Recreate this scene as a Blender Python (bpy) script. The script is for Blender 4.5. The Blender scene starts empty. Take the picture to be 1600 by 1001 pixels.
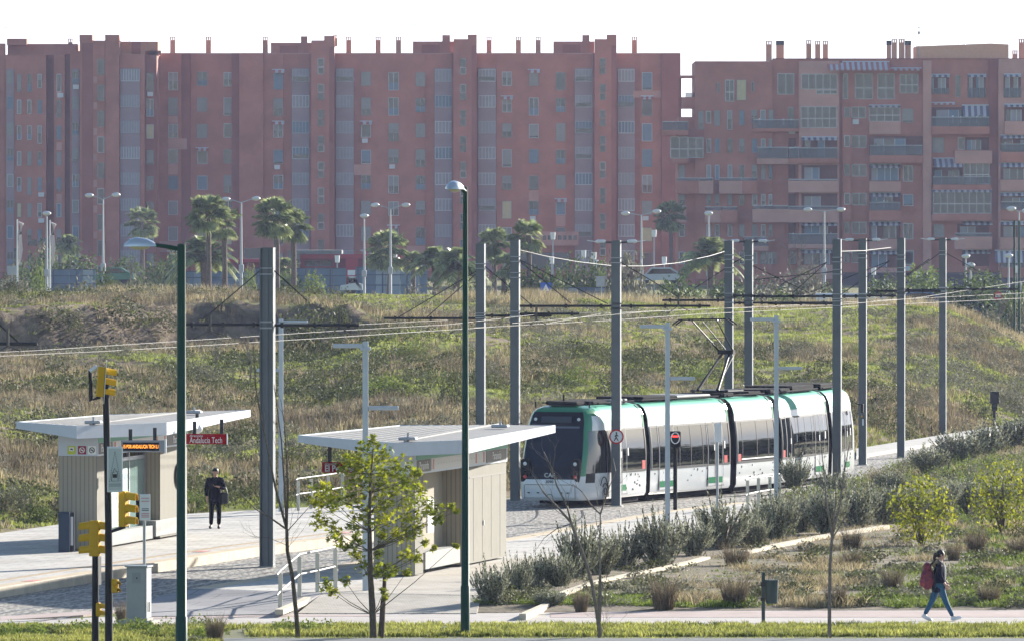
import bpy, bmesh, math, random
import numpy as np
from mathutils import Vector, Matrix
random.seed(7); RNG = np.random.default_rng(7)
F, H, YH = 12000.0, 9.2, 348.0          # lens in photo pixels, eye height, horizon row
PZ = 0.25                               # platform height
sc = bpy.context.scene
C = sc.collection
R = math.radians

def W(px, py, D):
    s = F / D
    return Vector(((px - 800) / s, D, H - (py - YH) / s))
def G(px, py, z=0.0):
    D = F * (H - z) / (py - YH)
    return Vector(((px - 800) * D / F, D, z))

# ------------------------------------------------------------------ materials
MATS = {}
def mat(name, col, rough=0.7, metal=0.0, spec=0.4, noise=0.0, nscale=3.0, col2=None, bump=0.0, bscale=20.0,
        island=0.0, emit=None, estr=0.0, translu=0.0, alpha=None, coat=0.0):
    if name in MATS: return MATS[name]
    m = bpy.data.materials.new(name); m.use_nodes = True
    nt = m.node_tree; N = nt.nodes; L = nt.links
    b = N['Principled BSDF']
    b.inputs['Roughness'].default_value = rough
    b.inputs['Metallic'].default_value = metal
    b.inputs['Specular IOR Level'].default_value = spec
    b.inputs['Coat Weight'].default_value = coat
    c = (*col, 1)
    b.inputs['Base Color'].default_value = c
    last = None
    tc = N.new('ShaderNodeTexCoord')
    if noise > 0 or col2:
        n = N.new('ShaderNodeTexNoise'); n.inputs['Scale'].default_value = nscale; n.inputs['Detail'].default_value = 6
        n.inputs['Roughness'].default_value = 0.65
        L.new(tc.outputs['Object'], n.inputs['Vector'])
        r = N.new('ShaderNodeValToRGB'); r.color_ramp.elements[0].position = 0.36; r.color_ramp.elements[1].position = 0.64
        c2 = col2 if col2 else tuple(max(0, x * (1 - noise)) for x in col)
        c1 = col if col2 else tuple(min(1, x * (1 + noise * 0.6)) for x in col)
        r.color_ramp.elements[0].color = (*c2, 1); r.color_ramp.elements[1].color = (*c1, 1)
        L.new(n.outputs['Fac'], r.inputs['Fac']); last = r.outputs['Color']
    if island > 0:
        g = N.new('ShaderNodeNewGeometry')
        mr = N.new('ShaderNodeMapRange'); mr.inputs['To Min'].default_value = 1 - island; mr.inputs['To Max'].default_value = 1 + island
        L.new(g.outputs['Random Per Island'], mr.inputs['Value'])
        mx = N.new('ShaderNodeVectorMath'); mx.operation = 'SCALE'
        if last: L.new(last, mx.inputs[0])
        else: mx.inputs[0].default_value = col
        L.new(mr.outputs['Result'], mx.inputs['Scale']); last = mx.outputs['Vector']
    if last: L.new(last, b.inputs['Base Color'])
    if bump > 0:
        n2 = N.new('ShaderNodeTexNoise'); n2.inputs['Scale'].default_value = bscale; n2.inputs['Detail'].default_value = 5
        L.new(tc.outputs['Object'], n2.inputs['Vector'])
        bp = N.new('ShaderNodeBump'); bp.inputs['Strength'].default_value = bump; bp.inputs['Distance'].default_value = 0.05
        L.new(n2.outputs['Fac'], bp.inputs['Height']); L.new(bp.outputs['Normal'], b.inputs['Normal'])
    if emit:
        b.inputs['Emission Color'].default_value = (*emit, 1); b.inputs['Emission Strength'].default_value = estr
    if translu > 0:
        t = N.new('ShaderNodeBsdfTranslucent'); ms = N.new('ShaderNodeMixShader'); ms.inputs['Fac'].default_value = translu
        if last: L.new(last, t.inputs['Color'])
        else: t.inputs['Color'].default_value = c
        L.new(b.outputs['BSDF'], ms.inputs[1]); L.new(t.outputs['BSDF'], ms.inputs[2])
        L.new(ms.outputs['Shader'], N['Material Output'].inputs['Surface'])
    if alpha is not None:
        b.inputs['Alpha'].default_value = alpha
    MATS[name] = m
    return m

def ribbed(name, col, dark, pitch, axis='x', rough=0.7, metal=0.0):
    """fine vertical cladding ribs: colour + bump by a wave along one object axis"""
    m = mat(name, col, rough, metal, spec=.12, noise=0.06, nscale=1.5); nt = m.node_tree; N = nt.nodes; L = nt.links
    b = N['Principled BSDF']; tc = N.new('ShaderNodeTexCoord'); sp = N.new('ShaderNodeSeparateXYZ')
    L.new(tc.outputs['Object'], sp.inputs[0])
    ad = N.new('ShaderNodeMath'); ad.operation = 'ADD'; L.new(sp.outputs['X'], ad.inputs[0]); L.new(sp.outputs['Y'], ad.inputs[1])
    mu = N.new('ShaderNodeMath'); mu.operation = 'MULTIPLY'; mu.inputs[1].default_value = 1 / pitch; L.new(ad.outputs[0], mu.inputs[0])
    fr = N.new('ShaderNodeMath'); fr.operation = 'FRACT'; L.new(mu.outputs[0], fr.inputs[0])
    r = N.new('ShaderNodeValToRGB'); e = r.color_ramp.elements
    e[0].position = 0.0; e[0].color = (*dark, 1); e[1].position = 0.32; e[1].color = (*col, 1)
    L.new(fr.outputs[0], r.inputs['Fac'])
    old = b.inputs['Base Color'].links[0].from_socket if b.inputs['Base Color'].links else None
    mx = N.new('ShaderNodeMix'); mx.data_type = 'RGBA'; mx.blend_type = 'MIX'; mx.inputs['Factor'].default_value = 0.6
    if old: L.new(old, mx.inputs['A'])
    L.new(r.outputs['Color'], mx.inputs['B']); L.new(mx.outputs['Result'], b.inputs['Base Color'])
    bp = N.new('ShaderNodeBump'); bp.inputs['Strength'].default_value = 0.5; bp.inputs['Distance'].default_value = 0.03
    L.new(r.outputs['Color'], bp.inputs['Height']); L.new(bp.outputs['Normal'], b.inputs['Normal'])
    return m

def paving(name, c1, c2, mortar, scale, bw=0.5, rh=0.25, rough=0.85, rot=0.235, nz=0.25, bump_shade=0.0):
    m = bpy.data.materials.new(name); m.use_nodes = True; MATS[name] = m
    nt = m.node_tree; N = nt.nodes; L = nt.links; b = N['Principled BSDF']; b.inputs['Roughness'].default_value = rough
    tc = N.new('ShaderNodeTexCoord'); mp = N.new('ShaderNodeMapping'); mp.inputs['Rotation'].default_value = (0, 0, rot)
    L.new(tc.outputs['Object'], mp.inputs['Vector'])
    br = N.new('ShaderNodeTexBrick'); br.inputs['Color1'].default_value = (*c1, 1); br.inputs['Color2'].default_value = (*c2, 1)
    br.inputs['Mortar'].default_value = (*mortar, 1); br.inputs['Scale'].default_value = scale
    br.inputs['Brick Width'].default_value = bw; br.inputs['Row Height'].default_value = rh; br.inputs['Mortar Size'].default_value = 0.02
    L.new(mp.outputs['Vector'], br.inputs['Vector'])
    n = N.new('ShaderNodeTexNoise'); n.inputs['Scale'].default_value = 0.7; n.inputs['Detail'].default_value = 8; n.inputs['Roughness'].default_value = 0.7
    L.new(tc.outputs['Object'], n.inputs['Vector'])
    r = N.new('ShaderNodeValToRGB'); r.color_ramp.elements[0].position = 0.35; r.color_ramp.elements[1].position = 0.6
    k = 1 - nz; r.color_ramp.elements[0].color = (k, k * 0.97, k * 0.93, 1); r.color_ramp.elements[1].color = (1, 1, 1, 1)
    L.new(n.outputs['Fac'], r.inputs['Fac'])
    mx = N.new('ShaderNodeMix'); mx.data_type = 'RGBA'; mx.blend_type = 'MULTIPLY'; mx.inputs['Factor'].default_value = 1
    L.new(br.outputs['Color'], mx.inputs['A']); L.new(r.outputs['Color'], mx.inputs['B'])
    if bump_shade > 0:  # flecks put low-sun shading of the uneven setts into the colour, plus bump
        m3 = N.new('ShaderNodeMapping'); m3.inputs['Scale'].default_value = (9, 1.1, 1); L.new(tc.outputs['Object'], m3.inputs['Vector'])
        n3 = N.new('ShaderNodeTexNoise'); n3.inputs['Scale'].default_value = 1; n3.inputs['Detail'].default_value = 4; L.new(m3.outputs['Vector'], n3.inputs['Vector'])
        r3 = N.new('ShaderNodeValToRGB'); r3.color_ramp.elements[0].position = 0.42; r3.color_ramp.elements[1].position = 0.6
        r3.color_ramp.elements[0].color = (1 - bump_shade,) * 3 + (1,); L.new(n3.outputs['Fac'], r3.inputs['Fac'])
        mz = N.new('ShaderNodeMix'); mz.data_type = 'RGBA'; mz.blend_type = 'MULTIPLY'; mz.inputs['Factor'].default_value = 1
        L.new(mx.outputs['Result'], mz.inputs['A']); L.new(r3.outputs['Color'], mz.inputs['B']); L.new(mz.outputs['Result'], b.inputs['Base Color'])
        bp = N.new('ShaderNodeBump'); bp.inputs['Strength'].default_value = .6; bp.inputs['Distance'].default_value = .04
        L.new(n3.outputs['Fac'], bp.inputs['Height']); L.new(bp.outputs['Normal'], b.inputs['Normal'])
    else: L.new(mx.outputs['Result'], b.inputs['Base Color'])
    return m

# ------------------------------------------------------------------ mesh builder
class MB:
    def __init__(self): self.v = []; self.f = []; self.mi = []; self.M = None; self.m = 0; self.lean = None
    def add(self, vs, fs):
        o = len(self.v)
        for p in vs:
            p = Vector(p)
            if self.lean: p.x = self.lean(p.x, p.z)
            if self.M is not None: p = self.M @ p
            self.v.append(p)
        for q in fs: self.f.append([o + i for i in q]); self.mi.append(self.m)
        return self
    def box(self, x0, x1, y0, y1, z0, z1, ch=0.0):
        if ch > 0:
            c = ch; P = []
            for z, k in ((z0, c), (z0 + c, 0), (z1 - c, 0), (z1, c)):
                a0, a1, b0, b1 = x0 + k, x1 - k, y0 + k, y1 - k
                kk = c if k == 0 else 0.0
                P += [(a0 + kk, b0, z), (a1 - kk, b0, z), (a1, b0 + kk, z), (a1, b1 - kk, z), (a1 - kk, b1, z), (a0 + kk, b1, z), (a0, b1 - kk, z), (a0, b0 + kk, z)]
            fs = [tuple(range(7, -1, -1)), tuple(range(24, 32))]
            for r in range(3):
                for i in range(8):
                    j = (i + 1) % 8; fs.append((r * 8 + i, r * 8 + j, r * 8 + 8 + j, r * 8 + 8 + i))
            return self.add(P, fs)
        return self.add([(x0, y0, z0), (x1, y0, z0), (x1, y1, z0), (x0, y1, z0), (x0, y0, z1), (x1, y0, z1), (x1, y1, z1), (x0, y1, z1)],
                        [(0, 3, 2, 1), (4, 5, 6, 7), (0, 1, 5, 4), (1, 2, 6, 5), (2, 3, 7, 6), (3, 0, 4, 7)])
    def prism(self, pts, z0, z1):
        """pts: list of (x,y) or (x,y,dz)"""
        n = len(pts)
        a = [(p[0], p[1], z0 + (p[2] if len(p) > 2 else 0)) for p in pts]
        b = [(p[0], p[1], z1 + (p[2] if len(p) > 2 else 0)) for p in pts]
        return self.add(a + b, [tuple(range(n - 1, -1, -1)), tuple(range(n, 2 * n))] + [(i, (i + 1) % n, n + (i + 1) % n, n + i) for i in range(n)])
    def prismy(self, pts, y0, y1):
        """profile in x,z extruded along y"""
        n = len(pts)
        a = [(p[0], y0, p[1]) for p in pts]; b = [(p[0], y1, p[1]) for p in pts]
        return self.add(a + b, [tuple(range(n)), tuple(range(2 * n - 1, n - 1, -1))] + [((i + 1) % n, i, n + i, n + (i + 1) % n) for i in range(n)])
    def tube(self, pts, r, n=8, cap=True):
        pts = [Vector(p) for p in pts]
        rs = r if isinstance(r, (list, tuple)) else [r] * len(pts)
        vs = []; fs = []
        up = None
        for i, p in enumerate(pts):
            d = (pts[min(i + 1, len(pts) - 1)] - pts[max(i - 1, 0)])
            if d.length < 1e-9: d = Vector((0, 0, 1))
            d.normalize()
            if up is None:
                up = Vector((0, 0, 1)) if abs(d.z) < 0.9 else Vector((1, 0, 0))
            a = d.cross(up)
            if a.length < 1e-6: a = d.cross(Vector((0, 1, 0)))
            a.normalize(); b = a.cross(d)
            for k in range(n):
                t = 2 * math.pi * k / n
                vs.append(p + (a * math.cos(t) + b * math.sin(t)) * rs[i])
        for i in range(len(pts) - 1):
            for k in range(n):
                j = (k + 1) % n
                fs.append((i * n + k, i * n + j, (i + 1) * n + j, (i + 1) * n + k))
        if cap:
            fs.append(tuple(range(n - 1, -1, -1))); fs.append(tuple(range((len(pts) - 1) * n, len(pts) * n)))
        return self.add(vs, fs)
    def cyl(self, x, y, z0, z1, r, n=16, r2=None):
        return self.tube([(x, y, z0), (x, y, z1)], [r, r if r2 is None else r2], n)
    def ell(self, c, rx, ry, rz, nu=12, nv=8, z0=-1.0):
        vs = []; fs = []
        for j in range(nv + 1):
            t = math.asin(z0) + (math.pi / 2 - math.asin(z0)) * j / nv if z0 > -1 else -math.pi / 2 + math.pi * j / nv
            for i in range(nu):
                p = 2 * math.pi * i / nu
                vs.append((c[0] + rx * math.cos(t) * math.cos(p), c[1] + ry * math.cos(t) * math.sin(p), c[2] + rz * math.sin(t)))
        for j in range(nv):
            for i in range(nu):
                k = (i + 1) % nu; fs.append((j * nu + i, j * nu + k, (j + 1) * nu + k, (j + 1) * nu + i))
        if z0 > -1: fs.append(tuple(range(nu - 1, -1, -1)))
        return self.add(vs, fs)
    def build(self, name, m, parent=None, smooth=False, loc=None):
        me = bpy.data.meshes.new(name)
        me.from_pydata([tuple(p) for p in self.v], [], self.f)
        ms = m if isinstance(m, (list, tuple)) else [m]
        for x in ms: me.materials.append(x)
        if len(ms) > 1: me.polygons.foreach_set('material_index', self.mi)
        if smooth:
            bm = bmesh.new(); bm.from_mesh(me); bmesh.ops.remove_doubles(bm, verts=bm.verts, dist=1e-5)
            bmesh.ops.recalc_face_normals(bm, faces=bm.faces)
            bm.to_mesh(me); bm.free()
            me.polygons.foreach_set('use_smooth', [True] * len(me.polygons))
            try: me.set_sharp_from_angle(angle=R(38))
            except Exception: pass
        me.update()
        o = bpy.data.objects.new(name, me); C.objects.link(o)
        if parent: o.parent = parent
        if loc is not None: o.location = loc
        return o

def tag(o, label=None, cat=None, group=None, kind=None):
    if label: o['label'] = label
    if cat: o['category'] = cat
    if group: o['group'] = group
    if kind: o['kind'] = kind
    return o
def thing(name, label, cat, loc=(0, 0, 0), rz=0.0, group=None):
    o = bpy.data.objects.new(name, None); C.objects.link(o); o.empty_display_size = 0.3
    o.location = loc; o.rotation_euler = (0, 0, rz)
    return tag(o, label, cat, group)
KIDS = {}
def copy_tree(o, parent=None):
    c = o.copy(); C.objects.link(c)
    if parent: c.parent = parent
    for ch in [x for x in sc.objects if x.parent == o]: copy_tree(ch, c)
    return c

def text(name, s, size, m, parent, loc, rot=(math.pi / 2, 0, 0), align='CENTER', ext=0.003, xs=1.0, bold=0.0, fit=None):
    cu = bpy.data.curves.new(name, 'FONT'); cu.body = s; cu.size = size; cu.extrude = ext; cu.align_x = align; cu.align_y = 'CENTER'
    cu.offset = bold; cu.resolution_u = 3
    t = bpy.data.objects.new(name + '_src', cu); C.objects.link(t)
    me = bpy.data.meshes.new_from_object(t)
    bpy.data.objects.remove(t)
    me.materials.clear(); me.materials.append(m)
    if fit: xv = [v.co.x for v in me.vertices]; xs = fit / (max(xv) - min(xv))
    o = bpy.data.objects.new(name, me); C.objects.link(o); o.parent = parent; o.location = loc; o.rotation_euler = rot; o.scale = (xs, 1, 1)
    return o

def ORD(n):
    w = ['first', 'second', 'third', 'fourth', 'fifth', 'sixth', 'seventh', 'eighth', 'ninth', 'tenth', 'eleventh', 'twelfth', 'thirteenth',
         'fourteenth', 'fifteenth', 'sixteenth', 'seventeenth', 'eighteenth', 'nineteenth', 'twentieth']
    if n < 20: return w[n]
    return 'twenty-' + w[n - 20] if n < 29 else 'thirtieth' if n == 29 else 'thirty-' + w[n - 30]

def lerp_tab(tab, x):
    xs = [t[0] for t in tab]; ys = [t[1] for t in tab]
    return np.interp(x, xs, ys)

# ------------------------------------------------------------------ colour library
asph = mat('asphalt', (0.055, 0.056, 0.06), 0.9, noise=0.2)
M_white = mat('white_paint', (0.72, 0.73, 0.74), 0.35, noise=0.05, nscale=2)
M_black = mat('black_plastic', (0.010, 0.011, 0.014), 0.5, 0, .18)
M_dark = mat('dark_metal', (0.03, 0.032, 0.036), 0.5, 0.3)
M_green = mat('green_pole_paint', (0.004, 0.05, 0.033), 0.5, 0.0, 0.18, noise=0.12, nscale=2)
M_grey = mat('galvanised_grey', (0.36, 0.38, 0.41), 0.45, 0.5, noise=0.1, nscale=4)
M_pole = mat('catenary_blue_grey', (0.125, 0.138, 0.152), 0.5, 0.75, noise=0.12, nscale=1.2)
M_conc = mat('concrete', (0.42, 0.40, 0.37), 0.9, noise=0.18, nscale=2.2, bump=0.1)
M_kerb = mat('kerb_concrete', (0.56, 0.49, 0.375), 0.9, noise=0.16, nscale=1.8)
M_glass = mat('tinted_glass', (0.012, 0.016, 0.02), 0.06, 0.0, 0.9)
M_yellow = mat('signal_yellow', (0.60, 0.34, 0.004), 0.5, spec=.15, noise=0.05)
M_red = mat('sign_red', (0.34, 0.004, 0.008), 0.6, spec=.1)
M_wtext = mat('white_lettering', (0.8, 0.8, 0.8), 0.6)
M_dtext = mat('black_lettering', (0.02, 0.02, 0.02), 0.6)
M_skin = mat('skin', (0.45, 0.26, 0.19), 0.55)
M_bark = mat('bark', (0.11, 0.085, 0.06), 0.9, noise=0.35, nscale=12)
M_barkpale = mat('pale_bark', (0.21, 0.17, 0.14), 0.9, noise=0.3, nscale=10)
M_wire = mat('copper_wire', (0.10, 0.095, 0.085), 0.7, 0.1, .2)
M_slack = mat('slack_cable_grey', (0.35, 0.35, 0.34), 0.7)
M_cable = mat('black_cable', (0.02, 0.02, 0.022), 0.6)
EXPO = 1.45
HAZE = 0.000072
# ================================================================== terrain
FOOT = [(-400, 868), (0, 832), (100, 818), (290, 802), (400, 795), (560, 786), (700, 775), (820, 764), (1000, 750), (1200, 722), (1345, 702), (1600, 660), (2000, 600)]
CREST = [(-400, 450), (0, 459), (300, 462), (600, 463), (750, 466), (900, 471), (1050, 480), (1200, 487), (1330, 481), (1420, 481), (1480, 488), (1530, 508), (1600, 545), (1700, 590), (2000, 620)]
DCR = [(-400, 400), (600, 405), (1000, 420), (1400, 425), (1600, 405), (2000, 420)]
def smooth(t): t = np.clip(t, 0, 1); return t * t * (3 - 2 * t)
_ph = RNG.uniform(0, 6.28, 40); _fr = RNG.normal(0, 1, (40, 2))
def wob(x, y, sc_, k0=0, n=10):
    a = 0
    for k in range(k0, k0 + n): a = a + np.sin((x * _fr[k, 0] + y * _fr[k, 1]) * sc_ + _ph[k])
    return a / n ** 0.5
def height(x, y):
    x = np.asarray(x, float); y = np.asarray(y, float)
    px = np.clip(800 + F * x / np.maximum(y, 1), -400, 2000)
    df = F * H / (lerp_tab(FOOT, px) - YH) + 0.6
    dc = lerp_tab(DCR, px)
    zc = H - (lerp_tab(CREST, px) - YH) * dc / F
    t = (y - df) / (dc - df)
    cl = np.clip((620 - px) / 120, 0, 1)                          # the cut bank on the left
    tb = np.clip(t, 0, 1)
    u = tb + 0.025 * wob(x, y, 0.12, 5, 6)
    base = np.clip(tb, 0, 1) ** 0.92
    bank = 0.62 * np.clip(tb / 0.86, 0, 1) ** 0.9 + 0.38 * smooth((u - 0.80) / 0.02)
    g = base * (1 - cl) + bank * cl
    z = zc * g
    amp = smooth(t / 0.15) * (1 - smooth((t - 0.8) / 0.2) * 0.7)
    z = z + amp * (0.16 * wob(x, y, 0.3) + 0.10 * wob(x, y, 0.9, 10) + 0.05 * wob(x, y, 2.2, 20))
    z = z + (px < 620) * np.exp(-((u - .80) / .03) ** 2) * (0.12 * wob(x, y, 1.6, 3, 8) + .12 * wob(x, y, 3.9, 13, 8))
    # beyond the crest it drops to the boulevard level
    zb = np.where(px > 1450, 2.8 - 0.9 * smooth((px - 1450) / 150), 2.8)
    back = zb + (z - zb) * (1 - smooth((y - dc - 6) / 60))
    z = np.where(y > dc + 6, back, z)
    z = np.where(t < 0, 0, z)
    return z
def hz(x, y): return float(height(np.array([x]), np.array([y]))[0])

us = np.concatenate([[-1.6, -1.0, -0.6, -0.35, -0.2, -0.13], np.linspace(-0.095, 0.095, 300), [0.13, 0.2, 0.35, 0.6, 1.0, 1.6]])
ds = np.concatenate([[5, 40, 80, 120, 150], np.linspace(165, 216, 20), np.linspace(217, 460, 330), np.linspace(465, 560, 20), [600, 700, 800, 900, 1000, 1300, 2000, 3500, 7000]])
U, D_ = np.meshgrid(us, ds)
Xg = U * D_; Yg = D_; Zg = height(Xg.ravel(), Yg.ravel()).reshape(Xg.shape) - 0.03
nx, ny = len(us), len(ds)
me = bpy.data.meshes.new('ground')
idx = np.arange(nx * ny).reshape(ny, nx)
quads = np.stack([idx[:-1, :-1], idx[:-1, 1:], idx[1:, 1:], idx[1:, :-1]], -1).reshape(-1, 4)
me.from_pydata(np.stack([Xg.ravel(), Yg.ravel(), Zg.ravel()], 1).tolist(), [], quads.tolist())
me.polygons.foreach_set('use_smooth', [True] * len(me.polygons))
def ground_mat():
    m = bpy.data.materials.new('hillside_soil'); m.use_nodes = True; nt = m.node_tree; N = nt.nodes; L = nt.links
    b = N['Principled BSDF']; b.inputs['Roughness'].default_value = 0.95; b.inputs['Specular IOR Level'].default_value = 0.1
    tc = N.new('ShaderNodeTexCoord')
    def noise(sc_, det=6):
        n = N.new('ShaderNodeTexNoise'); n.inputs['Scale'].default_value = sc_; n.inputs['Detail'].default_value = det; n.inputs['Roughness'].default_value = 0.7
        L.new(tc.outputs['Object'], n.inputs['Vector']); return n
    def ramp(src, p0, p1, c0, c1):
        r = N.new('ShaderNodeValToRGB'); r.color_ramp.elements[0].position = p0; r.color_ramp.elements[1].position = p1
        r.color_ramp.elements[0].color = (*c0, 1); r.color_ramp.elements[1].color = (*c1, 1); L.new(src, r.inputs['Fac']); return r
    def mix(fac, a, bb):
        x = N.new('ShaderNodeMix'); x.data_type = 'RGBA'; L.new(fac, x.inputs['Factor']); L.new(a, x.inputs['A']); L.new(bb, x.inputs['B']); return x.outputs['Result']
    soil = ramp(noise(1.3).outputs['Fac'], 0.3, 0.7, (0.15, 0.115, 0.075), (0.32, 0.25, 0.165))
    gr = ramp(noise(2.2).outputs['Fac'], 0.3, 0.7, (0.10, 0.12, 0.03), (0.22, 0.245, 0.06))
    f = ramp(noise(0.09, 8).outputs['Fac'], 0.44, 0.56, (0, 0, 0), (1, 1, 1))
    col = mix(f.outputs['Color'], soil.outputs['Color'], gr.outputs['Color'])
    ge = N.new('ShaderNodeNewGeometry'); sp = N.new('ShaderNodeSeparateXYZ'); L.new(ge.outputs['True Normal'], sp.inputs[0])
    st = ramp(sp.outputs['Z'], 0.86, 0.95, (1, 1, 1), (0, 0, 0))
    rock = ramp(noise(0.8, 9).outputs['Fac'], 0.35, 0.65, (0.06, 0.046, 0.034), (0.26, 0.20, 0.14))
    col = mix(st.outputs['Color'], col, rock.outputs['Color'])
    L.new(col, b.inputs['Base Color'])
    bp = N.new('ShaderNodeBump'); bp.inputs['Strength'].default_value = 0.8; bp.inputs['Distance'].default_value = 0.25
    L.new(noise(1.5, 9).outputs['Fac'], bp.inputs['Height']); L.new(bp.outputs['Normal'], b.inputs['Normal'])
    return m
me.materials.append(ground_mat())
o = bpy.data.objects.new('ground', me); C.objects.link(o); tag(o, kind='structure')

def sheet(name, pts, m, thick=0.0):
    """pts: (px,py,z) in photo terms on the ground; a sheet with skirt going down to -0.05"""
    P = [G(a, b, c) for a, b, c in pts]; n = len(P)
    mb = MB(); vs = [tuple(p) for p in P] + [(p.x, p.y, -0.06) for p in P]
    mb.add(vs, [tuple(range(n))] + [(i, (i + 1) % n, n + (i + 1) % n, n + i) for i in range(n)])
    o = mb.build(name, m)
    bm = bmesh.new(); bm.from_mesh(o.data); bmesh.ops.triangulate(bm, faces=[f for f in bm.faces if len(f.verts) > 4])
    bmesh.ops.recalc_face_normals(bm, faces=bm.faces)
    for f in bm.faces:
        if abs(f.normal.z) > 0.5 and f.normal.z < 0: f.normal_flip()
    bm.to_mesh(o.data); bm.free()
    return tag(o, kind='structure')

M_cob = paving('granite_setts', (0.46, 0.43, 0.385), (0.27, 0.25, 0.225), (0.14, 0.13, 0.115), 3.2, 0.5, 0.42, nz=0.22, bump_shade=.6)
M_plat = paving('platform_paving', (0.52, 0.49, 0.45), (0.48, 0.455, 0.42), (0.22, 0.21, 0.195), 1.1, 1.1, 0.5, nz=0.3)
M_brick = paving('plaza_brick', (0.50, 0.455, 0.39), (0.42, 0.375, 0.32), (0.20, 0.175, 0.145), 3.4, 0.7, 0.36, nz=0.25)
M_ramp = paving('ramp_tiles', (0.27, 0.26, 0.265), (0.25, 0.24, 0.25), (0.16, 0.155, 0.155), 0.75, 1.2, 0.7, nz=0.15)
M_pink = paving('cycle_lane_pink', (0.46, 0.355, 0.33), (0.42, 0.32, 0.295), (0.32, 0.26, 0.24), 2.0, nz=0.2)
M_path = paving('path_pale', (0.50, 0.46, 0.43), (0.45, 0.41, 0.385), (0.33, 0.3, 0.28), 1.8, nz=0.22)
M_beige = mat('beige_edge_tiles', (0.50, 0.40, 0.27), 0.85, noise=0.14, nscale=1.5)
M_bed = mat('bed_soil', (0.19, 0.142, 0.09), 0.95, col2=(0.09, 0.075, 0.04), nscale=1.1, bump=0.8, bscale=6)
M_verge = mat('verge_soil', (0.12, 0.12, 0.045), 0.95, col2=(0.07, 0.085, 0.02), nscale=2.5, bump=0.4, bscale=8)

sheet('road', [(-120, 948, .004), (0, 930, .004), (240, 891, .004), (404, 866, .004), (548, 848, .004), (640, 812, .004), (790, 778, .004), (900, 760, .004), (1000, 752, .004), (1200, 726, .004),
               (1345, 708, .004), (1600, 667, .004), (1800, 640, .004), (1800, 655, .004), (1620, 680, .004), (1470, 703, .004), (1360, 742, .004), (1215, 775, .004), (1160, 790, .004), (1035, 806, .004),
               (795, 850, .004), (434, 912, .004), (235, 952, .004), (130, 958, .004), (0, 970, .004), (-120, 982, .004)], M_cob)
tag(bpy.data.objects['road'], kind='structure')
# far strip of pale concrete along the far side of the track
sheet('pavement', [(1338, 700, .15), (1600, 658, .15), (1800, 630, .15), (1800, 638, .15), (1600, 667, .15), (1338, 711, .15)], M_conc)
# left platform
pl_edge = [(-120, 934), (0, 917), (240, 879), (404, 854), (548, 836), (605, 828)]
sheet('platform_left', [(a, b, PZ) for a, b in pl_edge] + [(605, 786, PZ), (560, 787, PZ), (400, 796, PZ), (290, 802, PZ), (95, 818, PZ), (0, 832, PZ), (-120, 846, PZ)], M_plat)
def strip_on(name, line, w0, w1, z, zh, m, drop=.02):
    """a strip parallel to a ground line (px,py at height z): from offset w0 to w1 metres towards the back"""
    P = [G(a, b, z) for a, b in line]; mb = MB()
    for i in range(len(P) - 1):
        d = (P[i + 1] - P[i]); d.z = 0; d.normalize(); n = Vector((-d.y, d.x, 0))
        a, b = P[i], P[i + 1]
        q = [a + n * w0, b + n * w0, b + n * w1, a + n * w1]
        mb.add([(v.x, v.y, z + zh) for v in q] + [(v.x, v.y, z - drop) for v in q], [(0, 1, 2, 3), (0, 4, 5, 1), (1, 5, 6, 2), (2, 6, 7, 3), (3, 7, 4, 0)])
    o = mb.build(name, m)
    return tag(o, kind='structure')
strip_on('platform_edge_tiles', pl_edge, 0.02, 0.42, PZ, 0.006, M_beige)
strip_on('tactile_line', pl_edge, 0.95, 1.2, PZ, 0.006, mat('tactile_brown', (0.36, 0.27, 0.17), 0.9, noise=0.2))
# kerb face standing 3 mm proud of the platform body
P = [G(a, b, PZ) for a, b in pl_edge]; mb = MB()
for i in range(len(P) - 1):
    d = P[i + 1] - P[i]; L_ = Vector((d.x, d.y, 0)).length; d.normalize(); n = Vector((d.y, -d.x, 0)); k = 0.0
    while k < L_:
        e = min(L_, k + 0.985)
        a = P[i] + d * k; b = P[i] + d * e
        q = [a, b, b + n * 0.06, a + n * 0.06]
        mb.add([(v.x, v.y, 0.0) for v in q] + [(v.x, v.y, PZ - 0.012) for v in q], [(4, 5, 6, 7), (3, 2, 6, 7), (0, 3, 7, 4), (1, 5, 6, 2)])
        k += 1.0
tag(mb.build('platform_kerb', M_kerb), kind='structure')
strip_on('kerb_apron', [(a, b) for a, b in [(-120, 948), (0, 930), (240, 891), (404, 866), (548, 848)]], -0.14, 0.04, 0, 0.02, M_conc)
for px, py in ((50, 907), (315, 861), (538, 832)):      # faded pink stop marks on the platform edge
    p = G(px, py, PZ); tag(MB().box(-.4, .4, -.16, .16, 0, .004).build('painted_mark', mat('faded_red', (0.55, 0.22, 0.2), 0.9, noise=0.3, nscale=9), loc=(p.x, p.y, PZ + .009)), kind='structure').rotation_euler = (0, 0, R(76))
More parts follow.
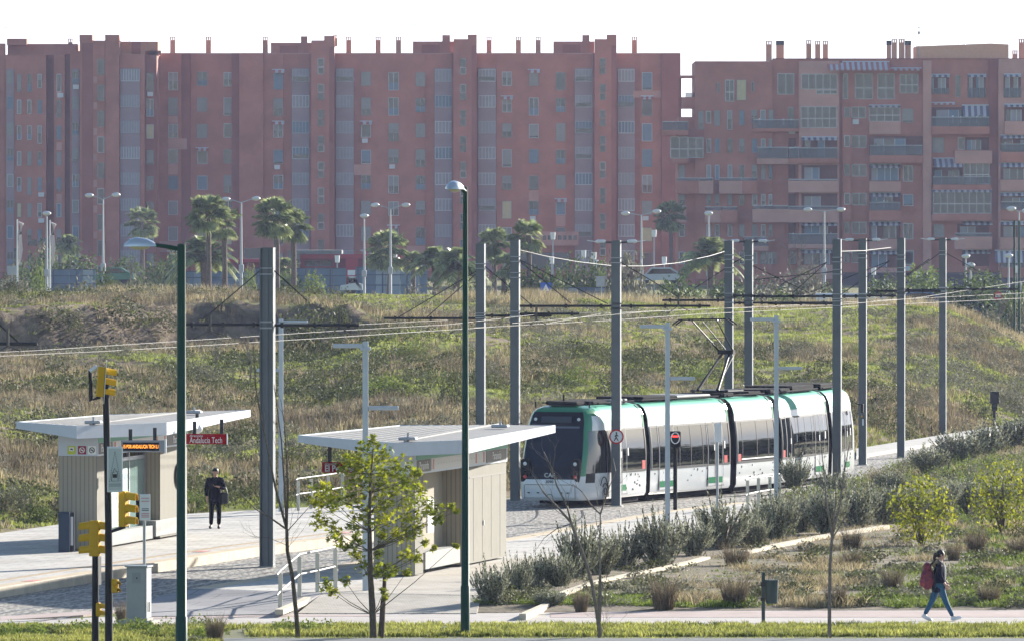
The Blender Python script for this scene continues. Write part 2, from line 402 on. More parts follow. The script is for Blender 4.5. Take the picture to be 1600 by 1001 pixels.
# right platform + plaza
sheet('platform_right', [(300, 918, PZ), (434, 896, PZ), (795, 839.5, PZ), (1035, 797, PZ), (1150, 784, PZ), (1240, 786, PZ), (1180, 806, PZ), (1110, 822, PZ), (1045, 850, PZ), (900, 880, PZ), (800, 915, PZ), (752, 930, PZ), (505, 925, PZ)], M_plat)
sheet('plaza', [(505, 925, PZ - .002), (752, 930, PZ - .002), (745, 957, .03), (465, 957, .03)], M_brick)
sheet('plaza_upper', [(640, 902, PZ + .005), (800, 872, PZ + .005), (900, 868, PZ + .005), (900, 879, PZ + .005), (800, 913, PZ + .005), (752, 929, PZ + .005), (505, 924, PZ + .005), (575, 908, PZ + .005)], M_brick)
sheet('ramp', [(225, 936, .05), (300, 919, PZ - .005), (524, 914, PZ - .005), (504, 926, PZ - .005), (436, 958, .03), (232, 962, .03)], M_ramp)
rp_edge = [(300, 918), (434, 896), (795, 839.5), (1035, 797), (1150, 784)]
strip_on('platform_edge_tiles', rp_edge, -0.5, -0.02, PZ, 0.006, M_beige)
strip_on('ramp_kerb', [(436, 958), (470, 944), (505, 925)], -0.1, 0.1, .1, 0.1, M_kerb)
# path with cycle lane
sheet('path', [(-120, 976, .012), (0, 968, .012), (235, 961, .012), (465, 957, .012), (745, 957, .012), (1100, 953, .012), (1800, 952, .012), (1800, 979, .012), (240, 975, .012), (0, 986, .012), (-120, 996, .012)], M_path)
sheet('cycle_lane', [(860, 956, .018), (1100, 954, .018), (1800, 953, .018), (1800, 963, .018), (860, 963.5, .018)], M_pink)
sheet('cycle_lane', [(232, 963, .018), (440, 959.5, .018), (600, 959, .018), (600, 962, .018), (440, 962.5, .018), (232, 966, .018)], M_pink)
sheet('cycle_lane', [(0, 962, .018), (120, 955, .018), (190, 953, .018), (130, 960, .018), (0, 968, .018)], M_pink)
# planting bed
sheet('planting_bed', [(742, 956, .02), (752, 931, PZ - .02), (800, 916, PZ - .02), (900, 882, PZ - .02), (1045, 852, PZ - .02), (1110, 824, PZ - .02), (1180, 808, PZ - .02), (1242, 788, PZ - .02), (1240, 772, .05), (1362, 743, .02), (1472, 704, .02), (1620, 681, .02), (1800, 656, .02), (1800, 951.5, .02), (1100, 952.5, .02), (760, 956, .02)], M_bed)
strip_on('bed_edging', [(822, 964), (858, 948), (884, 930)], 0, 0.16, .07, 0.09, M_kerb, .1)
strip_on('bed_edging', [(884, 931), (935, 913), (985, 902), (1040, 891), (1085, 881), (1110, 874)], 0, 0.22, .17, 0.09, M_kerb, .2)
strip_on('bed_edging', [(1170, 866), (1230, 853), (1290, 841), (1390, 825)], 0, 0.26, .17, 0.1, M_kerb, .2)
# verge and kerb at the very front
sheet('verge', [(-120, 988, .01), (0, 984, .01), (240, 974, .01), (1800, 979.3, .01), (1800, 1300, .01), (-400, 1300, .01)], M_verge)
sheet('front_kerb', [(350, 996, .14), (1900, 996, .14), (1900, 1001.5, .14), (350, 1001.5, .14)], mat('kerb_grey', (0.12, 0.13, 0.14), 0.85, noise=0.2, nscale=3))
# tram rails, flush in the setts
def rail_line(off):
    pts = []
    for D in np.arange(165, 330, 3.0):
        k = -12.65 + 0.2385 * (D - 189.7)
        base = k + off + (0.65 if off < 2 else 0)
        tr = lerp_tab([(246, 1.5), (252, 3.3), (259, 6.1), (263, 7.8), (270, 9.7), (277, 10.9), (300, 16.5), (330, 25)], D) + (off - 1.3)
        w = float(smooth((D - 214) / 34)); pts.append(Vector((base * (1 - w) + tr * w, D, 0.02)))
    return pts
mb = MB()
for off in (1.3, 4.0):
    c = rail_line(off)
    for g in (-0.72, 0.72):
        for i in range(len(c) - 1):
            a, b = c[i], c[i + 1]
            mb.add([(a.x + g - .035, a.y, .012), (a.x + g + .035, a.y, .012), (b.x + g + .035, b.y, .012), (b.x + g - .035, b.y, .012)], [(0, 1, 2, 3)])
tag(mb.build('tram_rails', mat('rail_steel', (0.2, 0.17, 0.14), 0.35, 0.8)), kind='structure')
# ================================================================== vegetation
def leafmat(name, c, c2, tr=0.35, isl=0.35, ns=0.5, rough=0.6):
    return mat(name, c, rough, spec=0.06, col2=c2, nscale=ns, island=isl, translu=tr)
M_dry = leafmat('dry_grass', (0.43, 0.36, 0.21), (0.19, 0.155, 0.09), 0.35, 0.5, 0.25)
M_brush = leafmat('brown_brush', (0.27, 0.215, 0.145), (0.12, 0.097, 0.065), 0.25, 0.5, 0.3)
M_grass = leafmat('green_grass', (0.33, 0.36, 0.09), (0.15, 0.18, 0.045), 0.42, 0.4, 0.4)
M_lawn = leafmat('lawn_grass', (0.40, 0.40, 0.10), (0.15, 0.17, 0.04), 0.4, 0.5, 0.9)
M_weed = leafmat('weed_leaf', (0.24, 0.30, 0.06), (0.10, 0.14, 0.03), 0.3, 0.35, 0.8)
M_rosem = leafmat('rosemary_leaf', (0.42, 0.42, 0.31), (0.17, 0.18, 0.12), 0.15, 0.85, 1.2)
M_yel = leafmat('yellow_green_leaf', (0.40, 0.39, 0.03), (0.13, 0.16, 0.018), 0.4, 0.55, 1.5)
M_maple = leafmat('maple_leaf', (0.38, 0.38, 0.025), (0.12, 0.17, 0.012), 0.42, 0.5, 1.2)
M_scrub = leafmat('scrub_leaf', (0.16, 0.17, 0.07), (0.06, 0.07, 0.03), 0.2, 0.4, 0.8)
M_palm = leafmat('palm_leaf', (0.42, 0.46, 0.22), (0.16, 0.21, 0.08), 0.35, 0.45, 0.4, 0.4)
M_hedge = leafmat('hedge_leaf', (0.14, 0.19, 0.05), (0.06, 0.09, 0.03), 0.25, 0.45, 0.5)
M_oliv = leafmat('grey_brush_leaf', (0.26, 0.25, 0.17), (0.12, 0.12, 0.08), 0.2, 0.45, 0.5)

def npmesh(name, V, T, m):
    V = np.asarray(V, np.float32); T = np.asarray(T, np.int32)
    me = bpy.data.meshes.new(name); me.vertices.add(len(V)); me.vertices.foreach_set('co', V.ravel())
    k = T.shape[1]
    me.loops.add(T.size); me.loops.foreach_set('vertex_index', T.ravel())
    me.polygons.add(len(T)); me.polygons.foreach_set('loop_start', np.arange(0, T.size, k, dtype=np.int32))
    try: me.polygons.foreach_set('loop_total', np.full(len(T), k, np.int32))
    except Exception: pass
    me.materials.append(m); me.update(calc_edges=True); me.validate(); return me

def blades(n, rad, h, w, lean, hv=0.5):
    """n bent grass blades, 3 triangles each"""
    a = RNG.uniform(0, 6.283, n); r = rad * np.sqrt(RNG.uniform(0, 1, n))
    bx, by = r * np.cos(a), r * np.sin(a)
    hh = h * RNG.uniform(1 - hv, 1.0, n); az = a + RNG.normal(0, 0.8, n); le = lean * RNG.uniform(0.2, 1, n) * hh
    dx, dy = np.cos(az) * le, np.sin(az) * le
    t = RNG.uniform(0, 6.283, n); wx, wy = np.cos(t) * w / 2, np.sin(t) * w / 2
    z = np.zeros(n)
    V = np.stack([np.stack([bx - wx, by - wy, z - .03], 1), np.stack([bx + wx, by + wy, z - .03], 1),
                  np.stack([bx + dx * .4 - wx * .8, by + dy * .4 - wy * .8, hh * .6], 1), np.stack([bx + dx * .4 + wx * .8, by + dy * .4 + wy * .8, hh * .6], 1),
                  np.stack([bx + dx, by + dy, hh], 1)], 1).reshape(-1, 3)
    o = (np.arange(n) * 5)[:, None]
    T = np.concatenate([o + np.array([[0, 1, 3]]), o + np.array([[0, 3, 2]]), o + np.array([[2, 3, 4]])])
    return V, T
def leaves(P, size, jit=0.3, flat=0.0):
    """a diamond leaf (2 tris) at each point"""
    n = len(P); s = size * RNG.uniform(1 - jit, 1 + jit, n)[:, None]
    d = RNG.normal(0, 1, (n, 3)); d[:, 2] *= (1 - flat); d /= np.linalg.norm(d, axis=1)[:, None]
    e = RNG.normal(0, 1, (n, 3)); e -= (e * d).sum(1)[:, None] * d; e /= np.linalg.norm(e, axis=1)[:, None]
    V = np.stack([P - d * s * .5, P + e * s * .27, P + d * s * .5, P - e * s * .27], 1).reshape(-1, 3)
    o = (np.arange(n) * 4)[:, None]
    return V, np.concatenate([o + np.array([[0, 1, 2]]), o + np.array([[0, 2, 3]])])
def cat_(L_):
    V = []; T = []; o = 0
    for v, t in L_: V.append(v); T.append(t + o); o += len(v)
    return np.concatenate(V), np.concatenate(T)
def scatter(P, templ, s0, s1, sz=None):
    """copy the templates to points P (n,3) with random turn and scale"""
    out = []; k = RNG.integers(0, len(templ), len(P)); o = 0
    for i in range(len(templ)):
        Q = P[k == i]; n = len(Q)
        if n == 0: continue
        V, T = templ[i]; a = RNG.uniform(0, 6.283, n); s = RNG.uniform(s0, s1, n)
        if sz is not None: s = s * sz[k == i]
        c, sn = np.cos(a) * s, np.sin(a) * s
        X = V[None, :, 0] * c[:, None] - V[None, :, 1] * sn[:, None] + Q[:, 0:1]
        Y = V[None, :, 0] * sn[:, None] + V[None, :, 1] * c[:, None] + Q[:, 1:2]
        Z = V[None, :, 2] * s[:, None] + Q[:, 2:3]
        VV = np.stack([X, Y, Z], -1).reshape(-1, 3)
        TT = (T[None] + (np.arange(n) * len(V))[:, None, None]).reshape(-1, 3)
        out.append((VV, TT))
    return cat_(out)
def stuff(name, V, T, m, label, cat):
    o = bpy.data.objects.new(name, npmesh(name, V, T, m)); C.objects.link(o); return tag(o, label, cat, kind='stuff')

# ---- hillside: dry grass, brown brush, short green grass
def hill_pts(n, px0=-60, px1=1680, t0=0.0, t1=1.05, pw=1.0):
    px = RNG.uniform(px0, px1, n); df = F * H / (lerp_tab(FOOT, px) - YH); dc = lerp_tab(DCR, px)
    t = t0 + (t1 - t0) * RNG.uniform(0, 1, n) ** pw
    y = df + t * (dc - df) + 0.7; x = (px - 800) / F * y
    return x, y, height(x, y), px, t
def zone(x, y, px, t):
    """>0 dry, <0 green: broad patches; the right slope and the crest are greener"""
    v = 0.9 * wob(x, y, 0.13, 0, 8) + 0.6 * wob(x, y, 0.4, 12, 8) - 0.02
    v = v - 0.9 * smooth((t - 0.86) / 0.1) * (px > 560) - 1.3 * smooth((t - 0.93) / 0.04) - 0.55 * smooth((px - 800) / 200) * (t > 0.25)
    v = v + 0.7 * smooth((px - 1350) / 150) * (t > 0.6) + 0.5 * (t < 0.35)
    return v
def bankz(x, y, px, t):
    u = np.clip(t, 0, 1) + 0.025 * wob(x, y, 0.12, 5, 6); return (px < 590) & (u > .775) & (u < .825) & (RNG.uniform(0, 1, len(x)) > .45)
tg = [blades(12, .16, .34, .028, .6) for _ in range(4)]
tb_ = [blades(16, .30, .62, .02, .5) for _ in range(4)]
ts = [blades(12, .15, .10, .03, .9) for _ in range(4)]
x, y, z, px, t = hill_pts(34000); v = zone(x, y, px, t) + RNG.normal(0, .3, len(x))
k = v > 0.25
k = k & ~bankz(x, y, px, t); V, T = scatter(np.stack([x, y, z], 1)[k], tg, .6, 1.2); stuff('dry_grass', V, T, M_dry, 'dry straw-coloured grass growing all over the embankment slope', 'dry grass')
k = (v < 0.5)
k = k & ~bankz(x, y, px, t); V, T = scatter(np.stack([x, y, z], 1)[k], ts, .7, 1.5); stuff('green_grass', V, T, M_grass, 'short green grass in patches on the embankment and along its crest', 'grass')
x, y, z, px, t = hill_pts(9000, t1=0.92); v = zone(x, y, px, t) + RNG.normal(0, .25, len(x)); k = v > 0.42
k = k & ~bankz(x, y, px, t); V, T = scatter(np.stack([x, y, z], 1)[k], tb_, .6, 1.3); stuff('brown_brush', V, T, M_brush, 'tall brown brush and dead stalks covering the foot and middle of the embankment', 'brush')
# scrub mass: small dark clumps
def clump(n, r, h, ls):
    P = RNG.normal(0, 1, (n, 3)); P /= np.linalg.norm(P, axis=1)[:, None]; P *= (RNG.uniform(.35, 1, n) ** .6)[:, None]
    P[:, 2] = np.abs(P[:, 2]) * h; P[:, :2] *= r; P *= (1 + .25 * np.sin(P[:, 0:1] * 9) * np.cos(P[:, 1:2] * 7))
    return leaves(P, ls)
tc_ = [clump(90, .5, .5, .11) for _ in range(4)]
x, y, z, px, t = hill_pts(5200, t1=0.96); v = zone(x, y, px, t) + RNG.normal(0, .4, len(x)); w = wob(x, y, .22, 20, 10)
k = (w > 0.15 + .5 * (px > 1000)) & (v < 1.3)
V, T = scatter(np.stack([x, y, z], 1)[k], tc_, .5, 1.3); stuff('low_scrub', V, T, M_scrub, 'low dark green scrub spreading in clumps over the embankment slope', 'scrub')
k = (w < -0.2)
V, T = scatter(np.stack([x, y, z], 1)[k], tc_, .4, 1.1); stuff('grey_scrub', V, T, M_oliv, 'pale grey-brown scrub spreading in tufts over the embankment slope', 'scrub')

# ---- boulevard edge behind the crest: dry tall grass
n = 5000; px = RNG.uniform(-40, 1640, n); D = np.where(px < 900, RNG.uniform(402, 440, n), RNG.uniform(425, 470, n)); x = (px - 800) / F * D; z = height(x, D)
k = ((wob(x, D, .15, 3, 8) > .1) | (px > 800)) & ~((px > 395) & (px < 690))
V, T = scatter(np.stack([x, D, z], 1)[k], tb_, .5, 1.3); stuff('crest_brush', V, T, M_dry, 'tall dry stalks standing along the top of the embankment', 'dry grass')

# ---- front verge lawn
tl = [blades(14, .13, .13, .022, .8) for _ in range(5)]
n = 11000; py = 977 + 30 * RNG.uniform(0, 1, n) ** .8; D = F * H / (py - YH); px = RNG.uniform(-20, 1620, n); x = (px - 800) / F * D
k = (px > 390) | ((wob(x, D, .9, 0, 10) > 0.0) & (py > 980 - (px < 200) * 2 + 0))
kk = k & ~((px > 345) & (py > 994.6) & (py < 1003))
V, T = scatter(np.stack([x, D, np.full(n, .012)], 1)[kk], tl, .6, 1.35); stuff('verge_grass', V, T, M_lawn, 'bright green grass on the verge along the front of the scene', 'grass')
# taller weeds standing in the verge on the left
n = 420; px = RNG.uniform(-20, 560, n); py = RNG.uniform(980, 1000, n); D = F * H / (py - YH); x = (px - 800) / F * D
k = wob(x, D, 1.4, 8, 8) > .3
V, T = scatter(np.stack([x, D, np.full(n, .012)], 1)[k], [clump(60, .2, .3, .07) for _ in range(3)], .5, 1.2); stuff('verge_weeds', V, T, M_weed, 'leafy weeds standing in the verge grass at bottom left', 'weeds')
# ---- weeds on the planting bed
def bed_pts(n, lo=0):
    px = RNG.uniform(750, 1640, n)
    top = lerp_tab([(740, 950), (1045, 862), (1180, 800), (1242, 775), (1362, 745), (1472, 706), (1620, 683), (1700, 670)], px)
    py = top + (951 - top) * RNG.uniform(0, 1, n) ** .8; D = F * H / (py - YH); x = (px - 800) / F * D
    return x, D, px, py
x, D, px, py = bed_pts(21000); w = wob(x, D, .8, 0, 10) + .5 * wob(x, D, 3, 20, 10)
k = (w > .1) | (py < 800) & (w > -.4)
V, T = scatter(np.stack([x, D, np.full(len(x), .02)], 1)[k], tl + [clump(40, .14, .12, .05)], .6, 1.9); stuff('bed_grass', V, T, M_weed, 'patchy green weeds on the bare soil of the planting bed', 'weeds')
k = (w < -.5) | (py < 810) & (w < .2)
V, T = scatter(np.stack([x, D, np.full(len(x), .02)], 1)[k], [blades(14, .2, .26, .018, .9) for _ in range(4)], .5, 1.6 ); stuff('bed_dry_grass', V, T, M_dry, 'dry brown grass on the planting bed soil', 'dry grass')
x, D, px, py = bed_pts(420)
for nm, m_, sel, lb in (('bed_clumps', M_scrub, slice(0, 230), 'low dark green clumps dotted over the planting bed'), ('bed_brown_clumps', M_oliv, slice(230, 420), 'low grey-brown clumps dotted over the planting bed')):
    V, T = scatter(np.stack([x, D, np.full(len(x), .02)], 1)[sel], [clump(260, .34, .26, .06) for _ in range(4)], .5, 1.6); stuff(nm, V, T, m_, lb, 'weeds')
n = 700; px = RNG.uniform(1180, 1640, n); top = lerp_tab([(1180, 800), (1242, 778), (1362, 748), (1472, 708), (1620, 684)], px); py = top + RNG.uniform(0, 1, n) * (lerp_tab([(1180, 850), (1640, 805)], px) - top); D = F * H / (py - YH); x = (px - 800) / F * D
for nm, m_, sel, lb in (('back_scrub', M_oliv, slice(0, 330), 'soft grey-green scrub between the rosemary bushes and the track at right'), ('back_weeds', M_weed, slice(330, 700), 'green weeds between the rosemary bushes and the track at right')):
    V, T = scatter(np.stack([x, D, np.full(n, .02)], 1)[sel], [clump(200, .4, .42, .06), clump(160, .3, .55, .06)], .5, 1.3); stuff(nm, V, T, m_, lb, 'scrub')
# stones on the bed
mb = MB()
for _ in range(260):
    x, D, px, py = bed_pts(1); r = random.uniform(.015, .05); mb.ell((x[0], D[0], .02 + r * .3), r * 1.4, r, r * .7, 6, 4)
tag(mb.build('gravel', mat('pebble', (0.4, 0.36, 0.3), 0.9, island=.4)), 'scattered pale stones on the bare soil of the planting bed', 'stones', kind='stuff')

# ---- individual plants
def place(mesh, name, label, cat, p, s, sz=None, group=None, stem=None):
    """stem: mesh of the woody stems as a child"""
    o = bpy.data.objects.new(name, mesh); C.objects.link(o); o.location = p
    o.rotation_euler = (0, 0, random.uniform(0, 6.28)); o.scale = (s, s, sz or s)
    tag(o, label, cat, group)
    if stem:
        c = bpy.data.objects.new('stem', stem); C.objects.link(c); c.parent = o
    return o
def spike(base, d, L_, n, w):
    """one rosemary stem clothed in needles"""
    t = np.linspace(.12, 1, n); P = base + d * (t * L_)[:, None] + np.array([0, 0, 1]) * (0.12 * L_ * t ** 2)[:, None]
    a = RNG.uniform(0, 6.28, n); e1 = np.cross(d, [0.3, .2, 1.0]); e1 /= np.linalg.norm(e1); e2 = np.cross(d, e1)
    o = np.cos(a)[:, None] * e1 + np.sin(a)[:, None] * e2
    tip = P + o * w + d * w * 1.5; side = np.cross(o, d) * .022
    V = np.stack([P - side, P + side, tip], 1).reshape(-1, 3)
    return V, (np.arange(n) * 3)[:, None] + np.array([[0, 1, 2]])
def rosemary(n=64, spread=0.95):
    L_ = []
    for i in range(n):
        a = RNG.uniform(0, 6.28); le = RNG.uniform(0, spread) ** .8; d = np.array([math.cos(a) * le, math.sin(a) * le, 1.0]); d /= np.linalg.norm(d)
        b = np.array([math.cos(a), math.sin(a), 0]) * RNG.uniform(0, .18)
        L_.append(spike(b, d, RNG.uniform(.5, 1.15) * (1 - .22 * le), 44, .032))
        for j in range(2):
            q = b + d * RNG.uniform(.25, .6); a2 = RNG.uniform(0, 6.28); d2 = d + .5 * np.array([math.cos(a2), math.sin(a2), .2]); d2 /= np.linalg.norm(d2)
            L_.append(spike(q, d2, RNG.uniform(.2, .45), 20, .028))
    return cat_(L_)
def stems_mesh(n=14, h=.8, sp=.6, m=None, r=.012):
    mb = MB()
    for i in range(n):
        a = random.uniform(0, 6.28); l = random.uniform(.1, sp)
        mb.tube([(0, 0, -.02), (math.cos(a) * l * .4, math.sin(a) * l * .4, h * .45), (math.cos(a) * l, math.sin(a) * l, h * random.uniform(.7, 1))], [r, r * .7, r * .3], 4, False)
    o = mb.build('stem', m or M_bark); me = o.data; bpy.data.objects.remove(o); return me
ROSE = [npmesh('rosemary_bush', *rosemary(), M_rosem) for _ in range(4)]; STEM = stems_mesh()
rose = [(768, 949, 72, 80), (808, 932, 56, 70), (836, 922, 60, 66), (872, 927, 70, 80), (906, 908, 90, 104), (940, 903, 66, 80), (976, 890, 75, 74), (1030, 890, 95, 104), (1086, 873, 72, 74), (1130, 862, 100, 95),
        (1178, 858, 60, 62), (856, 950, 62, 34), (1212, 848, 90, 92), (1256, 835, 70, 76), (1292, 838, 90, 92), (1342, 826, 80, 80), (1384, 820, 70, 76), (1428, 816, 66, 72), (1472, 812, 76, 76), (1512, 805, 76, 70),
        (1556, 800, 76, 66), (1240, 766, 58, 58), (1300, 778, 60, 50), (1450, 742, 76, 50), (1500, 724, 84, 58), (1545, 712, 84, 58), (1590, 700, 84, 60), (1395, 775, 60, 50), (1585, 782, 60, 55)]
rose.sort(key=lambda r: r[0])
for i, (px, py, w, h) in enumerate(rose):
    s = F / G(px, py).y; z = .02 if py > 925 else .1
    p = G(px, py, z); hh = h / s
    place(ROSE[i % 4], 'rosemary_bush', 'spiky grey-green rosemary bush, %s counted from the left end of the planting bed' % ORD(i), 'bush', p, w / s / 1.35, hh / 1.15, 'rosemary bushes in the planting bed', STEM)
def airy(n, r, h, ls):
    P = RNG.normal(0, 1, (n, 3)); P /= np.linalg.norm(P, axis=1)[:, None]; P *= (RNG.uniform(.1, 1, n) ** .45)[:, None]
    P = P * np.array([r, r, h * .5]); P[:, 2] += h * .52; w = .5 + .5 * np.sin(P[:, 0] * 13 + 2) * np.sin(P[:, 1] * 11) * np.sin(P[:, 2] * 12 + 1); P = P[w > .33]
    return leaves(P, ls)
AIRY = [npmesh('shrub', *airy(1500, .75, 1.5, .085), M_yel) for _ in range(2)]; STEM2 = stems_mesh(18, 1.2, .6)
for (px, py, w, h, lb) in ((1440, 858, 112, 118, 'loose yellow-green shrub in front of the rosemary row, above the walking woman'), (1566, 838, 112, 118, 'yellow-green leafy shrub at the right edge of the planting bed')):
    s = F / G(px, py).y; place(AIRY[0 if px < 1500 else 1], 'leafy_shrub', lb, 'shrub', G(px, py, .02), w / s / 1.5, h / s / 1.5, None, STEM2)
TW = [npmesh('dry_bush', *blades(420, .28, 1.0, .014, .75, .6), M_brush) for _ in range(3)]
TWL = [npmesh('dry_leaf', *clump(160, .42, .75, .05), leafmat('dry_bush_leaf', (0.25, 0.20, 0.12), (0.13, 0.11, 0.06), .3, .4)) for _ in range(2)]
dry = [(1037, 952, 82, 58, 'round reddish-brown dry bush on bare soil just behind the path, left of the litter bin'), (1148, 948, 80, 58, 'thin brown dry bush on the soil between the round brown bush and the litter bin'),
       (908, 955, 46, 40, 'small dry bush with green base at the left tip of the planting bed kerb'), (336, 1001, 56, 48, 'dry twiggy bush in the verge beside the tall green lamp post at left'),
       (190, 974, 34, 42, 'dry bush between the traffic light pole and the grey cabinet'), (1150, 892, 70, 50, 'brown dry bush behind the edging kerb below the rosemary row'),
       (1330, 865, 60, 46, 'brown dry bush near the thin bare tree, below the rosemary row'), (1395, 925, 62, 46, 'brown dry bush on the soil left of the walking woman'),
       (1305, 948, 64, 42, 'low brown bush beside the path just right of the litter bin'), (1525, 868, 60, 50, 'brown dry bush between the two yellow-green shrubs'),
       (1590, 868, 60, 36, 'low dark bush on the soil at the far right edge'), (1490, 880, 40, 40, 'dry grassy bush just behind the walking woman\'s head'),
       (1545, 945, 70, 40, 'dry leafy bush next to the path right of the walking woman'), (1385, 765, 80, 40, 'brown dry bush behind the rosemary row near the second catenary pole group'),
       (1330, 890, 50, 34, 'low brown bush on the soil right of the thin bare tree')]
for i, (px, py, w, h, lb) in enumerate(dry):
    s = F / G(px, py).y; p = G(px, py, .02)
    o = place(TW[i % 3], 'dry_bush', lb, 'bush', p, w / s / 1.5, h / s / .95)
    c = bpy.data.objects.new('foliage', TWL[i % 2]); C.objects.link(c); c.parent = o
# hillside shrubs one can tell apart
SH = [npmesh('hillside_shrub', *cat_([clump(900, 1.0, 1.15, .10), (lambda a: (a[0] + np.array([.8, .3, 0]), a[1]))(clump(400, .6, .8, .10))]), M_scrub) for _ in range(3)]
SHG = [npmesh('hillside_shrub', *cat_([clump(900, 1.0, 1.1, .09), (lambda a: (a[0] + np.array([-.7, .3, 0]), a[1]))(clump(350, .7, .7, .09))]), m_) for m_ in (M_oliv, M_weed)]
hs = [(485, 555, 130, 85, 0, 'large dark shrub on the embankment right of the front catenary pole'), (530, 515, 50, 45, 0, 'dark bush with bare twigs just below the crest above the second front lamp'),
      (705, 640, 60, 70, 0, 'tall dark shrub on the slope left of the tall green lamp post'), (60, 700, 120, 60, 1, 'broad dark mound of scrub behind the left shelter roof tip'),
      (600, 620, 100, 40, 4, 'pale green shrub on the slope above the right shelter roof'), (300, 600, 90, 50, 3, 'grey-brown shrub on the slope above the left shelter roof'),
      (90, 515, 110, 40, 0, 'dark scrub below the cut bank at far left'), (190, 520, 120, 46, 1, 'dark scrub at the middle of the cut bank foot'), (255, 520, 80, 36, 2, 'dark scrub under the cut bank beside the green lamp post'),
      (850, 560, 80, 46, 3, 'grey shrub on the slope above the tram cab'), (910, 600, 90, 40, 4, 'green shrub on the slope just above the tram roof front'), (1010, 570, 70, 34, 1, 'dark shrub on the slope above the second tram section'),
      (1090, 600, 60, 30, 4, 'small green shrub on the slope left of the pantograph'), (1290, 590, 90, 40, 0, 'dark shrub on the slope above the rear tram section'), (1250, 560, 70, 36, 3, 'grey shrub on the slope above the fourth tram section'),
      (1390, 640, 70, 40, 1, 'dark shrub between the catenary poles right of the tram'), (1440, 640, 60, 44, 3, 'grey-brown shrub between the two rightmost catenary poles'), (1520, 655, 60, 46, 2, 'dark shrub at the foot of the slope left of the signal box'),
      (1580, 640, 60, 40, 3, 'grey-brown shrub at the foot of the slope right of the signal box'), (1345, 560, 70, 30, 4, 'green shrub high on the slope behind the catenary poles'), (25, 800, 80, 60, 3, 'brown-grey bush at the back edge of the left platform near the photo edge'),
      (60, 815, 60, 40, 4, 'bright green weeds bush at the back edge of the left platform'), (300, 795, 60, 36, 4, 'green bush behind the platform just left of the standing man'), (390, 700, 80, 50, 2, 'dark scrub on the slope right of the red destination board'),
      (650, 560, 80, 30, 4, 'green shrub on the open slope between the two middle poles'), (1180, 560, 50, 30, 2, 'dark shrub on the slope just right of the paired poles'), (770, 600, 70, 40, 3, 'grey shrub on the slope between the second and third catenary poles')]
def on_hill(px, py):
    """first terrain point seen along the line through this photo point"""
    D = np.arange(200, 700, .5); x = (px - 800) / F * D; zr = H - (py - YH) * D / F; h = height(x, D)
    k = np.argmax(h >= zr); return Vector((float(x[k]), float(D[k]), float(h[k])))
for i, (px, py, w, h, v, lb) in enumerate(hs):
    p = on_hill(px, py); s = F / p.y
    place((SH + SHG)[v], 'hillside_shrub', lb, 'shrub', (p.x, p.y, p.z - .05), w / s / 2.3, h / s / 1.1)

# ---- bare trees
def bare_tree(name, label, base, H_, px_nodes, D, m, twigs=60, r0=.05, seed=1):
    """px_nodes: list of polylines in photo points at distance D, each with start radius; small twigs are added at random"""
    rnd = random.Random(seed); root = thing(name, label, 'tree', base)
    tr = MB(); br = MB(); tw = MB()
    lines = []
    for i, (pts, r) in enumerate(px_nodes):
        P = [W(a, b, D + rnd.uniform(-.35, .35) * (0 if i == 0 else 1) * (j > 0)) - base for j, (a, b) in enumerate(pts)]
        n = len(P); (tr if i == 0 else br).tube(P, [r * (1 - .75 * j / max(1, n - 1)) if i else r * (1 - .35 * j / max(1, n - 1)) for j in range(n)], 7)
        lines.append((P, r))
    def grow(p, d, L_, r, dep):
        q = p + d * L_ * .5 + Vector((rnd.uniform(-1, 1), rnd.uniform(-1, 1), rnd.uniform(-.3, .8))) * L_ * .1; e = p + d * L_
        tw.tube([p, q, e], [r, r * .8, r * .45], 4, False)
        if dep > 0:
            for _ in range(rnd.choice((1, 2, 2))):
                dd = (d + Vector((rnd.uniform(-1, 1), rnd.uniform(-1, 1), rnd.uniform(-.2, .9))) * .7).normalized(); grow(p.lerp(e, rnd.uniform(.4, 1)), dd, L_ * .6, r * .6, dep - 1)
    for _ in range(twigs):
        P, r = rnd.choice(lines[1:] or lines); k = rnd.randrange(len(P) - 1); p = P[k].lerp(P[k + 1], rnd.random())
        d = ((P[k + 1] - P[k]).normalized() + Vector((rnd.uniform(-1, 1), rnd.uniform(-1, 1), rnd.uniform(0, .8))) * .9).normalized()
        grow(p, d, rnd.uniform(.25, .7) * H_ / 4, max(.004, r * .22), 2)
    tr.build('trunk', m, root, True)
    if br.v: br.build('branch', m, root, True)
    if tw.v: tag(tw.build('twigs', m, root), kind='stuff')
    return root
bare_tree('bare_tree', 'dark leafless sapling in the verge crossing the front catenary pole', G(466, 1003), 5, [
    ([(466, 1003), (463, 960), (457, 900), (449, 860), (448, 826)], .055), ([(448, 826), (430, 760), (416, 690), (400, 610), (396, 540)], .03), ([(448, 826), (445, 770), (440, 690), (428, 600)], .028),
    ([(448, 826), (450, 760), (446, 680), (440, 630)], .026), ([(448, 826), (425, 810), (400, 795), (372, 768)], .024), ([(450, 828), (475, 800), (498, 775)], .012), ([(452, 866), (446, 850), (436, 846)], .012)], 168.8, M_bark, 16, seed=3)
bare_tree('bare_tree', 'pale leafless sapling with a wide fork in front of the tram', G(938, 1003), 5, [
    ([(938, 1003), (937, 985), (932, 950), (926, 915), (915, 875), (892, 815)], .052), ([(892, 815), (870, 790), (850, 770), (835, 745)], .03), ([(892, 815), (886, 790), (870, 758), (862, 730), (850, 705)], .028),
    ([(936, 970), (938, 920), (937, 870), (938, 802)], .045), ([(938, 802), (925, 790), (910, 768), (895, 755)], .022), ([(938, 802), (944, 785), (952, 760), (962, 735), (958, 715)], .022), ([(942, 985), (945, 972), (950, 960)], .015),
    ([(892, 818), (870, 825), (850, 840), (835, 862)], .014)], 168.6, M_barkpale, 30, seed=5)
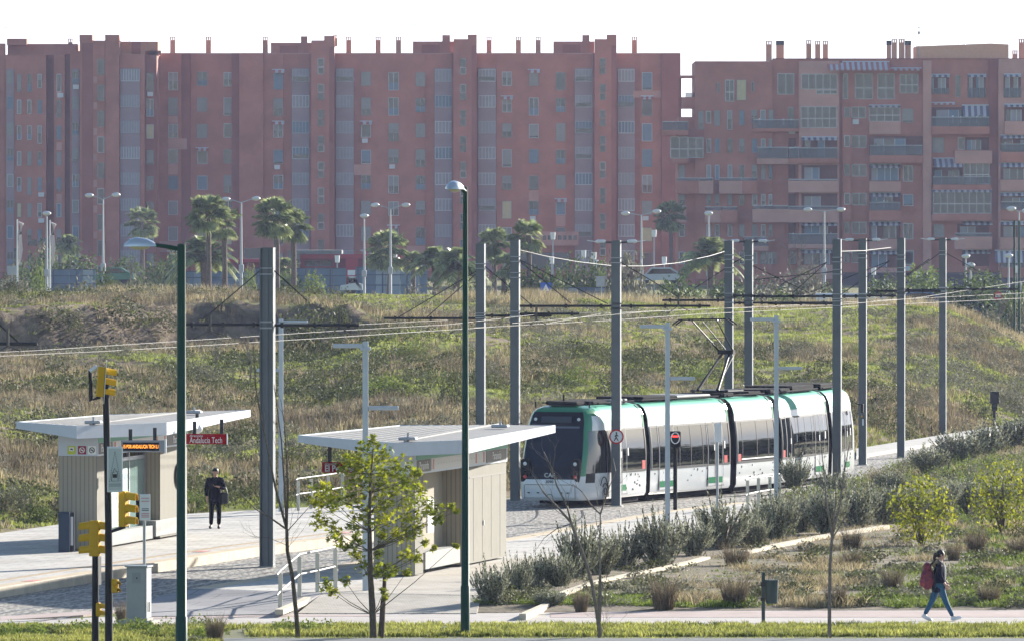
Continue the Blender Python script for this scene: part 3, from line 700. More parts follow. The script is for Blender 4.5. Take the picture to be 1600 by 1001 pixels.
bare_tree('bare_tree', 'slender leafless tree between the litter bin and the walking woman', G(1296, 1005), 5, [
    ([(1296, 1005), (1296, 940), (1297, 880), (1300, 838)], .045), ([(1300, 838), (1292, 790), (1288, 740), (1282, 690)], .028), ([(1300, 838), (1312, 790), (1318, 740), (1328, 690)], .026), ([(1300, 836), (1306, 780), (1304, 720)], .02),
    ([(1300, 842), (1325, 800), (1336, 770)], .016)], 168.4, M_barkpale, 10, seed=8)
for i, (px, py, w, h, lb) in enumerate([(390, 600, 60, 110, 'grey leafless shrub-tree on the slope beside the front catenary pole'), (335, 590, 70, 80, 'leafless shrub-tree on the slope right of the green lamp post'), (880, 590, 60, 60, 'bare thin shrub-tree on the slope above the tram front'),
        (1480, 740, 50, 60, 'small bare bush between rosemary bushes right of the poles'), (1395, 600, 40, 40, 'bare thin shrub-tree on the slope among the right-hand poles')]):
    p = on_hill(px, py) if py < 700 else G(px, py); s = F / p.y
    bare_tree('bare_shrub', lb, p, h / s, [([(px, py), (px + 3, py - h * .3)], .04)] + [([(px + 3, py - h * .3), (px + random.uniform(-w, w) * .3, py - h * .65), (px + random.uniform(-w, w) * .6, py - h)], .02) for _ in range(4)], p.y, M_barkpale, 14, seed=20 + i)

# ---- unseen belt of trees, added outside the frame to darken the tram window reflections
n = 260; t_ = RNG.uniform(0, 1, n); xx = 34 + 34 * t_ + RNG.normal(0, 1, n); yy = 246 + 190 * t_ + RNG.normal(0, 2, n)
V, T = scatter(np.stack([xx, yy, np.zeros(n)], 1), [clump(260, 1.7, 2.5, .45) for _ in range(3)], .7, 1.05); stuff('unseen_tree_belt', V, T, M_scrub, 'unseen dark belt of low trees added to darken the tram window reflections', 'trees')
# ---- the young maple
base = G(584, 1004); root = thing('maple_tree', 'young maple with yellow-green leaves in front of the right shelter', 'tree', base)
DT = base.y; s = F / DT
cl = [(583, 690, 13), (568, 702, 15), (598, 706, 17), (585, 722, 22), (560, 722, 24), (540, 724, 18), (606, 728, 24), (628, 730, 22), (590, 748, 26), (560, 748, 24), (636, 752, 22), (655, 764, 16), (612, 762, 24), (498, 762, 18), (516, 775, 22), (494, 785, 16),
      (545, 775, 24), (575, 778, 24), (604, 790, 24), (635, 782, 26), (662, 786, 20), (682, 792, 14), (706, 790, 8), (522, 792, 15), (502, 812, 17), (520, 822, 16), (565, 808, 22), (598, 812, 22), (640, 808, 18), (684, 810, 13), (712, 798, 6), (555, 822, 14), (524, 840, 14),
      (545, 852, 17), (560, 842, 12), (598, 840, 12), (625, 836, 18), (646, 832, 16), (655, 822, 12), (665, 846, 6), (638, 868, 18), (652, 872, 9), (556, 870, 12), (572, 884, 20), (600, 888, 18), (614, 892, 10), (508, 912, 13), (520, 924, 11), (540, 906, 9), (600, 920, 8), (602, 932, 7), (635, 895, 8), (712, 852, 6), (678, 856, 5), (590, 866, 10), (566, 730, 16), (650, 738, 10), (668, 800, 10)]
rnd = random.Random(11)
tip = [W(583, 700, DT) - base]; tr = MB(); tr.tube([W(a, b, DT) - base for a, b in ((584, 1004), (582, 950), (579, 900), (578, 850), (577, 800), (579, 750), (583, 700))], [.085, .075, .065, .055, .04, .025, .01], 9); tr.build('trunk', M_bark, root, True)
spine = [(582, 960), (579, 900), (578, 860), (578, 830), (577, 800), (578, 770), (579, 740), (583, 705)]
LV = []; LT = []; br = MB()
star = []
for k in range(10):
    a = math.pi / 2 + k * math.pi / 5; r = (.5, .17, .42, .2, .3, .12, .3, .2, .42, .17)[k]; star.append((r * math.cos(a), r * math.sin(a), 0))
star = np.array(star + [(0, 0, 0.03)])
for (cx, cy, r) in cl:
    dy = rnd.uniform(-1, 1) * (.25 + abs(.7 - abs(cx - 590) / 200)); c = W(cx, cy, DT) - base; c.y += dy
    far = abs(cx - 580) + 12; sy = min(950, cy + far * .55); sp = min(spine, key=lambda q: abs(q[1] - sy)); a = W(sp[0], sp[1], DT) - base
    mid = a.lerp(c, .5) + Vector((0, 0, -.05)); br.tube([a, mid, c], [.013, .008, .004], 5, False)
    n = int(r * 4.0) + 7
    for i in range(n):
        v = Vector((rnd.gauss(0, 1), rnd.gauss(0, 1), rnd.gauss(0, .8))); v = v.normalized() * (rnd.random() ** .5) * r / s
        v.y *= 1.1; sz = rnd.uniform(.11, .20)
        rot = (Matrix.Rotation(rnd.uniform(0, 6.28), 3, 'Z') @ Matrix.Rotation(rnd.gauss(0.6, .5), 3, 'X') @ Matrix.Rotation(rnd.uniform(0, 6.28), 3, 'Z'))
        pts = (np.array(rot) @ (star * sz).T).T + np.array(c + v)
        o_ = len(LV) * 11; LV.append(pts)
        LT += [(o_ + k, o_ + (k + 1) % 10, o_ + 10) for k in range(10)]
br.build('branch', M_bark, root, True)
o = bpy.data.objects.new('crown', npmesh('crown', np.concatenate(LV), LT, M_maple)); C.objects.link(o); o.parent = root
st = thing('tree_stake', 'dark wooden stake leaning beside the young maple trunk', 'stake', G(597, 1003))
mb = MB(); q = G(597, 1003); mb.tube([q - q, W(602, 880, q.y + .2) - q], .045, 8); mb.tube([W(592, 1003, q.y) - q, W(597, 935, q.y + .15) - q], .03, 7); mb.build('post', M_bark, st)
tag(st, kind=None)
# ================================================================== tram
M_tw = mat('tram_white', (0.66, 0.68, 0.70), 0.25, 0, 0.5, noise=0.04, nscale=1.2, coat=0.3)
M_tg = mat('tram_green', (0.012, 0.20, 0.085), 0.25, 0, 0.5, coat=0.3)
M_tl = mat('tram_light_green', (0.09, 0.40, 0.28), 0.6, 0, 0.12)
M_bel = mat('bellows_rubber', (0.012, 0.012, 0.014), 0.9, spec=.05)
M_wind = mat('windscreen_glass', (0.006, 0.012, 0.024), 0.08, 0, 0.35)
M_roofe = mat('roof_equipment', (0.018, 0.018, 0.02), 0.9, spec=.05)
M_roofl = mat('roof_equipment_light', (0.16, 0.17, 0.18), 0.6)
def mat_win():
    m = mat('tram_window', (0.010, 0.012, 0.016), 0.03, 0, 1.0); m.node_tree.nodes['Principled BSDF'].inputs['IOR'].default_value = 1.5; return m
M_win = mat_win()
tram = thing('tram', 'white and green articulated tram with dark windows standing on the track behind the right shelter', 'tram', (1.22, 248.3, 0))
# sections: length, heading (angle of the axis from +Y towards +X)
segs = [(5.75, 20, 'cab'), (7.1, 23.5, 'long'), (4.1, 21.0, 'short'), (7.1, 15.5, 'long'), (5.6, 12.5, 'tail')]
GAP = 0.5
def LN(x, z):
    if z < 1.6: return x
    return x - math.copysign(.085 * ((z - 1.6) / .9) ** 1.6 if z < 2.5 else .085 + .02 * (z - 2.5), x)
HW = 1.3
def prof(w=1.0):
    return [(1.24 * w, .24), (1.30 * w, .34), (1.32 * w, .9), (1.32 * w, 1.08), (1.32 * w, 1.6), (1.32 * w, 1.85), (1.32 * w, 2.15), (1.32 * w, 2.48), (1.31 * w, 2.72), (1.27 * w, 2.90), (1.19 * w, 3.08), (1.02 * w, 3.22), (.8 * w, 3.27)]
def shell(mb_by, M, y0, y1, green=True):
    """extrude the side profile between y0 and y1 of a section (local x lateral, y back along the tram)"""
    P = prof()
    for side in (1, -1):
        for k in range(len(P) - 1):
            z = (P[k][1] + P[k + 1][1]) / 2
            key = 'g' if z > 2.78 else 'w'
            mb = mb_by[key]; mb.M = M; mb.lean = LN
            a, b = P[k], P[k + 1]
            q = [(side * a[0], y0, a[1]), (side * a[0], y1, a[1]), (side * b[0], y1, b[1]), (side * b[0], y0, b[1])]
            mb.add(q, [(0, 1, 2, 3)] if side > 0 else [(3, 2, 1, 0)])
    mb = mb_by['w']; mb.lean = None; mb.add([(-.8 + .1, y0, 3.27), (.7, y0, 3.27), (.7, y1, 3.27), (-.7, y1, 3.27)], [(0, 1, 2, 3)])
    mb.add([(-1.24, y0, .24), (1.24, y0, .24), (1.24, y1, .24), (-1.24, y1, .24)], [(3, 2, 1, 0)])
    for yy, rev in ():
        P = [(LN(*p), p[1]) for p in prof()]; n = len(P); q = [(p[0], yy, p[1]) for p in P] + [(-p[0], yy, p[1]) for p in reversed(P)]
        mb.add(q, [tuple(range(2 * n)) if rev == 0 else tuple(range(2 * n - 1, -1, -1))])
ZC = (1.6, 1.85, 2.0, 2.15, 2.3)
def tq(mb, x, y0, y1, z0, z1):
    mb.lean = LN; zs = [z0] + [z for z in ZC if z0 < z < z1] + [z1]
    for a, b in zip(zs[:-1], zs[1:]): mb.add([(x, y0, a), (x, y1, a), (x, y1, b), (x, y0, b)], [(0, 1, 2, 3) if x > 0 else (3, 2, 1, 0)])
def window(M, y0, y1, z0=1.10, z1=2.46, name='window', m=M_win, side=1, off=.012, parent=None):
    mb = MB(); mb.M = M; x = side * (1.32 + off)
    tq(mb, x, y0, y1, z0, z1)
    return mb.build(name, m, parent or tram, True)
pos = Vector((0, 0, 0)); MS = []
for (L_, a, kind) in segs:
    M = Matrix.Translation(pos) @ Matrix.Rotation(-R(a), 4, 'Z'); MS.append(M)
    d = Vector((math.sin(R(a)), math.cos(R(a)), 0)); pos = pos + d * (L_ + GAP)
M_stripe = M_tg; M_tred = mat('tram_red_patch', (0.55, 0.03, 0.03), 0.4)
def door(M, y, w=1.3, side=1):
    """double-leaf plug door: frame lines, dark glazing, green bottom stripe"""
    mb = MB(); mb.M = M; x = side * 1.335
    for a0, a1 in ((y, y + w / 2 - .02), (y + w / 2 + .02, y + w)):
        tq(mb, x, a0, a1, .38, 2.52)
    dr = mb.build('door', M_tw, tram)
    mb = MB(); mb.M = M; x = side * 1.347
    for a0, a1 in ((y + .05, y + w / 2 - .06), (y + w / 2 + .06, y + w - .05)):
        tq(mb, x, a0, a1, 1.1, 2.46)
    mb.build('door_glass', M_win, dr, True)
    mb = MB(); mb.M = M
    mb.add([(x, y + .02, .46), (x, y + w - .02, .46), (x, y + w - .02, .66), (x, y + .02, .66)], [(0, 1, 2, 3) if side > 0 else (3, 2, 1, 0)])
    mb.build('door_stripe', M_tg, dr)
    mb = MB(); mb.M = M
    for q in (y - .03, y + w / 2, y + w + .03): tq(mb, x + .004, q - .016, q + .016, .36, 2.56)
    mb.add([(x + .004, y - .1, .34), (x + .004, y + w + .1, .34), (x + .004, y + w + .1, .38), (x + .004, y - .1, .38)], [(0, 1, 2, 3)])
    mb.build('door_frame', mat('door_seal', (0.1, 0.1, 0.11), 0.5), dr)
    mb = MB(); mb.M = M; mb.lean = LN; mb.box(x, x + .01, y + w / 2 - .14, y + w / 2 - .08, 1.55, 1.75); mb.box(x, x + .01, y + w + .12, y + w + .2, 1.6, 1.85); mb.build('door_button', M_wtext, dr)
for i, (L_, a, kind) in enumerate(segs):
    M = MS[i]; by = {'w': MB(), 'g': MB()}
    y0 = 1.9 if i == 0 else 0.0
    y1 = L_ if i < 4 else L_ - 1.4
    shell(by, M, y0, y1)
    b = by['w'].build('body_section', M_tw, tram, True); g = by['g'].build('roof_band', M_tl, b, True)
    # dark underframe block below the skirt, and bogies
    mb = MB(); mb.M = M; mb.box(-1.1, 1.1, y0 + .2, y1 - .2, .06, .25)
    for yy in (y0 + .9, y1 - 1.5): mb.tube([(-1.0, yy, .3), (1.0, yy, .3)], .28, 14)
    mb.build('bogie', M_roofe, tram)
    # gangway
    if i < 4:
        M2 = MS[i + 1]; P = prof(.995)
        for side in (1, -1):
            pass
        mb = MB(); n = 8; ring = []
        P = [(LN(*p), p[1]) for p in P]; full = [(p[0], p[1]) for p in P] + [(-p[0], p[1]) for p in reversed(P)]
        A = [M @ Vector((x, L_ - .02, z)) for x, z in full]; B = [M2 @ Vector((x, .02, z)) for x, z in full]
        for k in range(n + 1):
            t = k / n; sc_ = 1.0 if k in (0, n) else (.965 if k % 2 == 0 else .94)
            for p, q in zip(A, B):
                c = p.lerp(q, t); ax = (M @ Vector((0, L_, c.z))).lerp(M2 @ Vector((0, 0, c.z)), t); v = c - ax; mb.v.append(ax + v * sc_)
        m_ = len(full)
        for k in range(n):
            for j in range(m_ - 1): mb.f.append([k * m_ + j, k * m_ + j + 1, (k + 1) * m_ + j + 1, (k + 1) * m_ + j]); mb.mi.append(0)
        mb.build('gangway', M_bel, tram)
        # dark green end hoops above the gangway
        mb = MB(); mb.M = M; mb.lean = LN
        for side in (1,):
            mb.add([(1.335, L_ - .14, 2.48), (1.335, L_, 2.48), (1.29, L_, 2.9), (1.29, L_ - .14, 2.9)], [(0, 1, 2, 3)])
            mb.add([(1.295, L_ - .16, 2.9), (1.295, L_ + .02, 2.9), (1.21, L_ + .02, 3.08), (1.05, L_ + .02, 3.23), (1.05, L_ - .16, 3.23), (1.21, L_ - .16, 3.08)], [(0, 1, 2, 5), (5, 2, 3, 4)])
        mb.build('roof_hoop', M_tg, tram)
    mb = MB(); mb.M = M
    ya, yb = (2.75, L_ - .04) if kind == 'cab' else (.04, L_ - 1.5) if kind == 'tail' else (.04, L_ - .04)
    tq(mb, 1.345, ya, yb, 2.44, 2.5); tq(mb, 1.345, ya, yb, 1.05, 1.12); tq(mb, 1.346, ya, ya + .1, 1.12, 2.44); tq(mb, 1.346, yb - .1, yb, 1.12, 2.44); mb.build('window_surround', M_black, tram)
    # windows
    for side in (1, -1):
        if kind == 'long':
            if side > 0: window(M, .06, L_ - .06)
            else: window(M, .2, L_ - .2, side=-1)
        elif kind == 'short':
            if side > 0: window(M, .06, L_ - .06)
            else: window(M, .2, L_ - .2, side=-1)
        elif kind == 'cab': window(M, 2.75, L_ - .06, side=side)
        else: window(M, .06, L_ - 1.5, side=side)
    if kind == 'long':
        door(M, .75); door(M, L_ - 2.05)
        mb = MB(); mb.M = M
        for q in (2.55, 3.55, 4.6): tq(mb, 1.34, q - .02, q + .02, 1.1, 2.46)
        mb.build('window_pillar', M_black, tram)
        mb = MB(); mb.M = M; mb.box(1.3, 1.34, L_ - .6, L_ - .32, 1.12, 1.36) if i == 1 else mb.box(1.3, 1.34, .2, .48, 1.12, 1.36)
        mb.build('red_patch', M_tred, tram)
    if kind == 'short':
        mb = MB(); mb.M = M
        for q in (.6, 2.1, 3.3): tq(mb, 1.34, q - .02, q + .02, 1.1, 2.46)
        mb.build('window_pillar', M_black, tram)
        mb = MB(); mb.M = M; mb.box(1.3, 1.34, .1, .42, 1.12, 1.36); mb.build('red_patch', M_tred, tram)
        mb = MB(); mb.M = M; mb.box(1.3, 1.342, .5, 3.8, 1.16, 1.2); mb.build('hand_rail', M_wtext, tram)
    if kind == 'cab':
        door(M, 2.85, .85)
        mb = MB(); mb.M = M; mb.box(1.3, 1.34, L_ - .45, L_ - .12, 1.12, 1.4); mb.build('red_patch', M_tred, tram)
    if kind == 'tail': door(M, 2.6, .85)
    # bolts, hatches, dirt specks on the lower panels
    mb = MB(); mb.M = M; rr = random.Random(i)
    for _ in range(int(L_ * 3)):
        q = rr.uniform(y0 + .2, y1 - .2); z = rr.uniform(.45, .98); w_ = rr.uniform(.015, .04)
        mb.box(1.3, 1.336, q, q + w_, z, z + w_ * 2.2)
    tag(mb.build('panel_fittings', M_dtext, tram), kind='stuff')
# roof equipment
def eq(i, x0, x1, y0, y1, z0, z1, m=M_roofe, nm='roof_equipment'):
    mb = MB(); mb.M = MS[i]; mb.box(x0, x1, y0, y1, z0, z1, .03)
    mb.build(nm, m, tram)
eq(0, -.9, .75, 2.1, 5.2, 3.28, 3.40); eq(0, -.5, .5, 1.2, 2.0, 3.28, 3.4); 
mb = MB(); mb.M = MS[0]
for k in range(4): mb.box(.55, .85, 3.6 + .45 * k, 3.85 + .45 * k, 3.27, 3.42, .02)
mb.build('roof_vent', M_roofl, tram)
eq(1, -.85, .85, .5, 3.4, 3.28, 3.45); eq(1, -.8, .8, 3.6, 6.6, 3.28, 3.42, M_roofl); eq(2, -.8, .8, .2, 1.2, 3.28, 3.42); eq(2, -.85, .85, 2.6, 3.9, 3.28, 3.42)
eq(3, -.8, .85, .3, 3.2, 3.28, 3.44); eq(3, -.85, .85, 3.5, 6.8, 3.28, 3.5); eq(4, -.85, .85, .3, 3.2, 3.28, 3.48)
# roof rails and cable tubes
mb = MB()
for i in range(5):
    mb.M = MS[i]; y0 = 2.0 if i == 0 else .1
    for x in (.95, -.95): mb.tube([(x, y0, 3.34), (x, segs[i][0] - (.2 if i < 4 else 1.8), 3.34)], .03, 6)
mb.M = MS[0]; mb.tube([(-.2, 1.9, 3.3), (-.2, 1.9, 3.62)], .03, 6); mb.tube([(.9, 1.3, 3.2), (.9, 1.3, 3.4)], .025, 6); mb.tube([(-.95, 1.3, 3.2), (-.95, 1.3, 3.4)], .025, 6)
mb.build('roof_rail', M_roofe, tram)
# pantograph on the middle section
pan = MB(); pan.M = MS[2]
pan.box(-.7, .7, .9, 2.5, 3.5, 3.45)
for x in (-.6, .6):
    for y in (1.0, 2.4): pan.cyl(x, y, 3.27, 3.52, .06, 8)
pg = pan.build('pantograph', M_dark, tram)
mb = MB(); mb.M = MS[2]
for x in (-.12, .12): mb.tube([(x * 3, .8, 3.5), (x, 2.7, 4.75)], [.055, .04], 8)
mb.box(-.28, .28, 2.6, 2.84, 4.7, 4.84)
mb.tube([(.3, .8, 3.5), (.25, 2.8, 4.7)], .02, 6)
mb.build('lower_arm', M_black, pg)
mb = MB(); mb.M = MS[2]
for x in (-.25, .25): mb.tube([(x, 2.7, 4.8), (x * 1.8, .5, 5.85)], [.03, .022], 6)
mb.tube([(0, 2.65, 4.85), (-.1, .5, 5.85)], .018, 6); mb.tube([(-.3, 1.8, 5.25), (.3, 1.8, 5.25)], .015, 6)
mb.build('upper_arm', M_black, pg)
mb = MB(); mb.M = MS[2]
for y in (.3, .65): mb.tube([(-1.1, y, 5.72), (-.85, y, 5.9), (.85, y, 5.93), (1.1, y, 5.74)], .028, 6)
mb.tube([(-.5, .3, 5.88), (-.5, .65, 5.88)], .025, 6); mb.tube([(.5, .3, 5.88), (.5, .65, 5.88)], .025, 6)
mb.build('collector_head', M_black, pg)

# ---- cab nose (front and rear share one loft)
def nose(M, flip, L0, front=True):
    """M maps nose-local coords: x lateral, y back from the nose tip"""
    zs = [.24, .34, .55, .80, .92, 1.02, 1.10, 1.35, 1.6, 1.85, 2.15, 2.48, 2.60, 2.72, 2.95, 3.08, 3.18, 3.25, 3.27]
    P = prof()
    def hw(z): return float(LN(np.interp(z, [p[1] for p in P], [p[0] for p in P]), z))
    def rake(z): return float(np.interp(z, [.24, .34, .8, 1.1, 2.6, 3.0, 3.18, 3.25, 3.27], [.12, .03, 0, .06, .62, .80, .95, 1.2, 1.5]))
    half = [(1, 1.0), (.995, .8), (.975, .62), (.945, .45), (.90, .3), (.845, .17), (.80, .09), (.76, .045), (.70, .018), (.6, .006), (.4, 0), (.2, 0)]
    plan = [(-a, b) for a, b in half] + [(0, 0)] + list(reversed(half)); angs = plan
    rings = []
    for z in zs:
        w = hw(z); r = rake(z); ring = []
        for a in angs:
            # superellipse plan: lateral x, depth back
            x = w * a[0]; y = r + (L0 - r) * a[1]
            ring.append((x, y, z))
        rings.append(ring)
    reg = {}
    def put(key, q):
        mb = reg.setdefault(key, MB()); mb.M = M; mb.add(q, [(0, 1, 2, 3)])
    n = len(angs)
    for j in range(len(zs) - 1):
        z = (zs[j] + zs[j + 1]) / 2
        for k in range(n - 1):
            q = [rings[j][k], rings[j][k + 1], rings[j + 1][k + 1], rings[j + 1][k]]
            x = abs((q[0][0] + q[1][0]) / 2); yb = (q[0][1] + q[1][1]) / 2
            fr = (abs(plan[k][0]) + abs(plan[k + 1][0])) / 2
            if 1.1 < z < 2.5 and fr > .84 and front: key = 'side'
            elif .78 < z < 1.1 and .84 < fr < .96 and front: key = 'low'
            elif 1.02 < z < 3.05 and fr < .74: key = 'glass' if 1.3 < z < 2.62 else 'mask' if z > 2.6 else 'sill'
            elif .92 < z < 1.02 and fr < .78: key = 'lowmask'
            elif z > 1.05 and yb < 1.62 and z < 3.28 and not (z > 3.28): key = 'green' if fr < .88 or z > 2.95 else 'white'
            elif z > 2.8: key = 'light'
            else: key = 'white'
            put(key, q)
    top = rings[-1]; reg['white'].add(top, [tuple(range(n))])
    bt = rings[0]; reg['white'].add(bt, [tuple(range(n - 1, -1, -1))])
    names = {'side': ('side_window', M_win), 'low': ('window_sill', M_black), 'white': ('cab_shell', M_tw), 'green': ('cab_frame', M_tg), 'light': ('roof_band', M_tl), 'glass': ('windscreen', M_wind), 'sill': ('windscreen_base', mat('mask_gloss', (0.007, 0.009, 0.016), 0.15, 0, .25)), 'lowmask': ('bumper_mask', mat('mask_gloss', (0.007, 0.009, 0.016), 0.15, 0, .25)), 'mask': ('front_mask', mat('mask_gloss', (0.007, 0.009, 0.016), 0.15, 0, .25))}
    out = {}
    for k_, mb in reg.items(): out[k_] = mb.build(names[k_][0], names[k_][1], tram, True)
    return out
M0 = MS[0] @ Matrix.Translation((0, -.02, 0))
nz_ = nose(M0, 1, 1.95)
Mt = MS[4] @ Matrix.Translation((0, segs[4][0] + .1, 0)) @ Matrix.Rotation(math.pi, 4, 'Z')
nose(Mt, 1, 1.55, False)
# cab side window (dark, raked leading edge) and the swoosh below it
for side in (1, -1):
    mb = MB(); mb.M = M0; x = side * 1.338
    mb.lean = LN; q = [(x, 1.93, 1.10), (x, 2.62, 1.10), (x, 2.62, 1.6), (x, 1.93, 1.6), (x, 2.62, 2.0), (x, 1.93, 2.0), (x, 2.62, 2.36), (x, 1.93, 2.36), (x, 2.6, 2.47), (x, 1.93, 2.47)]
    mb.add(q, [f if side > 0 else f[::-1] for f in ((0, 1, 2, 3), (3, 2, 4, 5), (5, 4, 6, 7), (7, 6, 8, 9))]); w_ = mb.build('side_window', M_win, tram)
    mb = MB(); mb.M = M0; x = side * 1.346
    tq(mb, x, 2.1, 2.16, 1.1, 2.45); mb.build('window_pillar', M_black, w_)
def onface(x, z, out=.03):
    y = float(np.interp(z, [.24, .34, .8, 1.1, 2.6, 3.0, 3.18], [.12, .03, 0, .06, .62, .80, .95])); 
    s_ = min(1, abs(x) / 1.3); y += (1.95 - y) * (1 - (max(0.0, 1 - s_ ** (2 / .42))) ** (.42 / 2)) if s_ > 0 else 0
    return Vector((x, y - out, z))
Mh = mat('headlight_lens', (0.75, 0.78, 0.8), 0.1, 0, .8); Mr = mat('tail_light_lens', (0.6, 0.02, 0.02), 0.2, 0, .8)
for x in (-.86, .86):
    mb = MB(); mb.M = M0
    mb.prismy([(x - .13, .84), (x + .13, .84), (x + .15, 1.0), (x + .15, 1.5), (x + .08, 1.58), (x - .08, 1.58), (x - .15, 1.5), (x - .15, 1.0)], .04, .4)
    hl = mb.build('light_cluster', M_black, tram, True)
    for z, r, mt in ((1.42, .065, Mh), (1.2, .045, M_roofe), (1.0, .065, Mr)):
        mb = MB(); mb.M = M0; mb.ell((x, .04, z), r, .04, r, 12, 6); mb.build('headlight' if z > 1.3 else 'lamp', mt, hl, True)
for x in (-.74, .74):
    mb = MB(); mb.M = M0; mb.ell((x, .74, 2.84), .06, .05, .06, 10, 6); mb.build('marker_lamp', Mh, tram, True)
    mb.M = None
mb = MB(); mb.M = M0; mb.add([(-.52, .64, 2.74), (.52, .64, 2.74), (.52, .70, 2.94), (-.52, .70, 2.94)], [(0, 1, 2, 3)]); mb.build('destination_display', mat('display_off', (.03, .04, .05), .3), tram)
mb = MB(); mb.M = M0; mb.tube([(-.15, .12, 1.12), (.1, .2, 1.5), (.45, .38, 2.0)], .015, 5); mb.tube([(.3, .27, 1.78), (.62, .48, 2.15)], .012, 5); mb.build('wiper', M_black, tram)
mb = MB(); mb.M = M0; mb.add([(-.82, .585, 2.56), (.82, .585, 2.56), (.82, .61, 2.62), (-.82, .61, 2.62)], [(0, 1, 2, 3)]); mb.build('sunblind_edge', mat('blind_edge', (.1, .12, .15), .5), tram)
# coupler flap outline, bumper fittings
mb = MB(); mb.M = M0
for z0, z1, x0, x1 in ((.74, .755, -.85, .85),): mb.add([(x0, -.012, z0), (x1, -.012, z0), (x1, -.012, z1), (x0, -.012, z1)], [(0, 1, 2, 3)])
for x in (-.87, .87): mb.add([(x - .008, .02, .3), (x + .008, .02, .3), (x + .008, -.005, .74), (x - .008, -.005, .74)], [(0, 1, 2, 3)])
for x in (-.72, -.4, .4, .62): mb.box(x - .035, x + .035, -.012, .02, .47, .505)
mb.build('flap_outline', M_dtext, tram)
def M_rot(M, loc): return M @ Matrix.Translation(loc)
def tram_text(nm, s_, size, m_, x, z, yo, parent=tram):
    t = text(nm, s_, size, m_, parent, (0, 0, 0)); t.matrix_local = M0 @ Matrix.Translation((x, yo, z)) @ Matrix.Rotation(math.pi / 2, 4, 'X') @ Matrix.Rotation(0, 4, 'Y'); return t
tram_text('maker_logo', 'CAF', .2, M_wtext, .0, 1.05, .0).data.name = 'maker_logo'
tram_text('fleet_number', '3090', .14, M_dtext, .0, .845, -.02)
# curl emblem: thin swooshes on the side and the front
mb = MB()
for (Mx, fl) in ((M0, 0),):
    mb.M = Mx; x = 1.345
    def arc(c, r0, a0, a1, ex, ez, w=.018, n=14):
        P_ = []
        for k in range(n + 1):
            a = a0 + (a1 - a0) * k / n; P_.append((x, c[0] + r0 * ex * math.cos(a), c[1] + r0 * ez * math.sin(a)))
        mb.tube(P_, w, 4)
    arc((1.5, .42), .5, 0.1, 2.6, .8, 1.1); arc((1.6, .42), .38, -.3, 2.4, .8, .9); arc((1.62, .5), .14, 0, 6.28, 1, .8); arc((1.85, .36), .3, 3.3, 5.6, .8, .6)
mb.build('emblem', M_dtext, tram)
mb = MB(); mb.M = M0; mb.tube([(-.12, -.005, .36), (-.05, -.01, .44), (.05, -.01, .44), (.12, -.005, .36)], .012, 4); mb.build('emblem', M_tg, tram)
# mirrors
for Mx, x in ((Mt, -1.42), (M0, -1.4)):
    mb = MB(); mb.M = Mx; mb.tube([(x * .93, 1.0, 2.7), (x * 1.05, .9, 2.65)], .02, 6); mb.box(x * 1.1 - .05, x * 1.1 + .05, .84, .96, 2.35, 2.68, .02); mb.build('mirror', M_black, tram)
# ================================================================== shelters
M_rib = ribbed('ribbed_cladding', (0.36, 0.32, 0.25), (0.06, 0.055, 0.042), 0.12)
M_ribd = ribbed('ribbed_cladding_grey', (0.22, 0.205, 0.17), (0.07, 0.064, 0.054), 0.16)
M_panel = mat('steel_panel', (0.19, 0.18, 0.15), 0.7, 0.0, .15, noise=0.08, nscale=1.5)
M_fas = mat('fascia_white', (0.52, 0.56, 0.62), 0.45, noise=0.04)
M_roofm = mat('roof_membrane', (0.19, 0.193, 0.198), 0.9, noise=0.12, nscale=1.5)
M_band = mat('band_green', (0.10, 0.33, 0.22), 0.5)
M_name = mat('name_panel', (0.10, 0.09, 0.085), 0.5)
M_bench = mat('bench_concrete', (0.30, 0.30, 0.29), 0.85, noise=0.08)
M_clear = mat('clear_glass', (0.35, 0.5, 0.47), 0.08, 0, .7, alpha=0.45)
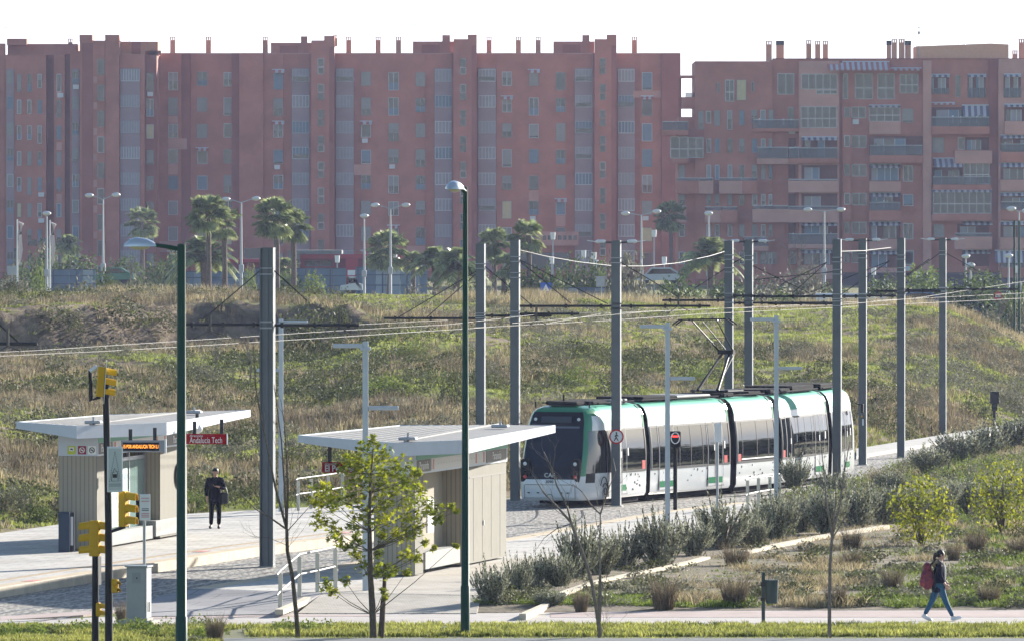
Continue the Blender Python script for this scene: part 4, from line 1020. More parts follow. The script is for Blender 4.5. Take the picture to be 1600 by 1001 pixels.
def shelter(label, org, ang, kind, plan):
    """local: x across (short side 0..-1.05), y along 0..11, origin at the near right corner on the platform"""
    t = thing('tram_shelter', label, 'shelter', (org.x, org.y, PZ), -ang)
    W_, L_ = 1.05, 11.0
    # end block with ribbed cladding
    def block(y0, y1, side_m, x1=0.0):
        mb = MB(); mb.box(-W_, x1 - .02, y0 + .02, y1 - .02, .06, 2.58); mb.build('core', M_panel, t)
        mb = MB(); mb.box(-W_ - .005, x1 - .021, y0, y0 + .02, .05, 2.58); mb.build('end_cladding', M_rib, t)
        mb = MB(); mb.box(x1 - .02, x1, y0 + .001, y1, .05, 2.58); mb.build('side_cladding', side_m, t)
        mb = MB(); mb.box(-W_ - .02, -W_, y0 + .001, y1, .05, 2.58); mb.build('side_cladding', M_rib, t)
    if kind == 1:
        block(0, .9, M_panel)
        block(7.6, 10.4, M_ribd)
        mb = MB(); mb.box(-.03, 0, 10.4, 11.0, .05, 2.58); mb.box(-W_, -.03, 10.9, 11, .05, 2.58); mb.build('end_panel', M_panel, t)
        mb = MB()
        for y in (1.0, 2.6, 5.6, 7.5): mb.box(-.5, -.42, y, y + .08, .1, 2.58)
        mb.box(-.49, -.43, 1, 7.5, 2.3, 2.4); mb.box(-.49, -.43, 1, 7.5, .12, .2); mb.build('glazing_frame', M_grey, t)
        mb = MB(); mb.box(-.47, -.45, 1.09, 7.49, .21, 2.29); mb.build('glazing', M_clear, t)
        mb = MB(); mb.box(-W_, -W_ + .05, .9, 7.6, .05, 2.58); mb.build('back_panel', M_panel, t)
        mb = MB(); mb.box(-.41, -.38, 3.0, 5.2, .5, 2.1); mb.build('information_board', mat('poster_pale', (.55, .68, .66), .4), t)
        for k in range(3): 
            mb = MB(); mb.box(-.375, -.37, 3.15 + .7 * k, 3.7 + .7 * k, .65, 1.95); mb.build('poster', mat('poster_%s' % 'abc'[k], ((.3, .45, .42), (.6, .6, .55), (.25, .35, .4))[k], .5, noise=.5, nscale=9), t)
        mb = MB(); mb.box(-.45, .02, 7.0, 10.3, .1, .55, .01)
        mb.build('bench', M_bench, t)
        mb = MB(); mb.box(-.4, -.05, 1.2, 7.0, .05, .42, .01); mb.build('plinth', M_bench, t)
        # round mirror edge near the far end
        mb = MB(); mb.ell((.06, 9.9, 1.75), .03, .5, .38, 14, 8); mb.build('convex_mirror', M_grey, t, True)
    else:
        block(0, .95, M_panel)
        block(5.6, 11.0, M_panel)
        mb = MB()
        for y in (6.9, 8.0, 9.1, 10.2): mb.box(0, .006, y, y + .03, .1, 2.3)
        mb.box(0, .008, 6.4, 10.9, 2.27, 2.31)
        mb.build('door_joint', mat('joint_dark', (.12, .115, .1), .6), t)  # dark strips mark the door joints
        mb = MB(); mb.box(.0, .03, 8.05, 8.15, 1.0, 1.12); mb.build('door_lock', M_grey, t)
        mb = MB(); mb.box(-W_ * .55, -W_ * .5, .95, 5.6, .05, 2.58); mb.build('back_panel', M_rib, t)
        mb = MB(); mb.box(-.5, -.02, 1.3, 5.4, .12, .55, .01); mb.build('bench', M_bench, t)
        mb = MB(); mb.box(-.3, -.25, 2.6, 3.3, 1.0, 1.9); mb.build('poster', M_wtext, t)
    # lintel box and band
    mb = MB(); mb.box(-W_ - .03, .03, -.03, L_, 2.585, 3.15); mb.build('lintel', M_fas, t)
    mb = MB(); mb.box(.031, .04, .0, L_ - .02, 2.945, 3.10); mb.build('green_band', M_band, t)
    mb = MB(); mb.box(.031, .04, 1.75, 8.2, 2.64, 2.935); mb.build('line_map', mat('line_map_pale', (.58, .56, .55), .5), t)
    mb = MB()
    for y in (1.9, 7.0, 7.95): mb.box(.04, .045, y, y + .14, 2.66, 2.92)
    mb.build('map_mark', mat('map_red', (.5, .15, .12), .5), t)
    mb = MB(); 
    for k in range(14): mb.box(.04, .044, 2.5 + k * .33, 2.55 + k * .33, 2.78, 2.81)
    mb.build('map_line', mat('map_grey', (.35, .35, .36), .5), t)
    for y0 in (.06, 8.35):
        mb = MB(); mb.box(.031, .042, y0, y0 + (1.6 if y0 < 1 else 2.5), 2.63, 2.94); npn = mb.build('name_panel', M_name, t)
        text('station_name', 'Paraninfo', .3, M_wtext, npn, (.046, y0 + (.8 if y0 < 1 else 1.25), 2.78), (math.pi / 2, 0, math.pi / 2), xs=.95)
    # pictograms on the short end
    def picto(x, c, ring, slash=True):
        mb = MB(); mb.box(x - .115, x + .115, -.036, -.031, 2.63, 2.86); p = mb.build('pictogram', c, t)
        mb = MB(); pts = [(x + .07 * math.cos(a), -.04, 2.745 + .07 * math.sin(a)) for a in np.linspace(0, 6.28, 17)]; mb.tube(pts, .011, 5, False)
        if slash: mb.tube([(x - .05, -.041, 2.795), (x + .05, -.041, 2.695)], .009, 5); mb.box(x - .04, x + .04, -.04, -.037, 2.735, 2.755)
        mb.build('prohibition_ring', ring, p)
    if kind == 1:
        mb = MB(); mb.box(-.82, -.59, -.036, -.031, 2.63, 2.86); p = mb.build('pictogram', mat('picto_lime', (.5, .55, .05), .5), t)
        mb = MB(); mb.box(-.77, -.64, -.041, -.037, 2.72, 2.82); mb.build('symbol', M_wtext, p)
        mb = MB(); mb.box(-.74, -.68, -.045, -.042, 2.75, 2.79); mb.box(-.68, -.66, -.045, -.042, 2.74, 2.77); mb.build('symbol', M_dtext, p)
        picto(-.41, mat('picto_maroon', (.28, .02, .05), .5), M_wtext); picto(-.13, M_wtext, M_dtext)
    else: picto(-.16 - .0, M_wtext, M_dtext)
    # canopy: irregular plan with a sloped edge, fascia deeper in the middle
    o2 = Vector((org.x, org.y, 0))
    def loc(p):
        v = Vector((p[0], p[1], 0)) - Vector((org.x, org.y, 0)); c, s_ = math.cos(ang), math.sin(ang)
        return (v.x * c - v.y * s_, v.x * s_ + v.y * c)
    pl = [loc(p) for p in plan]
    dz = [0, -.06, -.05, 0, -.04]; th = [.15, .31, .31, .17, .12]
    n = 5; zt = 3.48
    cx = sum(p[0] for p in pl) / n; cy = sum(p[1] for p in pl) / n
    top = [(p[0], p[1], zt + dz[i]) for i, p in enumerate(pl)]; bot = [(p[0], p[1], zt + dz[i] - th[i]) for i, p in enumerate(pl)]
    ins = [(cx + (p[0] - cx) * .93, cy + (p[1] - cy) * .93, zt + dz[i] - th[i] - .0) for i, p in enumerate(pl)]
    core = [(-1.1, -.1, 3.155), (.06, -.1, 3.155), (.06, 11, 3.155), (-1.1, 11, 3.155)]
    mb = MB(); mb.add(top + bot, [(i, n + i, n + (i + 1) % n, (i + 1) % n) for i in range(n)]); mb.add([(p[0], p[1], p[2] + 0) for p in bot], [tuple(range(n - 1, -1, -1))])
    # raised lip
    for i in range(n):
        a = Vector(top[i]); b = Vector(top[(i + 1) % n]); c = Vector((cx, cy, a.z)); c2 = Vector((cx, cy, b.z))
        ai = a + (c - a).normalized() * .09; bi = b + (c2 - b).normalized() * .09; u = Vector((0, 0, .035))
        mb.add([a, b, b + u, a + u, ai + u, bi + u, ai, bi], [(0, 1, 2, 3), (3, 2, 5, 4), (4, 5, 7, 6)])
    cn = mb.build('canopy', M_fas, t)
    bm = bmesh.new(); bm.from_mesh(cn.data); bmesh.ops.recalc_face_normals(bm, faces=bm.faces); bm.to_mesh(cn.data); bm.free()
    mb = MB(); tp = [Vector(p) + Vector((0, 0, .012)) for p in top]
    v0 = (tp[0] + tp[1]) * .5 + Vector((0, 0, .0)); 
    A = tp[1].lerp(tp[2], .15); B_ = tp[3].lerp(tp[4], .35); A = A + Vector((0, 0, .03)); B_ = B_ + Vector((0, 0, .03))
    mb.add([tp[0], tp[1], A, B_, tp[4]], [(0, 1, 2, 3, 4)]); mb.add([A, tp[2], tp[3], B_], [(0, 1, 2, 3)]); mb.build('roof_sheet', M_roofm, cn)
    mb = MB(); mb.tube([A + Vector((0, 0, .02)), B_ + Vector((0, 0, .02))], .035, 6)
    L0 = (tp[1] - tp[0]); 
    for k in range(1, 9):
        p = tp[0].lerp(tp[1], k / 9); q = tp[4].lerp(B_, k / 9); mb.tube([p + Vector((0, 0, .01)), q + Vector((0, 0, .0))], .008, 4, False)
    mb.build('roof_seam', mat('seam_pale', (.25, .25, .25), .9), cn)
    for p in (A + Vector((0, .35, .06)), B_.lerp(A, .25) + Vector((.6, 0, .06))):
        mb = MB(); mb.box(p.x - .22, p.x + .22, p.y - .15, p.y + .15, p.z - .03, p.z + .05, .02); mb.cyl(p.x, p.y, p.z, p.z + .16, .03, 8); mb.build('floodlight', M_grey, cn)
    return t
s1o = Vector((-11.35, 210.0, 0)); s2o = Vector((-2.46, 194.6, 0))
sh1 = shelter('left tram shelter with ribbed grey cladding and three pictograms on its end', s1o, R(10.5), 1, [(-13.57, 210.2), (-11.8, 208.2), (-9.5, 211.3), (-7.62, 223.8), (-11.7, 219.5)])
sh2 = shelter('right tram shelter with plain steel doors along its side, behind the young maple', s2o, R(12.1), 2, [(-5.5, 197.0), (-2.97, 192.4), (-1.09, 194.6), (1.17, 206.9), (-3.04, 208.4)])

# hanging boards
def board(name, label, px0, px1, py0, py1, D, mbk, ang=0, hang=()):
    a = W(px0, py1, D); b = W(px1, py0, D); w = b.x - a.x; h = b.z - a.z
    t = thing(name, label, 'sign', ((a.x + b.x) / 2, D, a.z), ang)
    mb = MB(); mb.box(-w / 2, w / 2, -.06, .06, 0, h, .01); bd = mb.build('board', mbk, t)
    mb = MB()
    for hx, ht in hang: mb.box(hx * w - .05, hx * w + .05, -.04, .04, h + .002, h + ht)
    if hang: mb.build('hanger', M_dark, t)
    return t, w, h
t, w, h = board('destination_board', 'red destination board reading Andalucía Tech hanging under the left shelter roof', 290, 354, 677, 693, 213, M_red, 0, ((-.28, .34), (.38, .4)))
text('board_text', 'Andalucía Tech', .235, M_wtext, t, (-w * .40, -.066, h * .36), align='LEFT', bold=0, fit=.9); text('board_text', 'dirección', .1, M_wtext, t, (-w * .40, -.066, h * .80), align='LEFT')
mb = MB(); mb.box(w / 2 + .002, w / 2 + .03, -.07, .07, -.01, h + .01); mb.build('board_edge', M_white, t)
mb = MB(); mb.box(w * .36, w * .42, -.1, .1, h + .05, h + .2); mb.build('camera', M_black, t)
t, w, h = board('destination_board', 'red destination board reading El Perchel half hidden by the maple leaves', 503, 556, 721, 737.5, 199, M_red, 0, ((-.27, .42),))
text('board_text', 'El Perchel', .225, M_wtext, t, (-w * .42, -.066, h * .38), align='LEFT', bold=.004, fit=.74); text('board_text', 'dirección', .08, M_wtext, t, (-w * .42, -.066, h * .82), align='LEFT')
t, w, h = board('led_board', 'grey electronic display with orange letters hanging beside the left shelter', 189, 257, 687, 705.5, 209, mat('display_case', (.28, .29, .31), .5, .3), 0, ((-.28, .3), (.28, .34)))
mb = MB(); mb.box(-w * .46, w * .38, -.066, -.061, h * .12, h * .82); mb.build('screen', M_black, t)
text('screen_text', '15 POR ANDALUCIA TECH L1', .135, mat('led_orange', (.8, .25, .02), .5, emit=(1.0, .33, .04), estr=.9), t, (-w * .04, -.07, h * .46), bold=.002, fit=w * .8)
mb = MB(); mb.box(w / 2 + .002, w / 2 + .05, -.09, .09, -.03, h + .03); mb.build('case_edge', M_white, t)
# camera-like lamps under the canopies
for px, py, D, lb in ((618, 711, 198, 'white dome camera hanging under the left wing of the right shelter roof'), (308, 669, 216, 'pale dome camera hanging under the right wing of the left shelter roof')):
    p = W(px, py, D); t = thing('dome_camera', lb, 'camera', p); mb = MB(); mb.ell((0, 0, 0), .16, .16, .14, 14, 8); mb.build('dome', M_white, t, True)
    mb = MB(); mb.cyl(0, 0, .08, .42, .05, 10); mb.build('mount', M_dark, t)
# totem / ticket machine in front of the left shelter
p = Vector((-12.14, 209.25, PZ)); t = thing('ticket_machine', 'dark blue ticket machine with a white glowing strip in front of the left shelter', 'ticket machine', (p.x, p.y, PZ))
mnav = mat('navy_panel', (0.012, 0.035, 0.075), 0.4)
mb = MB(); mb.box(-.2, .1, -.3, .3, 0, 1.09, .01); mb.build('body', mnav, t); mb = MB(); mb.box(.102, .22, -.1, .3, .02, 1.07, .01); mb.build('side_housing', mat('navy_dark', (.01, .015, .03), .4), t)
mb = MB(); mb.box(.12, .19, -.112, -.102, .18, .96); mb.build('light_strip', M_wtext, t)

# ================================================================== railings
def railing(label, pts, mids=(.52,), hgt=1.0):
    """pts: (px,py) foot points; z from the platform or ramp"""
    P = [G(a, b, z) for a, b, z in pts]; o = P[0]; t = thing('handrail', label, 'railing', o)
    for q in P:
        v = q - o; mb = MB(); mb.box(v.x - .05, v.x + .05, v.y - .03, v.y + .04, v.z - .02, v.z + hgt - .06, .01); mb.build('post', mat('rail_post', (.55, .52, .44), .5, .2), t)
    e0 = (P[0] - P[1]) * .18
    for hh in (hgt,) + mids:
        L_ = [P[0] - o + e0 + Vector((0, 0, hh - .03))] + [q - o + Vector((0, 0, hh)) for q in P]
        e1 = (P[-1] - P[-2]) * .12; L_.append(P[-1] - o + e1 + Vector((0, 0, hh - .12)))
        mb = MB(); mb.tube(L_, .024, 8); mb.build('rail', mat('rail_steel_light', (.30, .30, .29), .6, .1), t, True)
    return t
railing('steel handrail along the ramp in front of the right shelter', [(438, 957, .05), (468, 930, PZ), (496, 924, PZ), (524, 917, PZ)])
railing('steel handrail at the far end of the left platform, behind the maple', [(466, 797, PZ), (486, 794, PZ), (513, 790, PZ), (535, 786, PZ)])
railing('steel handrail beside the platform right of the tram doors', [(1168, 797, PZ), (1185, 793, PZ), (1203, 790, PZ), (1218, 789, PZ)])

# ================================================================== platform lamps (pale steel T posts)
def tlamp(label, px, basey, topy, arms, z=PZ):
    p = G(px, basey, z); s_ = F / p.y; hgt = (basey - topy) / s_; t = thing('platform_lamp', label, 'lamp', p, group=None)
    mb = MB(); mb.box(-.07, .07, -.07, .07, -.02, hgt, .015); mb.box(-.13, .13, -.1, .1, hgt - .22, hgt - .14, .01); mb.build('pole', M_lampp, t)
    for ax, ay in arms:
        dx = (ax - px) / s_; z = (basey - ay) / s_; mb = MB(); mb.box(min(dx, math.copysign(.075, dx)), max(dx, math.copysign(.075, dx)), -.09, .09, z - .05, z + .05, .02); mb.build('lamp_arm', M_lampp, t)
    return t
M_lampp = mat('pale_blue_steel', (0.42, 0.47, 0.53), 0.4, 0.3, noise=.05)
tlamp('pale steel lamp post rising through the crown of the maple', 571, 922, 533, [(520, 540), (623, 637)])
tlamp('pale steel lamp post at the front edge of the platform, in front of the tram', 1043, 833, 504, [(1000, 510), (1086, 591)])
tlamp('pale steel lamp post in front of the tram, right of the handrail', 1213, 803, 493, [(1172, 499), (1253, 575)])
tlamp('pale steel lamp post right behind the front catenary pole', 439, 798, 498, [(481, 503), (401, 578)])

# ================================================================== signals, signs, cabinet, bin
def head3(mb_body, mb_vis, M, n=3, s_=1.0, face=1):
    """traffic light head facing local +x*face"""
    mb_body.M = M; mb_vis.M = M
    mb_body.box(-.09 * s_, .09 * s_, -.15 * s_, .15 * s_, 0, .3 * n * s_, .02)
    for k in range(n):
        z = (.15 + .3 * k) * s_; P_ = []
        vs = []; fs = []
        for j, (dx, rr) in enumerate(((.09, .13), (.36, .12))):
            for a in np.linspace(-.5, math.pi + .5, 13): vs.append((face * dx * s_, rr * math.cos(a) * s_, z + rr * math.sin(a) * s_ - (.03 * j)))
        for i in range(12): fs.append((i, i + 1, 13 + i + 1, 13 + i)); fs.append((13 + i, 13 + i + 1, i + 1, i))
        mb_vis.add(vs, [f for f in fs[::2]])
def tlight(parent, M, n=3, s_=1.0, face=1, plate=False):
    a, b = MB(), MB(); head3(a, b, M, n, s_, face); hd = a.build('signal_head', M_yellow, parent); v = b.build('visor', M_yellow, hd)
    sol = v.modifiers.new('thick', 'SOLIDIFY'); sol.thickness = .012
    mb = MB(); mb.M = M
    for k in range(n): mb.ell((face * .1 * s_, 0, (.15 + .3 * k) * s_), .02, .1 * s_, .1 * s_, 12, 8)
    mb.build('lens', M_black, hd, True)
    if plate: mb = MB(); mb.M = M; mb.box(.095, .11, -.32, .32, -.2, .3 * n + .2, 0); mb.build('backing_plate', M_wtext, hd)
    return hd
base = G(170, 1012); D = base.y; s_ = F / D
t = thing('traffic_light', 'black traffic light pole with yellow signal heads and a white tram warning plate', 'traffic light', base)
top = W(165, 596, D) - base
mb = MB(); mb.tube([(0, 0, -.02), (0, 0, 2.2), (-.02, 0, (1012 - 760) / s_), top], [.085, .08, .075, .07], 12); mb.build('pole', M_black, t, True)
Mh_ = Matrix.Translation(W(156, 619, D) - base) @ Matrix.Rotation(R(4), 4, 'Y') @ Matrix.Rotation(R(3), 4, 'Z') @ Matrix.Scale(.92, 4)
tlight(t, Mh_ @ Matrix.Scale(.78, 4, (0, 0, 1)), 3, 1.0, 1, True)
mb = MB(); q = lambda a, b, dy=0: W(a, b, D) - base + Vector((0, dy, 0))
mb.tube([q(141, 579), q(142, 626), q(156, 619)], .045, 8); mb.build('bracket', M_black, t); mb = MB(); mb.tube([q(141, 580), q(152, 572)], .05, 8); mb.build('bracket', M_white, t)
Mh_ = Matrix.Translation(W(193, 822, D) - base) @ Matrix.Rotation(R(-18), 4, 'Z') @ Matrix.Scale(.86, 4)
tlight(t, Mh_, 3, 1.0, 1)
mb = MB(); mb.tube([q(172, 830), q(196, 822)], .035, 8); mb.build('bracket', M_black, t)
Mh_ = Matrix.Translation(W(180, 925, D) - base + Vector((0, -.08, 0))) @ Matrix.Rotation(R(-60), 4, 'Z')
tlight(t, Mh_, 2, .5, 1)
# tram warning plate
a = W(167.5, 768, D - .25) - base; b = W(192, 697, D - .25) - base
w_ = b.x - a.x; h_ = b.z - a.z; mb = MB(); mb.M = Matrix.Translation(((a.x + b.x) / 2, a.y, a.z)) @ Matrix.Rotation(R(12), 4, 'Z'); mb.box(-w_ / 2, w_ / 2, 0, .03, 0, h_, .008); pl_ = mb.build('warning_plate', M_white, t)
MM = mb.M; mb = MB(); mb.M = MM; mb.box(-w_ / 2 + .025, w_ / 2 - .025, -.006, -.001, .04, h_ - .04); mb.build('plate_face', mat('plate_grey', (.5, .55, .53), .5), pl_)
mb = MB(); mb.M = MM
for a_, b_ in (((-.12, .22), (0, .88)), ((0, .88), (.12, .22))):
    for k in range(14):
        u0 = k / 14; u1 = u0 + .04; mb.box(a_[0] + (b_[0] - a_[0]) * u0 - .005, a_[0] + (b_[0] - a_[0]) * u0 + .005, -.011, -.007, a_[1] + (b_[1] - a_[1]) * u0, a_[1] + (b_[1] - a_[1]) * u1)
for z in (.13, .17): mb.box(-.13, .13, -.011, -.007, z, z + .01)
mb.tube([(-.08, -.009, .24), (-.06, -.009, .42), (.05, -.009, .45), (.07, -.009, .24), (-.08, -.009, .24)], .006, 4); mb.tube([(-.05, -.009, .42), (-.01, -.009, .52), (.03, -.009, .44)], .006, 4)
mb.box(-.05, .04, -.011, -.007, .31, .39)
mb.build('tram_symbol', M_dtext, pl_)
base = G(149, 1010); D = base.y; s_ = F / D
t = thing('traffic_light', 'shorter black traffic light pole with one two-sided yellow head, left of the tall one', 'traffic light', base)
mb = MB(); mb.cyl(0, 0, -.02, (1010 - 868) / s_, .08, 12, .07); mb.build('pole', M_black, t, True)
tlight(t, Matrix.Translation(W(150, 868, D) - base) @ Matrix.Rotation(R(-8), 4, 'Z') @ Matrix.Scale(.86, 4), 3, 1.0, 1)
a_, b_ = MB(), MB(); head3(a_, b_, Matrix.Translation(W(146, 868, D) - base) @ Matrix.Rotation(R(-8), 4, 'Z') @ Matrix.Scale(.86, 4), 3, 1.0, -1); a_.build('signal_head', M_yellow, t); b_.build('visor', M_yellow, t)
tlight(t, Matrix.Translation(W(154, 962, D) - base + Vector((0, -.05, 0))) @ Matrix.Rotation(R(-10), 4, 'Z'), 2, .5, 1)
mb = MB(); mb.M = Matrix.Translation(W(155, 913, D + .15) - base) @ Matrix.Rotation(R(70), 4, 'Z'); mb.box(-.12, .12, 0, .02, 0, .62); mb.build('side_plate', M_dark, t)
# white sign by the cabinet
base = G(225.5, 975); D = base.y; s_ = F / D
t = thing('white_sign', 'small white sign plate on a thin post behind the grey cabinet', 'sign', base)
mb = MB(); mb.cyl(0, 0, 0, (975 - 775) / s_, .035, 10); mb.build('post', M_grey, t, True)
mb = MB(); mb.M = Matrix.Rotation(R(10), 4, 'Z'); mb.box(-.12, .13, -.09, -.06, (975 - 812) / s_, (975 - 771) / s_, .01); p_ = mb.build('plate', M_white, t); mb = MB(); mb.M = Matrix.Rotation(R(10), 4, 'Z'); mb.box(-.2, -.125, -.085, -.03, (975 - 813) / s_, (975 - 772) / s_, .01); mb.build('housing', M_black, t)
mb = MB(); mb.M = Matrix.Rotation(R(10), 4, 'Z'); zz = (975 - 812) / s_
for z in (.07, .11, .15, .43, .5): mb.box(-.08, .1, -.096, -.091, zz + z, zz + z + .02)
mb.build('lettering', mat('faded_red_ink', (.6, .3, .3), .6), p_)
mb = MB(); mb.M = Matrix.Rotation(R(10), 4, 'Z')
for z in (.22, .26): mb.box(-.07, .09, -.096, -.091, zz + z, zz + z + .016)
mb.build('lettering', M_dtext, p_)
# cabinet
base = G(217, 978); D = base.y; s_ = F / D
t = thing('utility_cabinet', 'grey metal utility cabinet on a concrete plinth', 'cabinet', (base.x, base.y, .0), R(-14))
M_cab = mat('cabinet_grey', (0.30, 0.32, 0.34), 0.5, .2, noise=.06)
mb = MB(); mb.box(-.24, .24, -.2, .2, .2, 1.36, .01); mb.prism([(-.27, -.23), (.27, -.23), (.27, .23), (-.27, .23)], 1.36, 1.4); mb.build('body', M_cab, t)
mb = MB(); mb.box(-.4, .4, -.32, .32, 0, .15); mb.box(-.27, .27, -.23, .23, .15, .2); mb.build('plinth', M_conc, t)
mb = MB(); mb.box(-.19, .2, -.206, -.201, .24, 1.32); d_ = mb.build('door', M_cab, t); mb = MB(); mb.box(-.1, .1, -.212, -.207, 1.0, 1.24); mb.build('meter_flap', mat('cabinet_flap', (.24, .26, .28), .5), d_)
mb = MB(); mb.box(.0, .03, -.216, -.213, 1.1, 1.13); mb.build('lock', M_black, d_)
mb = MB()
for y in (-.1, .02): mb.box(.241, .246, y, y + .05, .34, .56)
mb.build('vent', M_black, t)
# round no-pedestrians sign and small tram signal
def disc(mb, r, y, cz, th=.012, n=28): mb.add([(r * math.cos(a), y, cz + r * math.sin(a)) for a in np.linspace(0, 2 * math.pi, n, False)], [tuple(range(n))]); mb.add([(r * math.cos(a), y + th, cz + r * math.sin(a)) for a in np.linspace(0, 2 * math.pi, n, False)], [tuple(range(n - 1, -1, -1))])
base = G(1055, 796, PZ); D = base.y; s_ = F / D
t = thing('tram_signal', 'small black tram signal with a red bar on a black post beside the tram', 'signal', base)
mb = MB(); mb.cyl(0, 0, 0, (796 - 697) / s_, .065, 10); mb.build('post', M_black, t, True)
mb = MB(); mb.box(-.17, .17, -.12, .12, (796 - 698) / s_, (796 - 673) / s_, .02); b_ = mb.build('housing', M_black, t)
zc = (796 - 683.5) / s_
mb = MB(); mb.tube([(.13 * math.cos(a), -.13, zc + .17 * math.sin(a)) for a in np.linspace(0, 6.283, 21)], .018, 5, False); mb.build('ring', M_wtext, b_)
mb = MB(); mb.box(-.1, .1, -.135, -.122, zc + .03, zc + .075); mb.build('red_bar', mat('signal_red', (.8, .03, .03), .4, emit=(1, .05, .04), estr=1.2), b_)
base = G(1121, 798, PZ); D = base.y; s_ = F / D
t = thing('white_sign', 'narrow white sign plate on a thin post in front of the second tram section', 'sign', base)
mb = MB(); mb.cyl(0, 0, 0, (798 - 662) / s_, .04, 8); mb.build('post', M_grey, t, True); mb = MB(); mb.M = Matrix.Rotation(R(15), 4, 'Z'); mb.box(-.11, .11, -.09, -.06, (798 - 690) / s_, (798 - 660) / s_, .01); mb.build('plate', M_white, t)
base = G(1554, 672, .1); D = base.y; s_ = F / D
t = thing('signal_box', 'dark trackside signal box on a post beside the track at right', 'signal box', base)
mb = MB(); mb.cyl(0, 0, -.1, (672 - 640) / s_, .07, 8); mb.build('post', M_dark, t); mb = MB(); mb.box(-.19, .19, -.15, .15, (672 - 630) / s_, (672 - 611) / s_, .02); mb.box(-.12, .12, -.1, .1, (672 - 641) / s_, (672 - 629.6) / s_, .02); mb.build('box', M_dark, t)
# litter bin
base = G(1193, 973); D = base.y; s_ = F / D
t = thing('litter_bin', 'dark green litter bin hanging on a post beside the path', 'bin', base)
Mbin = mat('bin_green', (.03, .055, .055), .5, .1, noise=.1)
mb = MB(); mb.box(-.045, .035, -.04, .04, 0, (973 - 893) / s_, .008); mb.build('post', Mbin, t)
z0, z1 = (973 - 942) / s_, (973 - 907) / s_
mb = MB(); mb.tube([(.19, 0, z0), (.19, 0, z0 + .04), (.19, 0, z1 - .03), (.19, 0, z1)], [.12, .14, .155, .16], 20); mb.build('container', Mbin, t, True)
mb = MB(); mb.cyl(.19, 0, z1 + .002, z1 + .03, .165, 20); mb.build('rim', mat('bin_rim', (.02, .035, .035), .5), t, True)
mb = MB(); mb.box(-.07, .04, -.05, .05, z1 - .12, z1 - .02); mb.box(-.07, .04, -.05, .05, z0 + .06, z0 + .14); mb.build('bracket', M_dark, t)
# litter scraps in the verge
for px, py, r, lb in ((437, 983, .09, 'white plastic scrap in the verge grass at left'), (691, 983, .08, 'white paper scrap lying in the verge left of the tall lamp post'), (754, 981, .07, 'small pale scrap in the verge just right of the tall lamp post')):
    p = G(px, py, .03); mb = MB(); rr = random.Random(px)
    for k in range(5): mb.ell((rr.uniform(-r, r), rr.uniform(-r, r), r * .4), r * rr.uniform(.4, .8), r * rr.uniform(.3, .6), r * rr.uniform(.3, .6), 7, 4)
    tag(mb.build('litter_scrap', M_white, None, loc=p), lb, 'litter')

# ================================================================== tall green street lamps
def street_lamp(label, px, D, ztop, zbase, r0, r1, arm, px_head=None):
    b = Vector(((px - 800) * D / F, D, zbase)); t = thing('street_lamp', label, 'street lamp', b); hgt = ztop - zbase
    mb = MB(); mb.tube([(0, 0, 0), (0, 0, 1.1), (0, 0, 1.12), (0, 0, hgt - .02), (0, 0, hgt)], [r0 * 1.15, r0 * 1.15, r0, r1, r1 * .6], 16); mb.build('pole', M_green, t, True)
    hx, hy = arm
    mb = MB(); mb.tube([(0, 0, hgt - .12), (hx * .5, hy * .5, hgt - .06), (hx, hy, hgt - .02)], [.05, .045, .04], 10); mb.build('arm', M_green, t, True)
    d = Vector((hx, hy, 0)).normalized(); M = Matrix.Translation((hx, hy, hgt - .04)) @ Matrix.Rotation(math.atan2(d.y, d.x), 4, 'Z') @ Matrix.Scale(.88, 4)
    mb = MB(); mb.M = M
    rings = [(-.12, .05, .05), (-.04, .12, .12), (.12, .17, .19), (.35, .19, .22), (.52, .16, .17), (.62, .08, .07), (.66, .02, .0)]
    vs = []; n = 14
    for (x, w_, h_) in rings:
        for k in range(n + 1):
            a = math.pi * k / n; vs.append((x, w_ * math.cos(a), -.02 + h_ * math.sin(a)))
    fs = [(i * (n + 1) + k, i * (n + 1) + k + 1, (i + 1) * (n + 1) + k + 1, (i + 1) * (n + 1) + k) for i in range(len(rings) - 1) for k in range(n)]
    mb.add(vs, fs); nn = n + 1
    mb.add([vs[i * nn] for i in range(len(rings))] + [vs[i * nn + n] for i in reversed(range(len(rings)))], [tuple(range(2 * len(rings)))])
    hd = mb.build('lamp_head', mat('lamp_head_silver', (.55, .58, .62), .25, .5), t, True)
    mb = MB(); mb.M = M; mb.ell((.28, 0, -.03), .24, .13, .07, 14, 8); mb.build('lamp_glass', mat('lamp_bowl', (.55, .5, .35), .15, 0, .7), hd, True)
    return t
street_lamp('tall dark green street lamp with silver head at the left, nearest to the viewer', 283.5, 158, H - 33 * 158 / F, 0, .105, .085, (-.62, 0.05))
street_lamp('tallest dark green street lamp standing in the verge at the centre of the photo', 727, 171.3, H + 56 * 171.3 / F, 0, .09, .05, (-.13, -.3))
